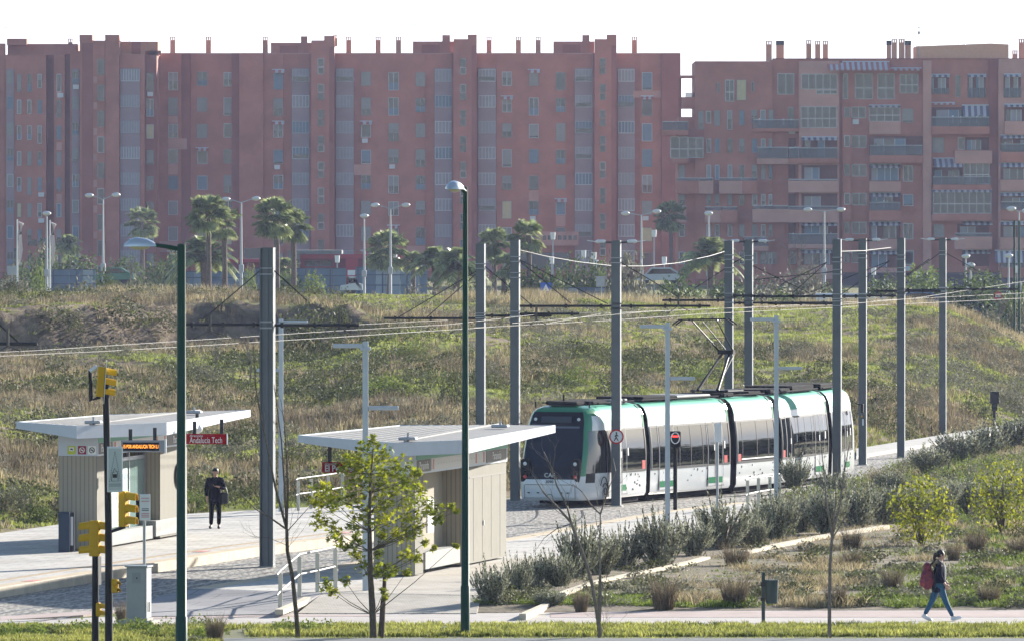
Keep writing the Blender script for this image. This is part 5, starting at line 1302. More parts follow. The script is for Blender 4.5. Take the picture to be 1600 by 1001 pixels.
# ================================================================== catenary poles
def cpole(label, px, basey, topy, arms=(), stays=(), top_arm=False, big=False, clamps=(), hside=1):
    """arms: (px0, px1, y); stays: ((x,y),(x,y)) pairs in photo points at the pole's own distance"""
    b = G(px, basey); D = b.y; s_ = F / D; hgt = (basey - topy) / s_
    t = thing('catenary_pole', label, 'catenary pole', b, 0, 'blue-grey overhead line poles along the tram track')
    w = .17
    mb = MB()
    # H section: web facing the viewer, flanges at the sides, turned along the track
    mb.M = Matrix.Rotation(R(-9), 4, 'Z')
    if big:
        mb.box(-w, -w + .035, -.17, .17, -.02, hgt); mb.box(w - .005, w + .03, -.17, .17, -.02, hgt); mb.box(-w + .035, w - .005, -.1, -.07, -.02, hgt); mb.box(-.06, .06, -.13, -.1, -.02, hgt)
    else:
        mb.box(-.145, -.12, -.15, .15, -.02, hgt); mb.box(.12, .145, -.15, .15, -.02, hgt); mb.box(-.12, .12, -.14, -.115, -.02, hgt)
    mb.build('pole', M_pole, t)
    mb = MB(); mb.M = Matrix.Rotation(R(-9), 4, 'Z')
    mb.box(-.2, .2, -.2, .2, -.02, .03); mb.build('base_plate', M_conc, t)
    mb = MB()
    cy = list(clamps) + [a[2] for a in arms]
    for y in cy:
        z = (basey - y) / s_
        for dz in (-.09, .07): mb.box(-.18, .18, -.185, -.17, z + dz, z + dz + .025); mb.box(.165, .185, -.185, .18, z + dz, z + dz + .025)
    if cy: mb.build('clamp', M_grey, t)
    q = lambda a, c: Vector(((a - px) / s_, 0, (basey - c) / s_))
    for (x0, x1, y) in arms:
        mb = MB()
        mb.tube([q(x0, y) + Vector((0, .06, 0)), q(x1, y) + Vector((0, .06, 0))], .038, 8)
        for k in range(3): c = q(x0 + (x1 - x0) * (.12 + .38 * k), y); mb.box(c.x - .04, c.x + .04, .0, .12, c.z - .07, c.z + .07)
        mb.build('cantilever', M_cable, t, True)
    if stays:
        for (a, c) in stays: mb = MB(); mb.tube([q(*a), q(*a).lerp(q(*c), .12), q(*c) + Vector((0, .06, 0))], [.02, .016, .016], 5); mb.build('stay_wire', M_cable, t)
    if top_arm:
        y = topy + 3; z = (basey - y) / s_
        mb = MB(); mb.box(-.55, .55, -.04, .04, z - .03, z + .03); mb.build('cross_arm', M_dark, t)
        for sd in (-1, 1):
            mb = MB(); mb.tube([(sd * .35, 0, z + .02), (sd * .42, 0, z + .03), (sd * .62, 0, z + .03), (sd * .68, 0, z + .02)], [.05, .06, .06, .03], 8); mb.tube([(sd * .66, 0, z + .02), (sd * .95, 0, z + .06)], .016, 5); mb.build('insulator', M_white, t, True)
    return t
cpole('wide blue-grey catenary pole standing in the setts nearest to the viewer', 417, 885, 387, [(285, 412, 507), (424, 561, 508)], [((409, 421), (316, 500)), ((426, 421), (480, 470))], big=True, clamps=(424,))
cpole('catenary pole rising behind the right shelter, just right of the tall street lamp', 751, 780, 381, [(600, 746, 497), (756, 862, 493)], [((744, 424), (620, 497)), ((744, 428), (665, 497)), ((757, 416), (835, 480))], clamps=(416,))
cpole('catenary pole just left of the tram front', 805, 783, 375, [(810, 905, 490)], [((812, 406), (950, 475)), ((812, 408), (892, 474))], clamps=(405, 430))
cpole('catenary pole in front of the first tram section, carrying the round white sign', 963, 790, 376, [(812, 957, 478), (969, 1110, 478)], [((970, 410), (1060, 464))], True, clamps=(407,))
cpole('catenary pole behind the tram roof next to the pantograph, left one of the pair', 1139, 748, 376, [(1035, 1134, 469), (1144, 1178, 462)], [((1133, 420), (1068, 462)), ((1143, 413), (1160, 403))], clamps=(402, 422))
cpole('catenary pole behind the tram roof, right one of the pair beside the pantograph', 1170, 740, 375, [(1145, 1166, 473), (1175, 1302, 473)], [((1175, 415), (1265, 458))], True, clamps=(403,))
cpole('catenary pole in front of the tram tail', 1308, 758, 374, [(1176, 1303, 463), (1200, 1303, 474)], [((1292, 410), (1220, 445)), ((1292, 410), (1240, 457)), ((1301, 425), (1180, 437))], clamps=(406, 425))
cpole('catenary pole just behind the tram tail', 1348, 726, 373, [(1296, 1343, 463), (1353, 1400, 462)], [((1390, 408), (1266, 457)), ((1390, 408), (1300, 470))], True, clamps=(400,))
cpole('catenary pole third from the right edge, standing alone beside the track', 1408, 715, 372, [(1366, 1403, 455), (1413, 1470, 455)], [((1414, 432), (1452, 405))], clamps=(402, 422))
cpole('catenary pole nearest the right edge of the photo', 1473, 681, 372, [(1412, 1468, 453), (1478, 1592, 452)], [((1468, 396), (1413, 435)), ((1479, 396), (1540, 430))], True, clamps=(395,))
# round sign on the fourth pole
b = G(963, 790); s_ = F / b.y; zc = (788 - 679) / s_; t = thing('round_sign', 'round white sign with red ring and walking figure on a pole beside the tram', 'sign', (b.x, b.y - .25, zc))
mb = MB(); disc(mb, .24, 0, 0, .02); mb.build('sign_rim', mat('rim_red', (.5, .02, .03), .5), t)
mb = MB(); disc(mb, .19, -.004, 0, .003); mb.build('sign_face', M_white, t)
mb = MB(); disc(mb, .028, -.009, .12, .003)
for P_ in (((0, .09), (-.01, -.02)), ((-.01, -.02), (-.07, -.14)), ((-.01, -.02), (.06, -.13)), ((0, .07), (-.05, .0)), ((0, .07), (.06, .01))): mb.tube([(P_[0][0], -.011, P_[0][1]), (P_[1][0], -.011, P_[1][1])], .016, 5)
mb.build('walking_figure', M_dtext, t)
for px, by, y, lb in ((1348, 726, 668, 'small warning plates on the catenary pole just behind the tram tail'),):
    b = G(px, by); s_ = F / b.y; t = thing('warning_plate', lb, 'sign', (b.x, b.y - .22, (by - y) / s_)); mb = MB(); mb.box(-.03, .03, 0, .01, .1, .35); mb.build('plate', M_wtext, t); mb = MB(); mb.add([(-.09, 0, .42), (-.0, 0, .42), (-.045, 0, .52)], [(0, 1, 2)]); mb.build('plate', M_yellow, t)

# ================================================================== overhead wires
def wire(label, pts, r=.017, z=None, m=M_wire, sag=0.0, name='contact_wire', cat='overhead wire'):
    """pts (px,py) with the wire at height z (distance follows from it), or (px,py,D)"""
    P = [W(p[0], p[1], p[2]) if len(p) > 2 else W(p[0], p[1], F * (H - z) / (p[1] - YH)) for p in pts]
    o = P[0]; Q = []
    for i in range(len(P) - 1):
        n = 6
        for k in range(n): t = k / n; v = P[i].lerp(P[i + 1], t); v.z -= sag * 4 * t * (1 - t); Q.append(v - o)
    Q.append(P[-1] - o)
    mb = MB(); mb.tube(Q, r, 6); ob = mb.build(name, m, loc=o); return tag(ob, label, cat)
wire('lower contact wire of the near track crossing the whole photo', [(-40, 558), (170, 548), (290, 541), (520, 527), (640, 519), (800, 509), (960, 500), (1090, 491), (1330, 479), (1620, 465)], .010, 6.0)
wire('upper contact wire of the far track crossing the whole photo', [(-40, 552), (60, 547), (290, 532), (520, 517), (700, 507), (850, 490), (1000, 487), (1200, 479), (1400, 468), (1620, 457)], .009, 6.15)
wire('thin feeder wire running from the front pole to the pole behind the right shelter', [(430, 503), (520, 506), (560, 507), (640, 503), (700, 500), (800, 505), (1000, 488)], .008, 6.35)
wire('short curved contact wire between the middle poles above the tram', [(740, 512), (850, 506), (940, 490), (1100, 483), (1300, 477), (1430, 466), (1600, 440)], .009, 6.25)
wire('white slack cable hanging between the pole left of the tram and the pantograph poles', [(812, 391, 254), (850, 400, 256), (900, 409, 259), (960, 416, 263), (1010, 416, 267), (1060, 411, 272), (1110, 400, 277), (1146, 389, 282)], .012, None, M_slack, 0, 'slack_cable')
wire('short white cable between the two right-hand poles behind the tram tail', [(1315, 393, 285), (1350, 392, 289), (1392, 387, 300)], .012, None, M_slack, 0, 'slack_cable')
def bridle(label, px, py, z, w=26):
    P = [W(px - w, py + 12, F * (H - z) / (py + 10 - YH)), W(px, py, F * (H - z) / (py + 10 - YH)), W(px + w, py + 8, F * (H - z) / (py + 10 - YH))]
    mb = MB(); mb.tube([p - P[0] for p in P], .014, 5); c = P[1] - P[0]; mb.box(c.x - .03, c.x + .03, -.03, .03, c.z - .03, c.z + .4); tag(mb.build('wire_bridle', M_wire, loc=P[0]), label, 'wire bridle')
bridle('wire bridle hanging under the left arm of the nearest catenary pole', 328, 517, 6.2)
bridle('wire bridle at the left edge of the photo', 12, 540, 6.2, 20)
bridle('wire bridle hanging under the right arm of the nearest catenary pole', 530, 512, 6.2, 18)
bridle('wire bridle hanging above the tram front', 838, 499, 6.2, 16)
bridle('wire bridle hanging right of the pole with the round sign', 1060, 478, 6.3, 18)
bridle('wire bridle hanging left of the rightmost catenary pole arm', 1538, 454, 6.3, 20)
p = W(0, 537, 190); t = thing('cantilever', 'end of a dark cantilever arm at the left edge of the photo', 'cantilever', p); mb = MB(); mb.tube([(-1, 0, 0), (.92, 0, 0)], .045, 8); mb.build('tube', M_cable, t); mb = MB(); mb.tube([(-.9, 0, 1.3), (.45, 0, .04)], .018, 5); mb.build('stay_wire', M_cable, t)
# ================================================================== background street: palms, lamps, walls, cars
ZB = 2.8
def gb(px, D): return Vector(((px - 800) * D / F, D, hz((px - 800) * D / F, D)))
def top_z(py, D): return H - (py - YH) * D / F
def dlamp(label, px, topy, arms, D=640, single=False):
    b = gb(px, D); s_ = F / D; zt = top_z(topy, D) - b.z; t = thing('street_lamp', label, 'street lamp', b, 0, None)
    mb = MB(); mb.tube([(0, 0, -.2), (0, 0, zt * .3), (0, 0, zt)], [.13, .11, .06], 8); mb.box(-.2, .2, -.2, .2, zt * .28, zt * .36, .03); mb.build('pole', M_lampb, t, True)
    for ax, ay in arms:
        dx = (ax - px) / s_; z = top_z(ay, D) - b.z; sg = math.copysign(1, dx) if abs(dx) > .05 else 1
        mb = MB(); mb.tube([(0, 0, zt), (dx * .5, 0, (z + zt) / 2 + .05), (dx * .8, 0, z)], .045, 6); mb.build('arm', M_lampb, t) if abs(dx) > .1 else None
        mb = MB(); mb.ell((dx, 0, z + .02), .36, .22, .19, 12, 8); mb.build('lamp_head', mat('lamp_head_white', (.62, .63, .64), .35), t, True)
    return t
M_lampb = mat('lamp_pole_pale', (.42, .43, .46), .5, .2)
dlamp('two-armed street lamp in front of the far left building wing', 161, 312, [(139, 306), (181, 305)])
dlamp('two-armed street lamp between the two tall fan palms', 377, 317, [(353, 312), (400, 311)])
dlamp('two-armed street lamp above the grey-blue wall in front of the long building', 610, 327, [(586, 321), (634, 321)])
dlamp('two-armed street lamp right of the pole with the round sign', 1002, 337, [(977, 334), (1026, 331)])
dlamp('two-armed street lamp in front of the terraced building', 1288, 331, [(1262, 328), (1314, 328)])
dlamp('two-armed street lamp at the right edge of the photo', 1592, 331, [(1580, 327), (1604, 330)], 560)
dlamp('single street lamp beside the flagpole at far left', 73, 338, [(73, 334)])
dlamp('single street lamp rising behind the grey-blue wall', 569, 342, [(569, 338)])
dlamp('single street lamp at the left corner of the terraced building', 1107, 337, [(1107, 334)])
dlamp('single street lamp low before the terraced building, left of its lower terraces', 1509, 404, [(1509, 401)])
dlamp('small street lamp with bowl head near the right edge', 1516, 417, [(1516, 415)], 560)
dlamp('single street lamp near the right edge behind the bushes', 1576, 403, [(1576, 400)])
small = [(527, 402, 'near the kiosk roof'), (617, 394, 'behind the grey-blue wall, left of the bushy palm'), (864, 366, 'right of the tall fan palms by the tram front pole'), (862, 404, 'above the hedge right of the tram front pole'), (912, 394, 'third from the left over the hedge'), (928, 397, 'fourth over the hedge'),
         (931, 409, 'lowest over the hedge'), (1022, 362, 'in front of the right end of the long building'), (1038, 404, 'beside the parked silver car'), (1365, 421, 'between the right-hand catenary poles'), (1435, 427, 'left of the rightmost catenary pole'), (724, 402, 'hidden in the bushy palms behind the tall street lamp'), (1590, 418, 'at the right photo edge between the green posts'), (316, 300 + 118, 'in front of the left wing behind the date palm')]
for px, ty, lb in small:
    D = 700; b = gb(px, D); zt = top_z(ty, D) - b.z; t = thing('garden_lamp', 'small lantern-topped lamp post ' + lb, 'lamp', b)
    mb = MB(); mb.cyl(0, 0, -.2, zt - .5, .07, 6); mb.build('post', M_lampb, t); mb = MB(); mb.cyl(0, 0, zt - .5, zt + .15, .2, 8, .24); mb.build('lantern', M_white, t)
# flag poles with furled flags
for px, ty, lb in ((27, 343, 'white pole with furled pale flag, leftmost in the photo'), (78, 344, 'white pole with furled pinkish flag beside the single street lamp')):
    D = 600; b = gb(px, D); zt = top_z(ty, D) - b.z; t = thing('flagpole', lb, 'flagpole', b); mb = MB(); mb.cyl(0, 0, -.2, zt, .09, 8, .05); mb.build('pole', M_white, t, True)
    mb = MB(); pts = []; P_ = [(.1, zt - .2), (.35, zt - .35), (.22, zt - 1.2), (.28, zt - 2.4), (.2, zt - 3.6)]
    mb.tube([(a, 0, c) for a, c in P_], [.05, .16, .13, .15, .04], 7); mb.build('flag', mat('flag_pale', (.62, .52, .52), .8), t, True)
# green double posts at the right edge
for px, lb in ((1585, 'dark green post behind the bushes, left one of the pair at the right edge'), (1592.5, 'dark green post behind the bushes, right one of the pair at the right edge')):
    D = 470; x = (px - 800) * D / F; z0 = hz(x, D); zt = top_z(345, D); t = thing('green_post', lb, 'post', (x, D, z0)); mb = MB(); mb.cyl(0, 0, -.3, zt - z0, .075, 8, .06); mb.build('pole', M_green, t, True)
# walls: corrugated grey-blue hoarding
def hoard(label, x0, x1, y0, y1, D, cols, seed):
    b = gb((x0 + x1) / 2, D); w = (x1 - x0) * D / F; zt = top_z(y0, D) - b.z; rr = random.Random(seed); t = thing('metal_hoarding', label, 'hoarding', b)
    x = -w / 2; k = 0
    while x < w / 2 - .05:
        ww = min(rr.choice((.9, 1.3, 1.7)), w / 2 - x); mb = MB(); mb.m = 0
        mb.box(x, x + ww - .03, -.04, .04, -.6, zt); mb.build('panel', mat('hoarding_%d' % (k % 4), cols[rr.randrange(4)] if 0 else cols[k % 4], .6, .2, noise=.1, nscale=1), t); x += ww; k = rr.randrange(4)
    mb = MB(); mb.box(-w / 2, w / 2, -.1, -.041, zt * .68, zt * .68 + .09); mb.box(-w / 2, w / 2, -.1, -.041, zt * .3, zt * .3 + .09); mb.box(-w / 2, w / 2, -.1, -.041, zt - .08, zt)
    mb.build('rail', mat('hoarding_rail', (.07, .10, .15), .6), t)
    for k in range(int(w / 2.2) + 1):
        xx = -w / 2 + .2 + k * 2.2; mb = MB(); mb.box(xx - .06, xx + .06, -.16, -.1, -.6, zt); mb.build('post', mat('hoarding_rail', (.07, .10, .15), .6), t)
cols = [(.13, .19, .26), (.20, .27, .34), (.32, .38, .43), (.10, .155, .22)]
hoard('grey-blue metal hoarding left of the gap with the red kiosk sign', 398, 541, 419, 455, 690, cols, 1)
hoard('grey-blue metal hoarding right of the gap, below the bushy palm', 556, 668, 417, 457, 690, cols, 2)
hoard('low blue hoarding behind the date palm', 288, 396, 424, 452, 700, [(.08, .13, .25), (.3, .35, .4), (.11, .16, .28), (.16, .2, .3)], 3)
hoard('pale blue low fence with graffiti left of the pole with the round sign', 868, 952, 449, 468, 600, [(.25, .32, .5), (.42, .45, .55), (.2, .28, .45), (.4, .42, .5)], 4)
hoard('low blue-grey fence far right behind the bushes', 1480, 1575, 470, 505, 560, [(.12, .17, .27), (.26, .3, .38), (.15, .2, .3), (.3, .33, .38)], 5)
hoard('low pale wall behind the left flagpoles', 80, 150, 421, 432, 720, [(.35, .38, .45), (.3, .33, .4), (.4, .42, .46), (.33, .36, .42)], 6)
# kiosk
D = 720; s_ = F / D; b = gb(530, D); t = thing('kiosk', 'low red kiosk with a pale flat canopy behind the hoarding', 'kiosk', b)
def bx(px0, px1, py0, py1, d0=-2, d1=2, mb=None):
    mb = mb or MB(); mb.box((px0 - 530) / s_, (px1 - 530) / s_, d0, d1, top_z(py1, D) - b.z, top_z(py0, D) - b.z); return mb
M_kred = mat('kiosk_red', (.35, .03, .05), .5)
bx(470, 620, 402, 455).build('wall', mat('kiosk_wall', (.2, .03, .045), .7), t); bx(463, 535, 391, 397, -3, 3).build('canopy', M_roofm, t); bx(470, 628, 397.3, 404, -2.4, -2.01).build('fascia', M_kred, t)
bx(541, 560, 404.5, 434, -2.6, -2.2).build('sign_panel', M_kred, t); bx(544, 556, 422, 430, -2.66, -2.61).build('sign_plate', M_wtext, t); bx(478, 520, 407, 416, -2.05, -2.01).build('window', M_win, t)
D = 720; b2 = gb(400, D); t = thing('kiosk', 'long low red-roofed shed behind the date palm', 'kiosk', b2); mb = MB(); mb.box(-3.2, 2.8, -1.5, 1.5, -.3, top_z(410, D) - b2.z); mb.build('wall', mat('kiosk_wall', (.2, .03, .045), .7), t); mb = MB(); mb.box(-3.4, 3.0, -1.8, 1.8, top_z(410, D) - b2.z + .01, top_z(405, D) - b2.z); mb.build('roof', M_kred, t)
# vehicles
def car(label, px, py, D, col, L_=4.2, hh=1.45, rz=0.0, van=False):
    x = (px - 800) * D / F; z = top_z(py, D); t = thing('parked_car' if not van else 'parked_van', label, 'car' if not van else 'van', (x, D, z), rz)
    mc = mat('car_%s' % label.split()[0], col, .3, .2, .5, coat=.5); mb = MB(); l = L_ / 2
    prof_ = [(-l, .35), (-l + .05, .75), (-l + .7, .85), (-l + 1.3, hh), (l - 1.2, hh), (l - .35, .95), (l, .85), (l, .35)] if not van else [(-l, .35), (-l, hh), (l - 1.2, hh), (l - .5, 1.1), (l, .95), (l, .35)]
    mb.prismy(prof_, -.85, .85); mb.build('body', mc, t)
    wp = [(-l + .85, .9), (-l + 1.38, hh - .12), (l - 1.28, hh - .12), (l - .6, .95)] if not van else [(l - 2.0, 1.1), (l - 2.0, hh - .15), (l - 1.25, hh - .15), (l - .65, 1.1)]
    for y in (-.86, .85): mb = MB(); mb.prismy(wp, y, y + .01); mb.build('window', M_glass, t)
    for xx in (-l + .8, l - .85):
        for y in (-.8, .62): mb = MB(); mb.tube([(xx, y, .32), (xx, y + .2, .32)], .32, 14); mb.build('wheel', M_black, t)
car('green parked car behind the brush at far left', 178, 443, 690, (.03, .14, .11), 3.6)
car('silver-blue parked car left of the date palm near the pantograph poles', 1032, 444, 700, (.35, .4, .48), 4.3, 1.5)
car('blue parked car behind the crest right of the catenary poles', 1435, 489, 520, (.05, .1, .25), 4.0)
car('white parked car behind the gap between the two hoardings', 549, 460, 650, (.5, .55, .6), 1.9, 1.5)
t = thing('truck', 'white box truck with dark red lower body behind the crest between the catenary poles', 'truck', W(1325, 489, 560)); s_ = F / 560
mb = MB(); mb.box(-2.3, 1.9, -1.2, 1.2, .8, 1.25, .02); mb.build('cargo_box', M_white, t); mb = MB(); mb.box(-2.1, 1.6, -1.1, 1.1, .1, .79); mb.build('lower_body', mat('truck_red', (.2, .04, .06), .5), t); mb = MB(); mb.box(1.92, 2.9, -1.1, 1.1, .1, 1.15, .08); mb.build('cab', mat('truck_grey', (.4, .42, .45), .5), t)
mb = MB(); mb.box(-2.35, 1.0, -1.25, 1.25, 1.28, 1.42); mb.build('roof', mat('truck_roof', (.45, .5, .58), .5), t)
# signs
for px, py, D, k, lb in ((853, 450, 560, 0, 'square blue pedestrian crossing sign in front of the hedge'), (1559.5, 463, 520, 1, 'round red prohibition sign among the bushes at right'), (19, 423, 640, 2, 'back of a square grey road sign at far left'), (940, 440, 560, 3, 'white square sign back above the pale fence')):
    p = W(px, py, D); z0 = hz(p.x, D); t = thing('road_sign', lb, 'sign', (p.x, D, z0)); mb = MB(); mb.cyl(0, 0, -.2, p.z - z0, .05, 6); mb.build('post', M_grey, t); mb = MB(); zz = p.z - z0
    if k == 1: disc(mb, .32, -.07, zz); mb.build('plate', mat('rim_red', (.5, .02, .03), .5), t); mb = MB(); mb.box(-.2, .2, -.085, -.075, zz - .06, zz + .06); mb.build('symbol', M_wtext, t)
    else:
        mb.box(-.4, .4, -.08, -.06, zz - .38, zz + .38); pl_ = mb.build('plate', mat('sign_blue', (.02, .12, .5), .5) if k == 0 else M_grey, t)
        if k == 0: mb = MB(); mb.add([(-.26, -.085, zz - .25), (.26, -.085, zz - .25), (0, -.085, zz + .28)], [(0, 1, 2)]); mb.build('triangle', M_wtext, pl_)
# ---- palms
def fan_crown(n=46, Rr=1.9, seed=0):
    rr = np.random.default_rng(seed); out = []
    for i in range(n):
        az = rr.uniform(0, 6.28); el = rr.uniform(-.9, 1.35); d = np.array([math.cos(az) * math.cos(el), math.sin(az) * math.cos(el), math.sin(el)])
        pl = rr.uniform(.45, .65) * Rr; c = d * pl; c[2] -= .12 * pl; e1 = np.cross(d, [0, 0, 1.0]) + 1e-6; e1 /= np.linalg.norm(e1); up = np.cross(e1, d)
        out.append((np.array([[0, 0, 0], c + e1 * .03, c - e1 * .03]), np.array([[0, 1, 2]])))
        m_ = 15; fr = rr.uniform(.75, 1.0) * Rr * .52
        for k in range(m_):
            a = -1.75 + 3.5 * k / (m_ - 1); v = d * math.cos(a) + e1 * math.sin(a); tip = c + v * fr - np.array([0, 0, .25 * fr * (1 + abs(a) * .4)]) + up * rr.normal(0, .05)
            sd = np.cross(v, up); sd /= np.linalg.norm(sd) + 1e-9; mid = c + v * fr * .5
            out.append((np.stack([c, mid + sd * .075 * Rr / 1.9, tip, mid - sd * .075 * Rr / 1.9]), np.array([[0, 1, 2], [0, 2, 3]])))
    return cat_(out)
def date_crown(n=60, Rr=2.6, seed=0):
    rr = np.random.default_rng(seed); out = []
    for i in range(n):
        az = rr.uniform(0, 6.28); el = rr.uniform(-.1, 1.45); L_ = Rr * rr.uniform(.8, 1.15); h = np.array([math.cos(az), math.sin(az), 0]); pts = []
        for k in range(9):
            t_ = k / 8; r_ = L_ * t_; pts.append(h * r_ * math.cos(el) * (1 - .12 * t_) + np.array([0, 0, r_ * math.sin(el) - .62 * L_ * t_ ** 2.2 * (1 - .25 * math.sin(el))]))
        for k in range(8):
            a, b_ = pts[k], pts[k + 1]; dd = (b_ - a) / np.linalg.norm(b_ - a); sd = np.cross(dd, [0, 0, 1.0]); sd /= np.linalg.norm(sd) + 1e-9
            for q in (0, .25, .5, .75):
                p = a + (b_ - a) * q
                for s_ in (-1, 1):
                    ll = Rr * .2 * (1.1 - .75 * abs(k / 8 - .4)); tip = p + sd * s_ * ll + dd * ll * .7 - np.array([0, 0, ll * .35]); w_ = dd * .09
                    out.append((np.stack([p - w_, p + w_, tip]), np.array([[0, 1, 2]])))
    return cat_(out)
FC = [npmesh('palm_crown', *fan_crown(seed=i), M_palm) for i in range(2)]; DC = [npmesh('palm_crown', *date_crown(seed=i), M_palm) for i in range(2)]
M_trunk = mat('palm_trunk', (.16, .12, .10), .9, noise=.3, nscale=6)
def palm(label, px, cy, r, D, kind, basey=446):
    x = (px - 800) * D / F; z0 = hz(x, D); s_ = F / D; zc = top_z(cy, D) - z0; t = thing('palm_tree', label, 'palm tree', (x, D, z0)); rt = .22 if kind == 'fan' else .3
    mb = MB(); hh = max(.6, zc - .1); mb.tube([(0, 0, -.3), (.05, 0, hh * .5), (0, 0, hh)], [rt * 1.15, rt * .85, rt * .9], 9); mb.build('trunk', M_trunk, t, True)
    o = bpy.data.objects.new('crown', (FC if kind == 'fan' else DC)[int(px) % 2]); C.objects.link(o); o.parent = t; o.location = (0, 0, hh); k = 1.18 * r / s_ / (1.75 if kind == 'fan' else 2.3); o.scale = (k, k, k * (1.05 if kind == 'fan' else .95)); o.rotation_euler = (0, 0, px)
P_ = [('tall fan palm left of the two-armed lamp, left of the pair', 325, 330, 30, 560, 'fan'), ('tall fan palm close behind the left one of the pair beside the two-armed lamp', 350, 345, 26, 570, 'fan'), ('tall fan palm right of the two-armed lamp, above the front catenary pole', 432, 336, 32, 560, 'fan'), ('tall fan palm touching the one above the front catenary pole', 458, 350, 26, 570, 'fan'),
      ('dark fan palm close to the left building wing', 222, 345, 25, 800, 'fan'), ('low dark bushy palm at the foot of the left wing', 106, 385, 26, 790, 'date'), ('large arching date palm behind the tall street lamp at left', 318, 405, 50, 600, 'date'),
      ('dense fan palm above the right hoarding', 608, 388, 32, 650, 'fan'), ('arching date palm left of the tall central street lamp', 680, 412, 38, 590, 'date'), ('broad arching date palm right behind the tall central street lamp', 712, 420, 46, 570, 'date'), ('fan palm just above the catenary pole behind the right shelter', 772, 378, 26, 610, 'fan'),
      ('tall fan palm above the catenary pole left of the tram front', 826, 366, 27, 600, 'fan'), ('small fan palm between the two poles left of the tram front', 786, 415, 22, 600, 'fan'), ('dark slender palm at the corner between the two buildings', 1048, 335, 24, 770, 'fan'),
      ('large arching date palm left of the pantograph poles', 1110, 405, 48, 600, 'date'), ('small fan palm showing above the left hoarding', 450, 418, 18, 670, 'fan'), ('small palm tuft right of the fan palm above the hoarding', 645, 405, 16, 650, 'fan')]
for a in P_: palm(*a)
# ---- hedges and background shrubs
HB = [npmesh('background_shrub', *clump(1100, 1.0, 1.5, .17), M_hedge) for _ in range(3)]; HBL = [npmesh('background_shrub', *clump(900, 1.0, 1.4, .16), m_) for m_ in (M_weed, M_oliv)]
bs = [(70, 418, 60, 34, 0, 760), (120, 424, 90, 30, 1, 740), (195, 425, 70, 26, 2, 740), (245, 428, 50, 26, 0, 720), (30, 432, 50, 26, 1, 740), (270, 420, 40, 30, 1, 700), (165, 430, 36, 16, 3, 560), (60, 420, 26, 16, 3, 620), (215, 445, 60, 20, 4, 470), (130, 448, 70, 18, 4, 450), (20, 455, 60, 30, 4, 420), (390, 425, 26, 14, 3, 650),
      (450, 440, 60, 22, 3, 640), (590, 410, 50, 26, 0, 700), (830, 440, 60, 26, 0, 600), (860, 440, 60, 26, 1, 600), (895, 432, 50, 30, 2, 620), (930, 432, 50, 30, 0, 620), (810, 452, 60, 24, 1, 600), (985, 440, 70, 60, 4, 520), (1010, 470, 60, 30, 4, 470), (960, 440, 40, 50, 4, 520), (1060, 468, 90, 36, 0, 520), (1140, 470, 80, 40, 1, 540),
      (1100, 478, 60, 24, 4, 470), (1200, 470, 90, 50, 4, 560), (1260, 468, 80, 60, 4, 580), (1225, 478, 60, 26, 0, 500), (1300, 470, 60, 30, 2, 600), (1380, 470, 80, 40, 0, 600), (1445, 450, 80, 40, 3, 640), (1470, 475, 80, 40, 0, 560), (1520, 470, 80, 46, 1, 560), (1500, 500, 60, 30, 4, 500), (1545, 515, 60, 40, 4, 470), (1570, 500, 60, 50, 0, 520), (1595, 520, 50, 60, 4, 480), (1600, 470, 60, 40, 3, 560),
      (1540, 448, 70, 28, 2, 680), (690, 455, 70, 20, 4, 520), (750, 455, 60, 30, 4, 540), (645, 455, 40, 16, 4, 540), (300, 452, 50, 18, 4, 450), (375, 452, 40, 16, 4, 450), (490, 436, 40, 16, 3, 660)]
bs.sort()
for i, (px, py, w, h, v, D) in enumerate(bs):
    x = (px - 800) * D / F; z0 = hz(x, D); s_ = F / D; hh = max(.8, top_z(py - h, D) - z0)
    place((HB + HBL)[v], 'background_shrub', ('dark green', 'dark green', 'dark green', 'yellow-green', 'grey-brown')[v] + ' shrub behind the embankment crest, %s of these shrubs from the left' % (ORD(i) if i < 38 else ('thirty-ninth', 'fortieth', 'forty-first', 'forty-second', 'forty-third', 'forty-fourth', 'forty-fifth', 'forty-sixth')[i - 38]), 'shrub', (x, D, z0 - .1), w / s_ / 2.0, hh / 1.5, 'shrubs behind the embankment crest')
for px, py, w, h, D, lb in ((815 - 610, 440, 14, 36, 680, 'bare forked tree below the second front lamp head'), (1240, 470, 60, 90, 620, 'grey leafless tree in front of the terraced building, left of the truck'), (1275, 470, 50, 70, 610, 'second grey leafless tree in front of the terraced building, nearer the truck'), (1390, 470, 50, 50, 620, 'leafless tree between the right catenary poles'), (970, 465, 40, 70, 520, 'pale leafless tree right of the pole with the round sign'), (1560, 520, 60, 60, 480, 'leafless tree at the right end of the crest')):
    x = (px - 800) * D / F; b_ = Vector((x, D, hz(x, D)));
    bare_tree('bare_tree', lb, b_, h * D / F, [([(px, py), (px, py - h * .35)], .09)] + [([(px, py - h * .35), (px + random.uniform(-w, w) * .25, py - h * .7), (px + random.uniform(-w, w) * .5, py - h)], .05) for _ in range(6)], D, M_barkpale, 24, seed=int(px))
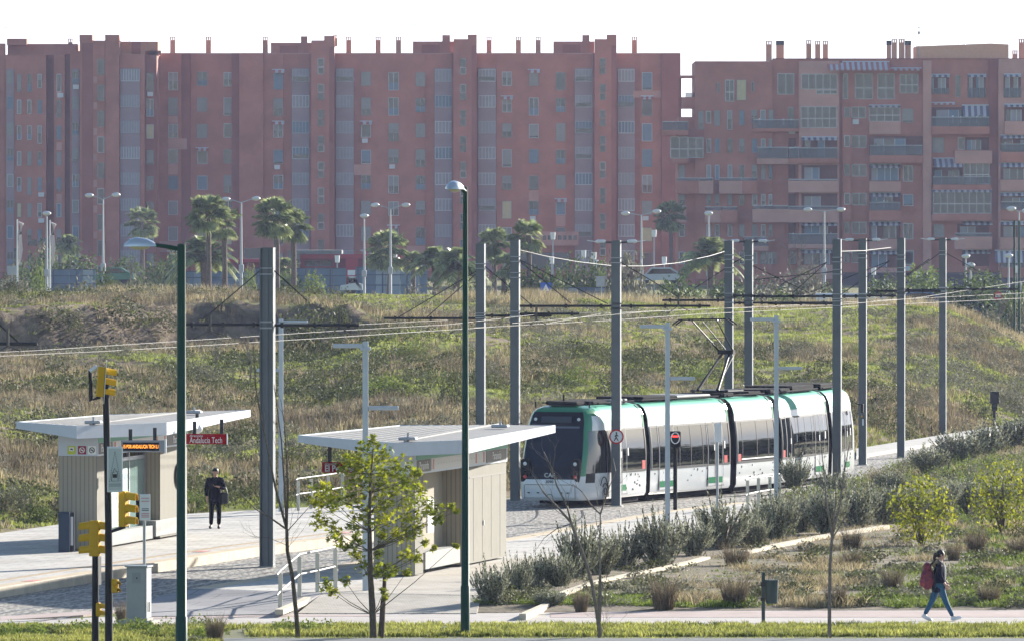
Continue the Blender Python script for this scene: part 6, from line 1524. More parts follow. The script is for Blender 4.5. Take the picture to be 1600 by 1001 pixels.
# ================================================================== apartment buildings
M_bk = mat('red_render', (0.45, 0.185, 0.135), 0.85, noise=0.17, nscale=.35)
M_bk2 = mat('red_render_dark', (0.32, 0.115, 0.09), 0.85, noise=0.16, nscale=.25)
M_bk3 = mat('red_render_pink', (0.54, 0.30, 0.245), 0.85, noise=0.14, nscale=.3)
M_mau = mat('mauve_band', (0.33, 0.25, 0.265), 0.8, noise=0.08, nscale=.5)
M_gry = mat('grey_lattice', (0.32, 0.31, 0.33), 0.6, noise=0.1, nscale=2)
M_orn = mat('chimney_orange', (0.50, 0.24, 0.15), 0.85, noise=.1)
M_bw = mat('flat_glass', (0.03, 0.05, 0.07), 0.12, 0, .8)
M_shut = mat('shutter_grey', (0.30, 0.29, 0.27), 0.7, noise=.08)
M_shut2 = mat('shutter_blue', (0.17, 0.23, 0.29), 0.6, noise=.1)
M_cream = mat('cream_shutter', (0.58, 0.50, 0.30), 0.7, noise=.08)
M_frame = mat('window_frame_white', (0.62, 0.64, 0.66), 0.5)
M_aw = mat('awning_stripe', (0.5, 0.5, 0.52), 0.8); M_awb = mat('awning_blue', (.13, .13, .19), .8)
M_rail = mat('rail_glass', (0.12, 0.14, 0.16), 0.25, 0, .5, alpha=.55)
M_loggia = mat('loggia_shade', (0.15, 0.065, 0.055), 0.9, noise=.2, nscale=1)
class Bld:
    def __init__(self, label, D, ox, base_z, name='apartment_building'):
        self.D = D; self.s = F / D; self.x0 = (ox - 800) / self.s; self.z0 = base_z
        self.ox = ox; self.t = thing(name, label, 'building', (self.x0, D, base_z)); self.rr = random.Random(int(ox))
    def X(self, px): return (px - self.ox) / self.s
    def Z(self, py): return H - (py - YH) / self.s - self.z0
    def box(self, name, m, x0, x1, y0, y1, d0, d1, parent=None, mb=None):
        """y0 upper photo row, y1 lower; d0..d1 depth (negative = towards the viewer)"""
        own = mb is None
        if own: mb = MB()
        mb.box(self.X(x0), self.X(x1), d0, d1, self.Z(y1), self.Z(y0))
        return mb.build(name, m, parent or self.t) if own else mb
    def win(self, x0, x1, y0, y1, d=0.0, style=None, name='window'):
        r = self.rr.random(); P = .9 / self.s
        g = self.box(name, M_bw, x0, x1, y0, y1, d - .07, d - .02)
        X0, X1, Z0, Z1 = self.X(x0), self.X(x1), self.Z(y1), self.Z(y0); w = X1 - X0; h = Z1 - Z0
        if style is None: style = 'shut' if r < .38 else 'half' if r < .62 else 'panel' if r < .82 else 'cream' if r < .88 else 'open'
        f = .05; mb = MB(); dd = d - .10
        mf = M_frame if self.rr.random() < .35 or style in ('frame', 'mull') else M_shut
        for a in ((X0, X0 + f, Z0, Z1), (X1 - f, X1, Z0, Z1), (X0 + f, X1 - f, Z0, Z0 + f), (X0 + f, X1 - f, Z1 - f, Z1)): mb.box(a[0], a[1], dd, d - .071, a[2], a[3])
        if style in ('mull', 'frame', 'half', 'panel') and w > .7:
            n = max(2, int(round(w / .75)))
            for k in range(1, n): q = X0 + w * k / n; mb.box(q - .025, q + .025, dd + .004, d - .071, Z0 + f, Z1 - f)
        if style == 'mull': mb.box(X0 + f, X1 - f, dd + .008, d - .071, Z0 + h * .42, Z0 + h * .42 + .07)
        mb.build('frame', mf, g)
        if style == 'shut': mb = MB(); mb.box(X0 + f, X1 - f, d - .084, d - .072, Z0 + f + h * self.rr.choice((0, 0, 0, .12)), Z1 - f); mb.build('shutter', self.rr.choice((M_shut, M_shut, M_shut2)), g)
        elif style == 'half': mb = MB(); mb.box(X0 + f, X1 - f, d - .084, d - .072, Z0 + h * self.rr.uniform(.35, .6), Z1 - f); mb.build('shutter', M_shut, g)
        elif style == 'panel': mb = MB(); mb.box(X0 + f, X1 - f, d - .088, d - .072, Z0 + f, Z0 + h * .42); mb.build('balustrade', M_shut2, g)
        elif style == 'cream': mb = MB(); mb.box(X0 + f, X1 - f, d - .084, d - .072, Z0 + f, Z1 - f); mb.build('shutter', M_cream, g)
        if self.rr.random() < .09 and name == 'window' and w < 2: mb = MB(); mb.box(X0 + .1, X0 + .75, d - .4, d - .08, Z0 - .62, Z0 - .12); mb.build('air_conditioner', M_frame, g)
        return g
    def awning(self, x0, x1, y0, y1, d=0.0, drop=1.0, blue=False):
        """striped sloping awning: alternating cloth strips"""
        A, B_ = MB(), MB(); X0, X1, Z0, Z1 = self.X(x0), self.X(x1), self.Z(y1), self.Z(y0); n = max(4, int((X1 - X0) / .28)); 
        for k in range(n):
            a = X0 + (X1 - X0) * k / n; b = X0 + (X1 - X0) * (k + 1) / n; (A if k % 2 else B_).add([(a, d - .1, Z1), (b, d - .1, Z1), (b, d - drop, Z0 + .12), (a, d - drop, Z0 + .12), (a, d - drop - .01, Z0), (b, d - drop - .01, Z0)], [(0, 3, 2, 1), (3, 4, 5, 2)])
        o = A.build('awning', M_aw, self.t); B_.build('awning_stripes', M_awb if blue else mat('awning_red', (.45, .16, .13), .8), o)
        mb = MB(); mb.tube([(X0, d - .12, Z1 + .03), (X1, d - .12, Z1 + .03)], .06, 5); mb.build('awning_roll', M_frame, o)
    def chimney(self, x0, x1, y0, y1, d=3, dark=False, m=None):
        mb = MB(); self.box('', None, x0, x1, y0 + 3, y1 + 2, d, d + (x1 - x0) / self.s, mb=mb); o = mb.build('chimney', m or M_orn, self.t)
        X0, X1, Z1 = self.X(x0), self.X(x1), self.Z(y0)
        mb = MB(); w = X1 - X0
        if dark: mb.box(X0 - .02, X1 + .02, d - .02, d + w + .02, Z1 - .2, Z1 + .25); mb.build('cap', M_dark, o)
        else:
            for a in (0, .4, .8): mb.box(X0 + w * a, X0 + w * (a + .2), d, d + w, Z1 - .2 + .005, Z1 + .1)
            mb.box(X0 - .03, X1 + .03, d - .03, d + w + .03, Z1 + .1, Z1 + .17); mb.build('cap', M_bk3, o)
# ---------------- long building (px 245..1063)
DB = 876; b = Bld('long brick-red apartment block with grey window bands and roof turrets in the middle', DB, 654, 2.2)
zb = 470
b.box('wall', M_bk, 245, 1063, 85, zb, 0, 14)
def vstrip(x0, x1, y0, d, m, name='wall_bay', y1=zb): return b.box(name, m, x0, x1, y0, y1, -d, 0.0)
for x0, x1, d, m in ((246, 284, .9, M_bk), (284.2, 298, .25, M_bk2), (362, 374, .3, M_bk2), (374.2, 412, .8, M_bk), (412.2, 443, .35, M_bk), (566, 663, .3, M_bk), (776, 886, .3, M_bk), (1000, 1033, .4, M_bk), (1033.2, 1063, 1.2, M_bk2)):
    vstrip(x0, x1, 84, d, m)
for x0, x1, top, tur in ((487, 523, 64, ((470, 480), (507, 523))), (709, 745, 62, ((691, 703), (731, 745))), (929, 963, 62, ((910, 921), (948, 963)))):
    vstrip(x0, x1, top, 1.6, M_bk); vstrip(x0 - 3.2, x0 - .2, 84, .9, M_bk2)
    b.box('tower_dark_strip', M_bk2, x1 - 8, x1 - .3, top + 1, zb, -1.62, -1.6)  # flat strip of darker render on the tower front
    b.box('roof_house', M_bk, x0 - 64, x0 - .2, top + 3, 85.5, .5, 5, ); b.box('roof_house', M_bk2, x0 - 50, x0 - 22, top + 8, 85.4, .3, .5)
    for a, c in tur: b.box('turret', M_bk, a, c, top - 7, top + 10, -1.7 if a > x0 else .4, 1.2)
b.box('roof_coping', M_bk3, 245, 1063, 83.2, 84.9, -.02, .5)
for x in (268, 324, 413, 544, 590, 622, 764, 810, 841, 992): b.chimney(x - 4, x + 4, 59, 84)
b.chimney(595 - 75, 595 - 69, 56, 70)
# window rows
PITCH = 40.35
rows = [112.5 + PITCH * k for k in range(8)]
cols_ = {201: None}
for cx, w in ((234, 10), (271, 15), (316, 16), (357, 15), (435, 15), (572, 15), (615, 16), (657, 15), (792, 15), (834, 15), (876, 15), (1011, 16)):
    dep = {234: 0, 271: -.9, 435: -.35, 572: -.3, 615: -.3, 657: -.3, 792: -.3, 834: -.3, 876: -.3, 1011: -.4}.get(cx, 0)
    if cx == 234: continue
    for k, y in enumerate(rows):
        if y > 425: continue
        yy = y + b.rr.choice((0, 0, 1)); hh = b.rr.choice((22, 22, 28))
        b.win(cx - w / 2, cx + w / 2, yy, yy + hh, dep)
        if b.rr.random() < .14: b.awning(cx - w / 2 - 2, cx + w / 2 + 2, yy - 3, yy + 2, dep, .6)
        if b.rr.random() < .22 and k < 7: b.box('render_patch', M_bk3, cx - w / 2 + b.rr.choice((-14, 0)), cx + w / 2 + b.rr.choice((0, 14)), yy + hh + .8, yy + PITCH - .8, dep - .03, dep)
# lattice window bands
def band(bb, x0, x1, y0=108, n=8, dep=-.35, lattice=True):
    bb.box('window_band', M_mau, x0, x1, y0 - 1, zb, dep, 0)
    for k in range(n):
        y = y0 + PITCH * k + 1
        if y > 420: break
        g = bb.box('band_window', M_gry if bb.rr.random() < .75 else M_shut2, x0 + .8, x1 - .8, y, y + 19, dep - .06, dep)
        mb = MB(); X0, X1, Z0, Z1 = bb.X(x0 + .8), bb.X(x1 - .8), bb.Z(y + 19), bb.Z(y); n_ = 5; d = dep - .085
        bright = bb.rr.random() < .35
        for q in range(n_ + 1): a = X0 + (X1 - X0 - .05) * q / n_; mb.box(a, a + .05, d, dep - .061, Z0, Z1)
        mb.box(X0, X1, d - .004, dep - .061, Z0, Z0 + .07); mb.box(X0, X1, d - .004, dep - .061, Z1 - .06, Z1)
        mb.build('lattice', M_frame if bright else mat('lattice_pale', (.42, .44, .47), .6), g)
        if bb.rr.random() < .2: mb = MB(); mb.box(X0 + .08, X1 - .08, d - .012, d - .006, Z0 + .1, Z0 + .55); mb.build('opening', M_bw, g)
for x0, x1 in ((456, 484), (525, 553), (679, 707.8), (747, 775), (898, 926), (965, 992)): band(b, x0, x1)
for x0, x1 in ((497, 507), (719, 728.5), (937, 946)):
    for k in range(9):
        y = 92 + PITCH * k
        if y > 425: continue
        b.win(x0, x1, y, y + 13, -1.6, 'open', 'stair_window'); b.win(x0, x1, y + 14, y + 25, -1.6, 'open', 'stair_window')
# ground storey details
for x0, x1, y0, y1 in ((300, 352, 392, 412), (382, 412, 388, 410), (845, 902, 368, 378), (812, 890, 395, 420), (450, 478, 392, 412), (700, 745, 394, 414)):
    b.box('ground_opening', M_bw, x0, x1, y0, y1, -1.0, -.85)
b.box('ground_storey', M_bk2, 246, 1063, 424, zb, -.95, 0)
b.box('parapet_band', M_bk3, 836, 904, 362, 384, -1.3, -.35)
mb = MB()
for k in range(7): b.box('', None, 848 + k * 8, 853 + k * 8, 368, 375, -1.34, -1.3, mb=mb)
mb.build('parapet_opening', M_bw, b.t)
# antennas and dish
for x, y0, y1 in ((643.5, 38, 62), (1010, 76, 84)): mb = MB(); mb.tube([(b.X(x), 2, b.Z(y1)), (b.X(x), 2, b.Z(y0))], .03, 5); mb.box(b.X(x) - .4, b.X(x) + .5, 1.98, 2.02, b.Z(y0 + 1), b.Z(y0)); mb.build('antenna', M_grey, b.t)
# ---------------- left wing (px -40..245)
b = Bld('brick-red left wing with narrow windows and a stair tower at the left edge', 868, 120, 2.2)
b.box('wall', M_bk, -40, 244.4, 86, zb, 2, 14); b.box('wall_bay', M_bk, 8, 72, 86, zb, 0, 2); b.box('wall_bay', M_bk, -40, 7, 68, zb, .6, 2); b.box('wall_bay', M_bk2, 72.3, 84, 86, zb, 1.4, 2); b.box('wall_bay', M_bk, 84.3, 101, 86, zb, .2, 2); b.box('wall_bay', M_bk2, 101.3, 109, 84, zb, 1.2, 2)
b.box('wall_bay', M_bk, 109.3, 125, 80, zb, .2, 2); b.box('stair_tower', M_bk, 125.3, 164.5, 64, zb, -1, 6); b.box('turret', M_bk, 125, 145, 55, 66, -1.2, 2); b.box('turret', M_bk, 165, 187, 55, 66, -1.2, 2); b.box('stair_tower', M_bk, 165, 187, 64, zb, -1, 6); b.box('tower_dark_strip', M_bk2, 129, 146, 68, zb, -1.04, -1)  # the strip on the stair tower is flat darker render, not set back
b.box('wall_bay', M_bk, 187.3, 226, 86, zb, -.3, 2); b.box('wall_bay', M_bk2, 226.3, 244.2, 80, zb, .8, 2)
b.box('roof_house', M_bk, 9, 118, 68, 86, 3, 8); b.box('turret', M_bk, 9, 40, 60, 70, 2, 6); b.box('roof_house', M_orn, 187.3, 246, 65, 86, 1, 6); b.box('roof_house', M_bk2, 205, 219, 65.5, 84, .9, 1); b.box('roof_house', M_bk2, 232, 251, 79, 86, .8, 1.4)
b.chimney(104, 111, 62, 68, 3)
rr0 = [112 + PITCH * k for k in range(8)]
for cx, w, dep in ((30, 6.5, 0), (46, 6.5, 0), (62, 6.5, 0), (92, 7, .2), (234, 11, .8)):
    for k, y in enumerate(rr0):
        yy = y + (4 if cx < 100 else 2); b.win(cx - w / 2, cx + w / 2, yy, yy + b.rr.choice((22, 22, 28)), dep)
        if cx == 92 and k % 2 == 0: b.box('render_patch', M_bk3, 88, 96.5, yy + 26, yy + PITCH - 2, dep - .03, dep)
for x0, x1, dep in ((10, 22, 0), (112, 124, .2)):
    b.box('window_band', M_mau, x0, x1, 108, zb, dep - .15, dep)
    for k in range(8): y = 111 + PITCH * k; b.win(x0 + 1, x1 - 1, y, y + 20, dep - .15, b.rr.choice(('shut', 'panel', 'shut')))
PB = b
band(b, 183.5, 219.5, 107, 8, -1.15) if 0 else None
b.box('window_band', M_mau, 188, 219, 107, zb, -.45, -.3)
for k in range(8):
    y = 108.5 + PITCH * k; g = b.box('band_window', M_gry, 189, 218, y, y + 19, -.52, -.45); mb = MB()
    for q in range(8): a = b.X(189 + q * 4.1); mb.box(a, a + .05, -.55, -.521, b.Z(y + 19), b.Z(y))
    mb.box(b.X(189), b.X(218), -.553, -.521, b.Z(y + 19), b.Z(y + 18)); mb.build('lattice', M_frame if k in (0, 3) else mat('lattice_pale', (.42, .44, .47), .6), g)
for k in range(9):
    y = 93 + PITCH * k
    if y < 425: b.win(153, 163.5, y, y + 25, -1, 'open', 'stair_window'); b.box('spandrel', M_bk3, 147, 152.6, y + 27, y + 38, -1.05, -1)
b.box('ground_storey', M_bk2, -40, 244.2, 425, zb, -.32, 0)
for x0, x1, y0, y1 in ((44, 58, 375, 384), (62, 76, 372, 382), (100, 120, 380, 400), (12, 30, 388, 410)): b.box('ground_opening', M_bw, x0, x1, y0, y1, -.1, -.02)
for x, y0, y1 in ((5, 43, 66), (172, 36, 55)): mb = MB(); mb.tube([(b.X(x), .5, b.Z(y1)), (b.X(x), .5, b.Z(y0))], .03, 5); mb.box(b.X(x), b.X(x) + .6, .48, .52, b.Z(y0 + 1), b.Z(y0)); mb.build('antenna', M_grey, b.t)
mb = MB(); mb.M = Matrix.Translation((b.X(199), .5, b.Z(60))) @ Matrix.Rotation(R(60), 4, 'Y'); mb.ell((0, 0, 0), .45, .45, .15, 12, 4, 0.0); mb.build('satellite_dish', M_grey, b.t)

# ---------------- right terraced building
DR = 790; b = Bld('terraced brick-red apartment building with balconies and striped awnings at right', DR, 1345, 2.0)
zb = 468
b.box('wall', M_bk, 1086, 1207, 96, zb, 0, 14); b.box('wall', M_bk, 1207.2, 1700, 93, zb, .3, 14); b.box('wall', M_bk, 1060, 1086, 183, zb, .5, 14); b.box('lintel', M_bk, 1064, 1086, 118, 122, .5, 3); b.box('pillar', M_bk2, 1060.5, 1065, 122, 183, 1, 3); b.box('parapet', M_bk, 1065.2, 1086, 152, 170, .5, 3)
b.box('parapet_rail', M_rail, 1071, 1085, 145, 152, .6, .7)
b.box('wall_bay', M_bk3, 1248, 1311, 96, zb, -.5, .3); b.box('wall_bay', M_bk2, 1311.2, 1316, 95, zb, -.1, .3); b.box('wall_bay', M_bk3, 1442, 1455, 95, zb, -.4, .3); b.box('wall_bay', M_bk2, 1545.2, 1559, 93, zb, -.2, .3); b.box('wall_bay', M_bk3, 1559.2, 1700, 93, zb, -1.2, .3); b.box('wall_bay', M_bk, 1316.2, 1330, 160, zb, -.3, .3)
b.box('roof_coping', M_bk2, 1207, 1700, 91.5, 92.9, .2, .8)
for x0, x1, y, dk in ((1198, 1207, 66, 0), (1214, 1226, 67, 1), (1261, 1269, 65, 0), (1275, 1283, 66, 0), (1287, 1295, 66, 0), (1387, 1394, 67, 1), (1395, 1403, 63, 0), (1406, 1415, 63, 0), (1416, 1425, 67, 1), (1594, 1603, 63, 0), (1584, 1592, 81, 0)): b.chimney(x0, x1, y, 93, 2, dk, mat('chimney_peach', (.60, .30, .2), .85))
mb = MB(); mb.prismy([(b.X(1433), b.Z(92.8)), (b.X(1578), b.Z(92.8)), (b.X(1578), b.Z(69)), (b.X(1550), b.Z(67.5)), (b.X(1433), b.Z(72))], 2, 8); mb.build('penthouse', mat('sunlit_peach_wall', (.72, .40, .25), .85, noise=.06), b.t)  # penthouse wall: warm sunlight is put into its peach colour
mb = MB(); mb.tube([(b.X(1437), 1.5, b.Z(92)), (b.X(1437), 1.5, b.Z(41))], .04, 5); mb.box(b.X(1434), b.X(1445), 1.48, 1.52, b.Z(43), b.Z(42)); mb.box(b.X(1437) - .12, b.X(1437) + .12, 1.4, 1.6, b.Z(53), b.Z(49)); mb.build('antenna', M_grey, b.t)
for x in (1500, 1509): mb = MB(); mb.M = Matrix.Translation((b.X(x), 2.5, b.Z(68))) @ Matrix.Rotation(R(70), 4, 'Y'); mb.ell((0, 0, 0), .3, .3, .1, 10, 4, 0.0); mb.build('satellite_dish', M_grey, b.t)
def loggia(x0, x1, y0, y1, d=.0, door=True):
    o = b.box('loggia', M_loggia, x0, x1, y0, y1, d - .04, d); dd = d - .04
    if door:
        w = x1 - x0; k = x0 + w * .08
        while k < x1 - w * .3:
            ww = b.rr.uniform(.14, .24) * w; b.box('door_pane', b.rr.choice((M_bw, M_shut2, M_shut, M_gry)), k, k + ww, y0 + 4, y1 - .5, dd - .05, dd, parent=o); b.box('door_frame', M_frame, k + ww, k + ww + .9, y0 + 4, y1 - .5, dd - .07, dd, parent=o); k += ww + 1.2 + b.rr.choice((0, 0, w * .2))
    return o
def balcony(x0, x1, y0, y1, dep=1.3, m=M_bk3, rail=0, d=0.0):
    o = b.box('balcony', m, x0, x1, y0, y1, d - dep, d - .05)
    if rail: b.box('balcony_rail', M_rail, x0 + .6, x1 - .6, y0 - rail, y0 - .05, d - dep + .05, d - dep + .12, parent=o); b.box('top_rail', M_frame, x0 + .4, x1 - .4, y0 - rail - .8, y0 - rail - .05, d - dep + .03, d - dep + .14, parent=o)
    if rail > 8:
        k = x0 + 2
        while k < x1 - 3:
            if b.rr.random() < .45:
                c = b.rr.choice(('plant', 'cloth', 'cloth', 'chair')); ww = b.rr.uniform(1.2, 3)
                b.box({'plant': 'potted_plant', 'cloth': 'laundry', 'chair': 'balcony_chair'}[c], {'plant': M_hedge, 'cloth': b.rr.choice((M_wtext, M_shut2, mat('cloth_red', (.4, .1, .12), .9))), 'chair': M_shut}[c], k, k + ww, y0 - rail - b.rr.uniform(1, 4), y0 - rail * .4, d - dep + .16, d - dep + .35, parent=o)
            k += b.rr.uniform(4, 9)
    return o
N_ = lambda x0, x1, y0, y1, st='shut', d=0.0: b.win(x0, x1, y0, y1, d, st)
for a in ((1120, 1124, 129, 145, 'open'), (1133, 1147, 125, 159, 'mull'), (1151, 1166, 125, 157, 'cream'), (1174, 1178, 128, 144, 'open')): N_(*a)
for x0, x1, y0, y1 in ((1091, 1099, 174, 203), (1103, 1111, 174, 193), (1116, 1125, 173, 197), (1136, 1144, 173, 203), (1155, 1163, 173, 196), (1174, 1183, 172, 192), (1188, 1196, 172, 200), (1201, 1208.5, 172, 200)): N_(x0, x1, y0, y1, b.rr.choice(('shut', 'shut', 'half', 'open')))
xs7 = ((1104, 1111), (1117, 1124), (1137, 1144), (1155, 1163), (1175, 1183), (1189, 1196), (1201, 1206.5))
for y0, y1, bal in ((217, 239, [(1182, 1231, 248, 257, 17), (1231.2, 1247.8, 248, 257, 17)]), (258, 281, [(1057, 1091, 283, 303, 4), (1091.2, 1114, 283, 303, 4), (1123, 1159, 283, 303, 4), (1159.2, 1183, 283, 303, 4)]),
                    (304, 321, [(1057, 1072, 328, 348, 5), (1101, 1126, 329, 348, 5), (1126.2, 1152, 329, 348, 5), (1175, 1231, 327, 348, 5)]), (351, 370, [(1160, 1200, 385, 392, 14)]), (394, 413, [])):
    for x0, x1 in ((1061, 1070),) + xs7:
        if x0 < 1070 and y0 < 250: continue
        if y1 > 420: continue
        N_(x0, x1, y0, y1, b.rr.choice(('shut', 'shut', 'half', 'open')), .5 if x1 < 1086 else 0)
    for q in bal: balcony(q[0], q[1], q[2], q[3], 1.4, M_bk3 if b.rr.random() < .6 else M_bk, q[4])
balcony(1034, 1075, 204, 212, 2.2, M_bk, 13, .5); balcony(1047, 1075, 248, 256, 1.5, M_bk, 0, .5); b.win(1047, 1075, 214, 248, -1.0, 'mull'); b.win(1075.3, 1099, 215, 247, -.5, 'mull'); b.box('balcony', M_bk2, 1075.3, 1100, 203, 214, -.5, -.05)
balcony(1175, 1248, 201, 206, 1.0, M_bk, 13)
N_(1215, 1241, 115, 148, 'frame', .3); N_(1252, 1308, 116, 140, 'frame', -.5); N_(1275, 1308, 141, 147.5, 'frame', -.5); N_(1231, 1241, 168, 200, 'open', .3); N_(1251, 1307, 167, 200, 'mull', -.5)
for y0, y1, aw, par in ((216, 246, 1, (232, 249, 0)), (258, 281, 0, (283, 301, 2)), (303, 325, 0, (328, 348, 5)), (349, 368, 1, (382, 388, 16)), (392, 414, 1, None)):
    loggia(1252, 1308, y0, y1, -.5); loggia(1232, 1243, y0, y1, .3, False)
    if aw: b.awning(1252, 1307, y0 - 1, y0 + 4, -.5, .9, True)
    if par: balcony(1231, 1308, par[0] + (16 if par[2] == 0 else 0), par[1] + (6 if par[2] == 0 else 0), 1.0, M_bk3 if par[2] else M_bk, par[2] or 16, -.5)
# tall columns right of px 1316
N_(1317, 1325, 115, 155, 'open', .3)
for x0, x1 in ((1336, 1364), (1371, 1398)): N_(x0, x1, 115, 155, 'mull', .3)
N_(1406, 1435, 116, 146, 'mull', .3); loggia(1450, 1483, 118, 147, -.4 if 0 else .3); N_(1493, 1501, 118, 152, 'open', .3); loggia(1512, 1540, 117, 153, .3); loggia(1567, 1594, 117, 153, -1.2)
b.box('balcony_rail', M_rail, 1450, 1483, 138, 147, .1, .2); b.box('balcony_rail', M_rail, 1512, 1540, 138, 153, .1, .2); b.box('balcony_rail', M_rail, 1567, 1594, 138, 153, -1.4, -1.3)
for x0, x1 in ((1449, 1484), (1512, 1541), (1567, 1594)): b.awning(x0, x1, 117, 121, .3 if x0 < 1560 else -1.2, .5, True)
b.awning(1292, 1390, 97, 111, .3, 2.2); b.awning(1392, 1440, 107, 111, .3, 1.6)
N_(1319, 1328, 168, 184, 'open', -.3); N_(1330.5, 1353, 167, 185, 'frame', .3); N_(1358, 1407, 168, 190, 'mull', .3); balcony(1358, 1407, 190, 210, .5, M_bk3, 0, .3); b.awning(1358, 1407, 165, 168.5, .3, .6, True); N_(1410, 1427, 170, 192, 'shut', .3)
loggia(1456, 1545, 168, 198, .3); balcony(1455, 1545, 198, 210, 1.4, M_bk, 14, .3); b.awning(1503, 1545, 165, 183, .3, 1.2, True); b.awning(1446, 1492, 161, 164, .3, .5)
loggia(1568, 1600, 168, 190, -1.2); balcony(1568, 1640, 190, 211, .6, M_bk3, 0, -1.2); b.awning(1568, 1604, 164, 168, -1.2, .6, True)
PR = 44.7
for k, y in enumerate((212, 257, 302, 347, 392)):
    N_(1319, 1328, y, y + 18, 'open', -.3); N_(1331, 1354, y, y + 19, 'frame', .3)
    if k == 0: loggia(1358, 1452, y + 1, y + 31, .3 if 0 else -.4 + .4); balcony(1358, 1441, y + 31, y + 43, 1.3, M_bk, 15, .3)
    else:
        loggia(1358, 1407, y + 2, y + 26, .3); b.awning(1359, 1407, y, y + 6, .3, .9, True)
        balcony(1358, 1407, y + 27, y + 43, .9, M_bk3 if k != 2 else M_bk, 0 if k != 2 else 12, .3); N_(1411, 1427, y + 2, y + (27 if k % 2 else 20), 'shut' if k % 2 == 0 else 'frame', .3)
    if k in (0,): N_(1457, 1475, y + 3, y + 27, 'shut', .3); b.win(1497, 1507, y + 3, y + 22, .3, 'frame'); loggia(1508, 1546, y + 3, y + 23, .3); balcony(1491, 1549, y + 24, y + 44, 1.6, M_bk3, 0, .3)
    if k == 1: b.awning(1458, 1502, y - 9, y + 5, .3, 2.0, True); loggia(1457, 1504, y + 5, y + 31, .3 ); b.win(1505, 1545, y - 3, y + 31, -.8, 'mull'); balcony(1457, 1548, y + 32, y + 40, 1.3, M_bk, 12, .3)
    if k == 2: b.win(1457, 1548, y - 3, y + 32, -.8, 'mull'); b.awning(1456, 1549, y - 5, y - 1, -.8, .5, True); balcony(1456, 1549, y + 32.5, y + 43, 1.4, M_bk, 0, .3)
    if k == 3: N_(1459, 1475, y + 4, y + 24, 'shut', .3); loggia(1496, 1546, y + 3, y + 22, .3); b.awning(1504, 1550, y - 1, y + 5, .3, 1.2, True); balcony(1491, 1549, y + 23, y + 43, 1.4, M_bk3, 5, .3)
    if k == 4: loggia(1504, 1546, y + 2, y + 24, .3, False); b.awning(1504, 1547, y - 1, y + 5, .3, .8, True); N_(1411, 1428, y, y + 22, 'shut', .3)
    loggia(1562, 1620, y + 3, y + 24, -1.2); balcony(1562, 1640, y + 26, y + 42, .5, M_bk3 if k % 2 else M_bk, 0 if k % 2 else 12, -1.2)
    if k < 4: b.awning(1562, 1620, y - (0 if k != 1 else 2), y + 5, -1.2, .8, True)
    else: b.awning(1553, 1600, y, y + 19, -1.2, .9, True)
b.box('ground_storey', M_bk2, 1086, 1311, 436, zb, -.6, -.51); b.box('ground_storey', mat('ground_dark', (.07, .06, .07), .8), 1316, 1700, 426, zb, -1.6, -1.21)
for x0, x1, y0, y1 in ((1188, 1213, 394, 413), (1234, 1244, 394, 413)): N_(x0, x1, y0, y1, 'open', .32 if x0 > 1207 else -.01)
# ================================================================== people
def skin(name, V, E, Rr, m, parent, sub=1, root=0):
    me = bpy.data.meshes.new(name); me.from_pydata([tuple(v) for v in V], E, []); o = bpy.data.objects.new(name, me); C.objects.link(o); o.parent = parent
    md = o.modifiers.new('skin', 'SKIN'); md.use_smooth_shade = True
    L_ = me.skin_vertices[0].data
    for i, r in enumerate(Rr): L_[i].radius = (r if isinstance(r, tuple) else (r, r)); L_[i].use_root = (i == root)
    if sub: s_ = o.modifiers.new('sub', 'SUBSURF'); s_.levels = sub; s_.render_levels = sub
    me.materials.append(m)
    dg = bpy.context.evaluated_depsgraph_get(); dg.update(); me2 = bpy.data.meshes.new_from_object(o.evaluated_get(dg)); me2.name = name
    o.modifiers.clear(); o.data = me2
    return o
class Sk:
    def __init__(s): s.V = []; s.E = []; s.R = []
    def v(s, p, r, prev=None):
        s.V.append(Vector(p)); s.R.append(r)
        if prev is not None: s.E.append((prev, len(s.V) - 1))
        return len(s.V) - 1
    def chain(s, pts, prev=None):
        for p, r in pts: prev = s.v(p, r, prev)
        return prev
def hand(sk, wrist, d, palm_n, prev, curl=.5, right=1):
    """palm and five separate fingers; d = direction of the hand, palm_n = palm normal"""
    d = Vector(d).normalized(); n = Vector(palm_n).normalized(); sd = d.cross(n).normalized() * right
    p1 = wrist + d * .045; a = sk.v(p1, (.034, .018), prev); b_ = sk.v(wrist + d * .085, (.036, .015), a)
    for k, (off, L_) in enumerate(((-.03, .062), (-.011, .075), (.010, .07), (.029, .052))):
        r0 = wrist + d * .095 + sd * off; d2 = (d + n * curl * .6).normalized(); d3 = (d + n * curl * 1.6).normalized()
        q = sk.v(r0, .0095, b_); q = sk.v(r0 + d2 * L_ * .5, .009, q); sk.v(r0 + d2 * L_ * .5 + d3 * L_ * .55, .0075, q)
    th = wrist + d * .035 - sd * .036; q = sk.v(th, .012, a); q = sk.v(th + (d * .6 - sd * .8 + n * .3) * .03, .011, q); sk.v(th + (d * .9 - sd * .7 + n * .6) * .055, .009, q)
M_hair = mat('dark_hair', (.012, .009, .008), .5)
def head(parent, sk, neck, c, fwd, prev):
    """adds neck and skull to the body skeleton; returns nothing. Face parts as children"""
    f = Vector(fwd).normalized()
    a = sk.v(neck, .055, prev); b_ = sk.v(neck.lerp(c, .45), .055, a); q = sk.v(c + Vector((0, 0, -.05)) + f * .015, (.068, .078), b_); q = sk.v(c + Vector((0, 0, .015)), (.082, .09), q); sk.v(c + Vector((0, 0, .07)), (.066, .075), q)
    q2 = sk.v(c + Vector((0, 0, -.085)) + f * .045, (.035, .03), q - 1)
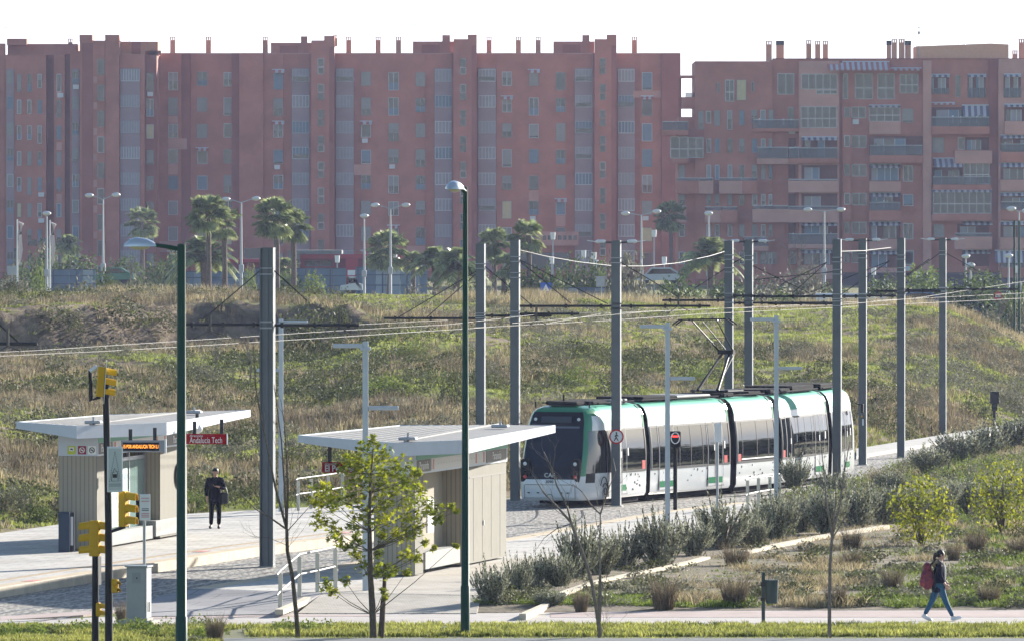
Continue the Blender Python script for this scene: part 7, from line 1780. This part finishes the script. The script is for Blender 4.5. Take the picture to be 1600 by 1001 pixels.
def face(parent, c, fwd, up=(0, 0, 1)):
    f = Vector(fwd).normalized(); u = Vector(up).normalized(); s_ = f.cross(u).normalized(); u = s_.cross(f)
    M = Matrix(((s_.x, f.x, u.x, c.x), (s_.y, f.y, u.y, c.y), (s_.z, f.z, u.z, c.z), (0, 0, 0, 1)))
    mb = MB(); mb.M = M; mb.tube([(0, .085, .02), (0, .108, -.018), (0, .09, -.03)], [.008, .014, .008], 6); mb.build('nose', M_skin, parent, True)
    mb = MB(); mb.M = M
    for x in (-.032, .032): mb.ell((x, .083, .012), .013, .008, .007, 8, 5)
    mb.build('eyes', M_dtext, parent, True)
    mb = MB(); mb.M = M; mb.ell((0, .085, -.058), .024, .009, .006, 8, 5); mb.build('mouth', mat('lips', (.35, .12, .1), .5), parent, True)
    mb = MB(); mb.M = M
    for x in (-.085, .085): mb.ell((x, 0, -.005), .012, .02, .032, 8, 6)
    mb.build('ears', M_skin, parent, True); return M
# ---- man on the platform, facing the viewer, looking at his phone
b0 = G(336, 825, PZ); man = thing('person', 'man in dark coat and trousers standing on the left platform looking at his phone', 'person', b0)
V3 = Vector
sk = Sk(); pel = sk.v((0, 0, .93), (.12, .08)); sp = sk.v((0, .0, 1.15), (.12, .085), pel); ch = sk.v((0, .0, 1.38), (.145, .095), sp)
for sx in (-1, 1):
    hip = sk.v((sx * .095, 0, .86), .07, pel); kn = sk.v((sx * .11 + .01, -.02, .48), .055, hip); an = sk.v((sx * .10 + (.01 if sx > 0 else -.02), .02, .09), .038, kn); sk.v((sx * .10 + sx * .03, -.13, .04), (.035, .028), an)
# right arm (viewer's left) hanging, left arm raised with the phone
sh = sk.v((-.19, 0, 1.44), .06, ch); el = sk.v((-.245, .02, 1.16), .045, sh); wr = sk.v((-.235, -.02, .90), .03, el); hand(sk, V3((-.235, -.02, .90)), (0, -.05, -1), (1, 0, 0), wr, .5, 1)
sh = sk.v((.19, 0, 1.44), .06, ch); el = sk.v((.27, -.02, 1.17), .045, sh); wr = sk.v((.10, -.22, 1.24), .03, el); hand(sk, V3((.10, -.22, 1.24)), (-.9, -.15, .15), (0, -.3, .9), wr, .6, 1)
HC = V3((.01, -.07, 1.655)); fw = V3((0.02, -1, -.45)); head(man, sk, V3((0, -.01, 1.50)), HC, fw, ch)
body = skin('body', sk.V, sk.E, sk.R, M_skin, man)
face(man, HC, fw, (0, -.4, 1))
mb = MB(); mb.M = Matrix.Translation(HC + V3((0, .02, .035))); mb.ell((0, 0, 0), .092, .105, .095, 14, 8, -.1); mb.build('hair', M_hair, man, True)
M_coat = mat('dark_coat', (.010, .011, .018), .9, spec=.08, noise=.2, nscale=14); M_trou = mat('dark_trousers', (.010, .010, .014), .9, spec=.08)
sk = Sk(); a0 = sk.v((0, 0, .70), (.215, .15)); a = sk.v((0, 0, .82), (.215, .15), a0); b_ = sk.v((0, 0, 1.0), (.20, .145), a); c = sk.v((0, 0, 1.2), (.195, .14), b_); d = sk.v((0, .0, 1.38), (.21, .135), c); e = sk.v((0, -.005, 1.49), (.10, .085), d); sk.v((0, -.02, 1.53), (.075, .07), e)
q = sk.v((-.20, 0, 1.43), .085, d); q = sk.v((-.255, .02, 1.16), .07, q); sk.v((-.24, -.02, .93), .055, q)
q = sk.v((.20, 0, 1.43), .085, d); q = sk.v((.28, -.02, 1.16), .07, q); sk.v((.13, -.2, 1.235), .055, q)
skin('coat', sk.V, sk.E, sk.R, M_coat, man)
sk = Sk(); a = sk.v((0, 0, .92), (.15, .11))
for sx in (-1, 1): q = sk.v((sx * .09, 0, .82), .10, a); q = sk.v((sx * .11 + .01, -.02, .48), .078, q); sk.v((sx * .10 + (.01 if sx > 0 else -.02), .02, .10), .062, q)
skin('trousers', sk.V, sk.E, sk.R, M_trou, man)
for sx in (-1, 1):
    mb = MB(); mb.ell((sx * .115 + (0 if sx > 0 else -.02), -.06, .045), .048, .145, .05, 12, 6); mb.build('shoe', M_black, man, True)
ph = bpy.data.objects.new('phone_src', None); bpy.data.objects.remove(ph)
t = thing('phone', 'black mobile phone held by the man on the platform', 'phone', b0 + V3((.0, -.26, 1.275))); mb = MB(); mb.M = Matrix.Rotation(R(-35), 4, 'X'); mb.box(-.035, .035, -.075, .075, -.004, .004, .002); mb.build('case', M_black, t)
t = thing('shoulder_bag', 'black bag hanging at the left hip of the man on the platform', 'bag', b0 + V3((.27, .02, .72))); mb = MB(); mb.box(-.11, .11, -.07, .07, 0, .34, .03); mb.build('bag_body', mat('bag_black', (.015, .015, .018), .6), t); mb = MB(); mb.tube([(-.09, 0, .33), (-.13, -.06, .5), (-.11, -.08, .68)], .015, 5); mb.tube([(.09, 0, .33), (.02, .06, .55), (-.1, .02, .7)], .015, 5); mb.build('strap', M_black, t)

# ---- woman walking to the right along the path
b0 = G(1467, 969, .012); wo = thing('person', 'woman in dark coat and blue jeans walking right along the path', 'person', b0)
sk = Sk(); pel = sk.v((0, 0, .86), (.13, .105)); sp = sk.v((0, 0, 1.06), (.115, .09), pel); ch = sk.v((.015, 0, 1.25), (.13, .10), sp)
L_leg = [((.03, -.07, .80), .085), ((.15, -.075, .45), .055), ((.32, -.08, .10), .035), ((.43, -.08, .055), (.03, .025))]
R_leg = [((-.03, .07, .80), .085), ((-.16, .075, .44), .055), ((-.33, .08, .13), .035), ((-.24, .08, .04), (.03, .025))]
for L_ in (L_leg, R_leg): sk.chain([(V3(p), r) for p, r in L_], pel)
sh = sk.v((.02, -.16, 1.30), .052, ch); el = sk.v((.0, -.20, 1.05), .04, sh); wr = sk.v((.13, -.19, .86), .028, el); hand(sk, V3((.13, -.19, .86)), (.35, 0, -.95), (-.2, 1, 0), wr, .4, -1)
sh = sk.v((.02, .16, 1.30), .052, ch); el = sk.v((.06, .2, 1.06), .04, sh); wr = sk.v((.19, .19, .88), .028, el); hand(sk, V3((.19, .19, .88)), (.35, 0, -.95), (0, -1, 0), wr, .4, 1)
HC = V3((.055, 0, 1.52)); fw = V3((1, -.05, .0)); head(wo, sk, V3((.02, 0, 1.37)), HC, fw, ch)
skin('body', sk.V, sk.E, sk.R, M_skin, wo)
face(wo, HC, fw)
mb = MB(); mb.ell((HC.x - .025, 0, HC.z + .025), .1, .092, .098, 14, 10); mb.ell((HC.x - .13, 0, HC.z - .0), .05, .045, .06, 10, 8); mb.tube([(HC.x - .14, 0, HC.z), (HC.x - .165, 0, HC.z - .08), (HC.x - .15, 0, HC.z - .15)], [.04, .035, .012], 8); mb.build('hair', M_hair, wo, True)
M_wcoat = mat('navy_coat', (.008, .011, .028), .9, spec=.06, noise=.2, nscale=12); M_jean = mat('blue_jeans', (.012, .085, .17), .8, noise=.15, nscale=10)
sk = Sk(); a0 = sk.v((.015, 0, .64), (.16, .185)); a = sk.v((.01, 0, .74), (.165, .19), a0); b_ = sk.v((.0, 0, .90), (.165, .175), a); c = sk.v((.0, 0, 1.08), (.14, .16), b_); d = sk.v((.01, 0, 1.25), (.135, .165), c); e = sk.v((.01, 0, 1.36), (.075, .08), d)
q = sk.v((.02, -.165, 1.29), .07, d); q = sk.v((.0, -.21, 1.05), .062, q); sk.v((.12, -.20, .88), .05, q)
q = sk.v((.02, .165, 1.29), .07, d); q = sk.v((.06, .21, 1.06), .062, q); sk.v((.18, .2, .9), .05, q)
skin('coat', sk.V, sk.E, sk.R, M_wcoat, wo)
mb = MB(); mb.tube([(.09, -.03, 1.34), (.13, -.03, 1.2), (.135, -.03, 1.02), (.12, -.03, .9)], [.03, .035, .032, .02], 8); mb.build('sweater', mat('pale_sweater', (.6, .58, .54), .9), wo, True)
mb = MB(); mb.tube([(-.02, -.09, 1.34), (-.10, 0, 1.36), (-.02, .09, 1.34)], [.04, .06, .04], 8); mb.ell((-.10, 0, 1.3), .06, .1, .08, 10, 8); mb.build('hood', mat('fur_trim', (.33, .25, .15), .95, noise=.4, nscale=30), wo, True)
mb = MB(); mb.tube([(-.0, -.08, 1.40), (.07, -.06, 1.33)], .022, 6); mb.tube([(0, .08, 1.40), (.07, .06, 1.33)], .022, 6); mb.build('collar', mat('pale_sweater', (.6, .58, .54), .9), wo, True)
sk = Sk(); a = sk.v((0, 0, .86), (.135, .115)); 
for L_ in (L_leg, R_leg): sk.chain([(V3(L_[0][0]), .098), (V3(L_[1][0]), .07), (V3(L_[2][0]), .05)], a)
skin('jeans', sk.V, sk.E, sk.R, M_jean, wo)
for x, y, z, rz in ((.40, -.08, .06, 12), (-.27, .08, .06, -22)):
    mb = MB(); mb.M = Matrix.Translation((x, y, z)) @ Matrix.Rotation(R(-rz), 4, 'Y'); mb.ell((0, 0, 0), .14, .045, .045, 12, 6); mb.ell((-.07, 0, .03), .055, .043, .05, 10, 6); mb.build('shoe', M_white, wo, True)
t = thing('backpack', 'red and pink patterned backpack on the back of the walking woman', 'backpack', b0 + V3((-.27, -.06, .78)))
mb = MB(); mb.ell((0, 0, .2), .16, .17, .26, 16, 12); mb.ell((.0, 0, .46), .10, .12, .12, 12, 8); mb.build('bag_body', mat('backpack_red', (.26, .04, .05), .8, col2=(.09, .02, .05), nscale=14), t, True)
mb = MB(); mb.ell((-.09, -.02, .12), .10, .12, .12, 12, 8); mb.build('front_pocket', mat('backpack_orange', (.35, .09, .05), .8, col2=(.18, .03, .08), nscale=18), t, True)
mb = MB(); mb.tube([(.12, -.1, .2), (.22, -.16, .4), (.3, -.14, .58), (.2, -.1, .66), (.05, -.06, .5)], .02, 6); mb.build('strap', mat('strap_black', (.02, .02, .025), .8), t, True)
# ================================================================== camera, light, sky, haze
cam = bpy.data.cameras.new('camera'); co = bpy.data.objects.new('camera', cam); C.objects.link(co); sc.camera = co
co.location = (0, 0, H); co.rotation_euler = (math.pi / 2, 0, 0)
cam.sensor_width = 36; cam.lens = 36 * F / 1600; cam.clip_start = 1; cam.clip_end = 20000
cam.shift_y = -(500.5 - YH) / 1600
EL = R(17); AZ = math.atan2(.62, .785)
sun = bpy.data.lights.new('sun', 'SUN'); sun.energy = 5.0; sun.angle = R(.53); sun.color = (1.0, .94, .84)
so = bpy.data.objects.new('sun', sun); C.objects.link(so)
d = Vector((math.sin(AZ) * math.cos(EL), math.cos(AZ) * math.cos(EL), math.sin(EL))); so.rotation_euler = d.to_track_quat('Z', 'Y').to_euler(); so.location = (60, 100, 80)
w = bpy.data.worlds.new('World'); sc.world = w; w.use_nodes = True; nt = w.node_tree; bg = nt.nodes['Background']
sky = nt.nodes.new('ShaderNodeTexSky'); sky.sky_type = 'NISHITA'; sky.sun_disc = False; sky.sun_elevation = EL; sky.sun_rotation = AZ; sky.air_density = 1.0; sky.dust_density = .5; sky.ozone_density = 2.0
tcw = nt.nodes.new('ShaderNodeTexCoord'); sp = nt.nodes.new('ShaderNodeSeparateXYZ'); nt.links.new(tcw.outputs['Generated'], sp.inputs[0])
rp = nt.nodes.new('ShaderNodeValToRGB'); rp.color_ramp.elements[0].position = 0.03; rp.color_ramp.elements[0].color = (1, 1, 1, 1); rp.color_ramp.elements[1].position = 0.16; rp.color_ramp.elements[1].color = (0, 0, 0, 1)
nt.links.new(sp.outputs['Z'], rp.inputs['Fac']); mx = nt.nodes.new('ShaderNodeMix'); mx.data_type = 'RGBA'; 
dp = nt.nodes.new('ShaderNodeVectorMath'); dp.operation = 'DOT_PRODUCT'; nt.links.new(tcw.outputs['Generated'], dp.inputs[0]); dp.inputs[1].default_value = (math.sin(AZ), math.cos(AZ), 0)
mr = nt.nodes.new('ShaderNodeMapRange'); mr.inputs['From Min'].default_value = .1; mr.inputs['From Max'].default_value = .75; nt.links.new(dp.outputs['Value'], mr.inputs['Value'])
mm = nt.nodes.new('ShaderNodeMath'); mm.operation = 'MULTIPLY'; nt.links.new(rp.outputs['Color'], mm.inputs[0]); nt.links.new(mr.outputs['Result'], mm.inputs[1]); nt.links.new(mm.outputs[0], mx.inputs['Factor'])
nt.links.new(sky.outputs[0], mx.inputs['A']); mx.inputs['B'].default_value = (8.2, 8.5, 9.0, 1)      # bright white haze band low in the sky
nt.links.new(mx.outputs['Result'], bg.inputs[0]); bg.inputs[1].default_value = 0.075
sc.view_settings.view_transform = 'Standard'; sc.view_settings.look = 'None'; sc.view_settings.gamma = 1; sc.view_settings.exposure = EXPO; sc.view_settings.use_curve_mapping = False
# air
mb = MB(); mb.box(-160, 160, -6, 960, -1.6, 42); hz_o = mb.build('haze', []); tag(hz_o, kind='stuff'); hz_o['label'] = 'thin bluish haze in the air'
m = bpy.data.materials.new('haze_air'); m.use_nodes = True; nt = m.node_tree
for n in list(nt.nodes):
    if n.type != 'OUTPUT_MATERIAL': nt.nodes.remove(n)
pv = nt.nodes.new('ShaderNodeVolumePrincipled'); pv.inputs['Density'].default_value = HAZE; pv.inputs['Color'].default_value = (.58, .66, 1.0, 1); pv.inputs['Anisotropy'].default_value = .3
nt.links.new(pv.outputs[0], [n for n in nt.nodes if n.type == 'OUTPUT_MATERIAL'][0].inputs['Volume'])
hz_o.data.materials.clear(); hz_o.data.materials.append(m)
sc.cycles.max_bounces = 5; sc.cycles.diffuse_bounces = 2; sc.cycles.glossy_bounces = 3; sc.cycles.transparent_max_bounces = 8; sc.cycles.volume_bounces = 0
sc.cycles.use_denoising = True
try: sc.cycles.denoiser = 'OPENIMAGEDENOISE'
except Exception: pass
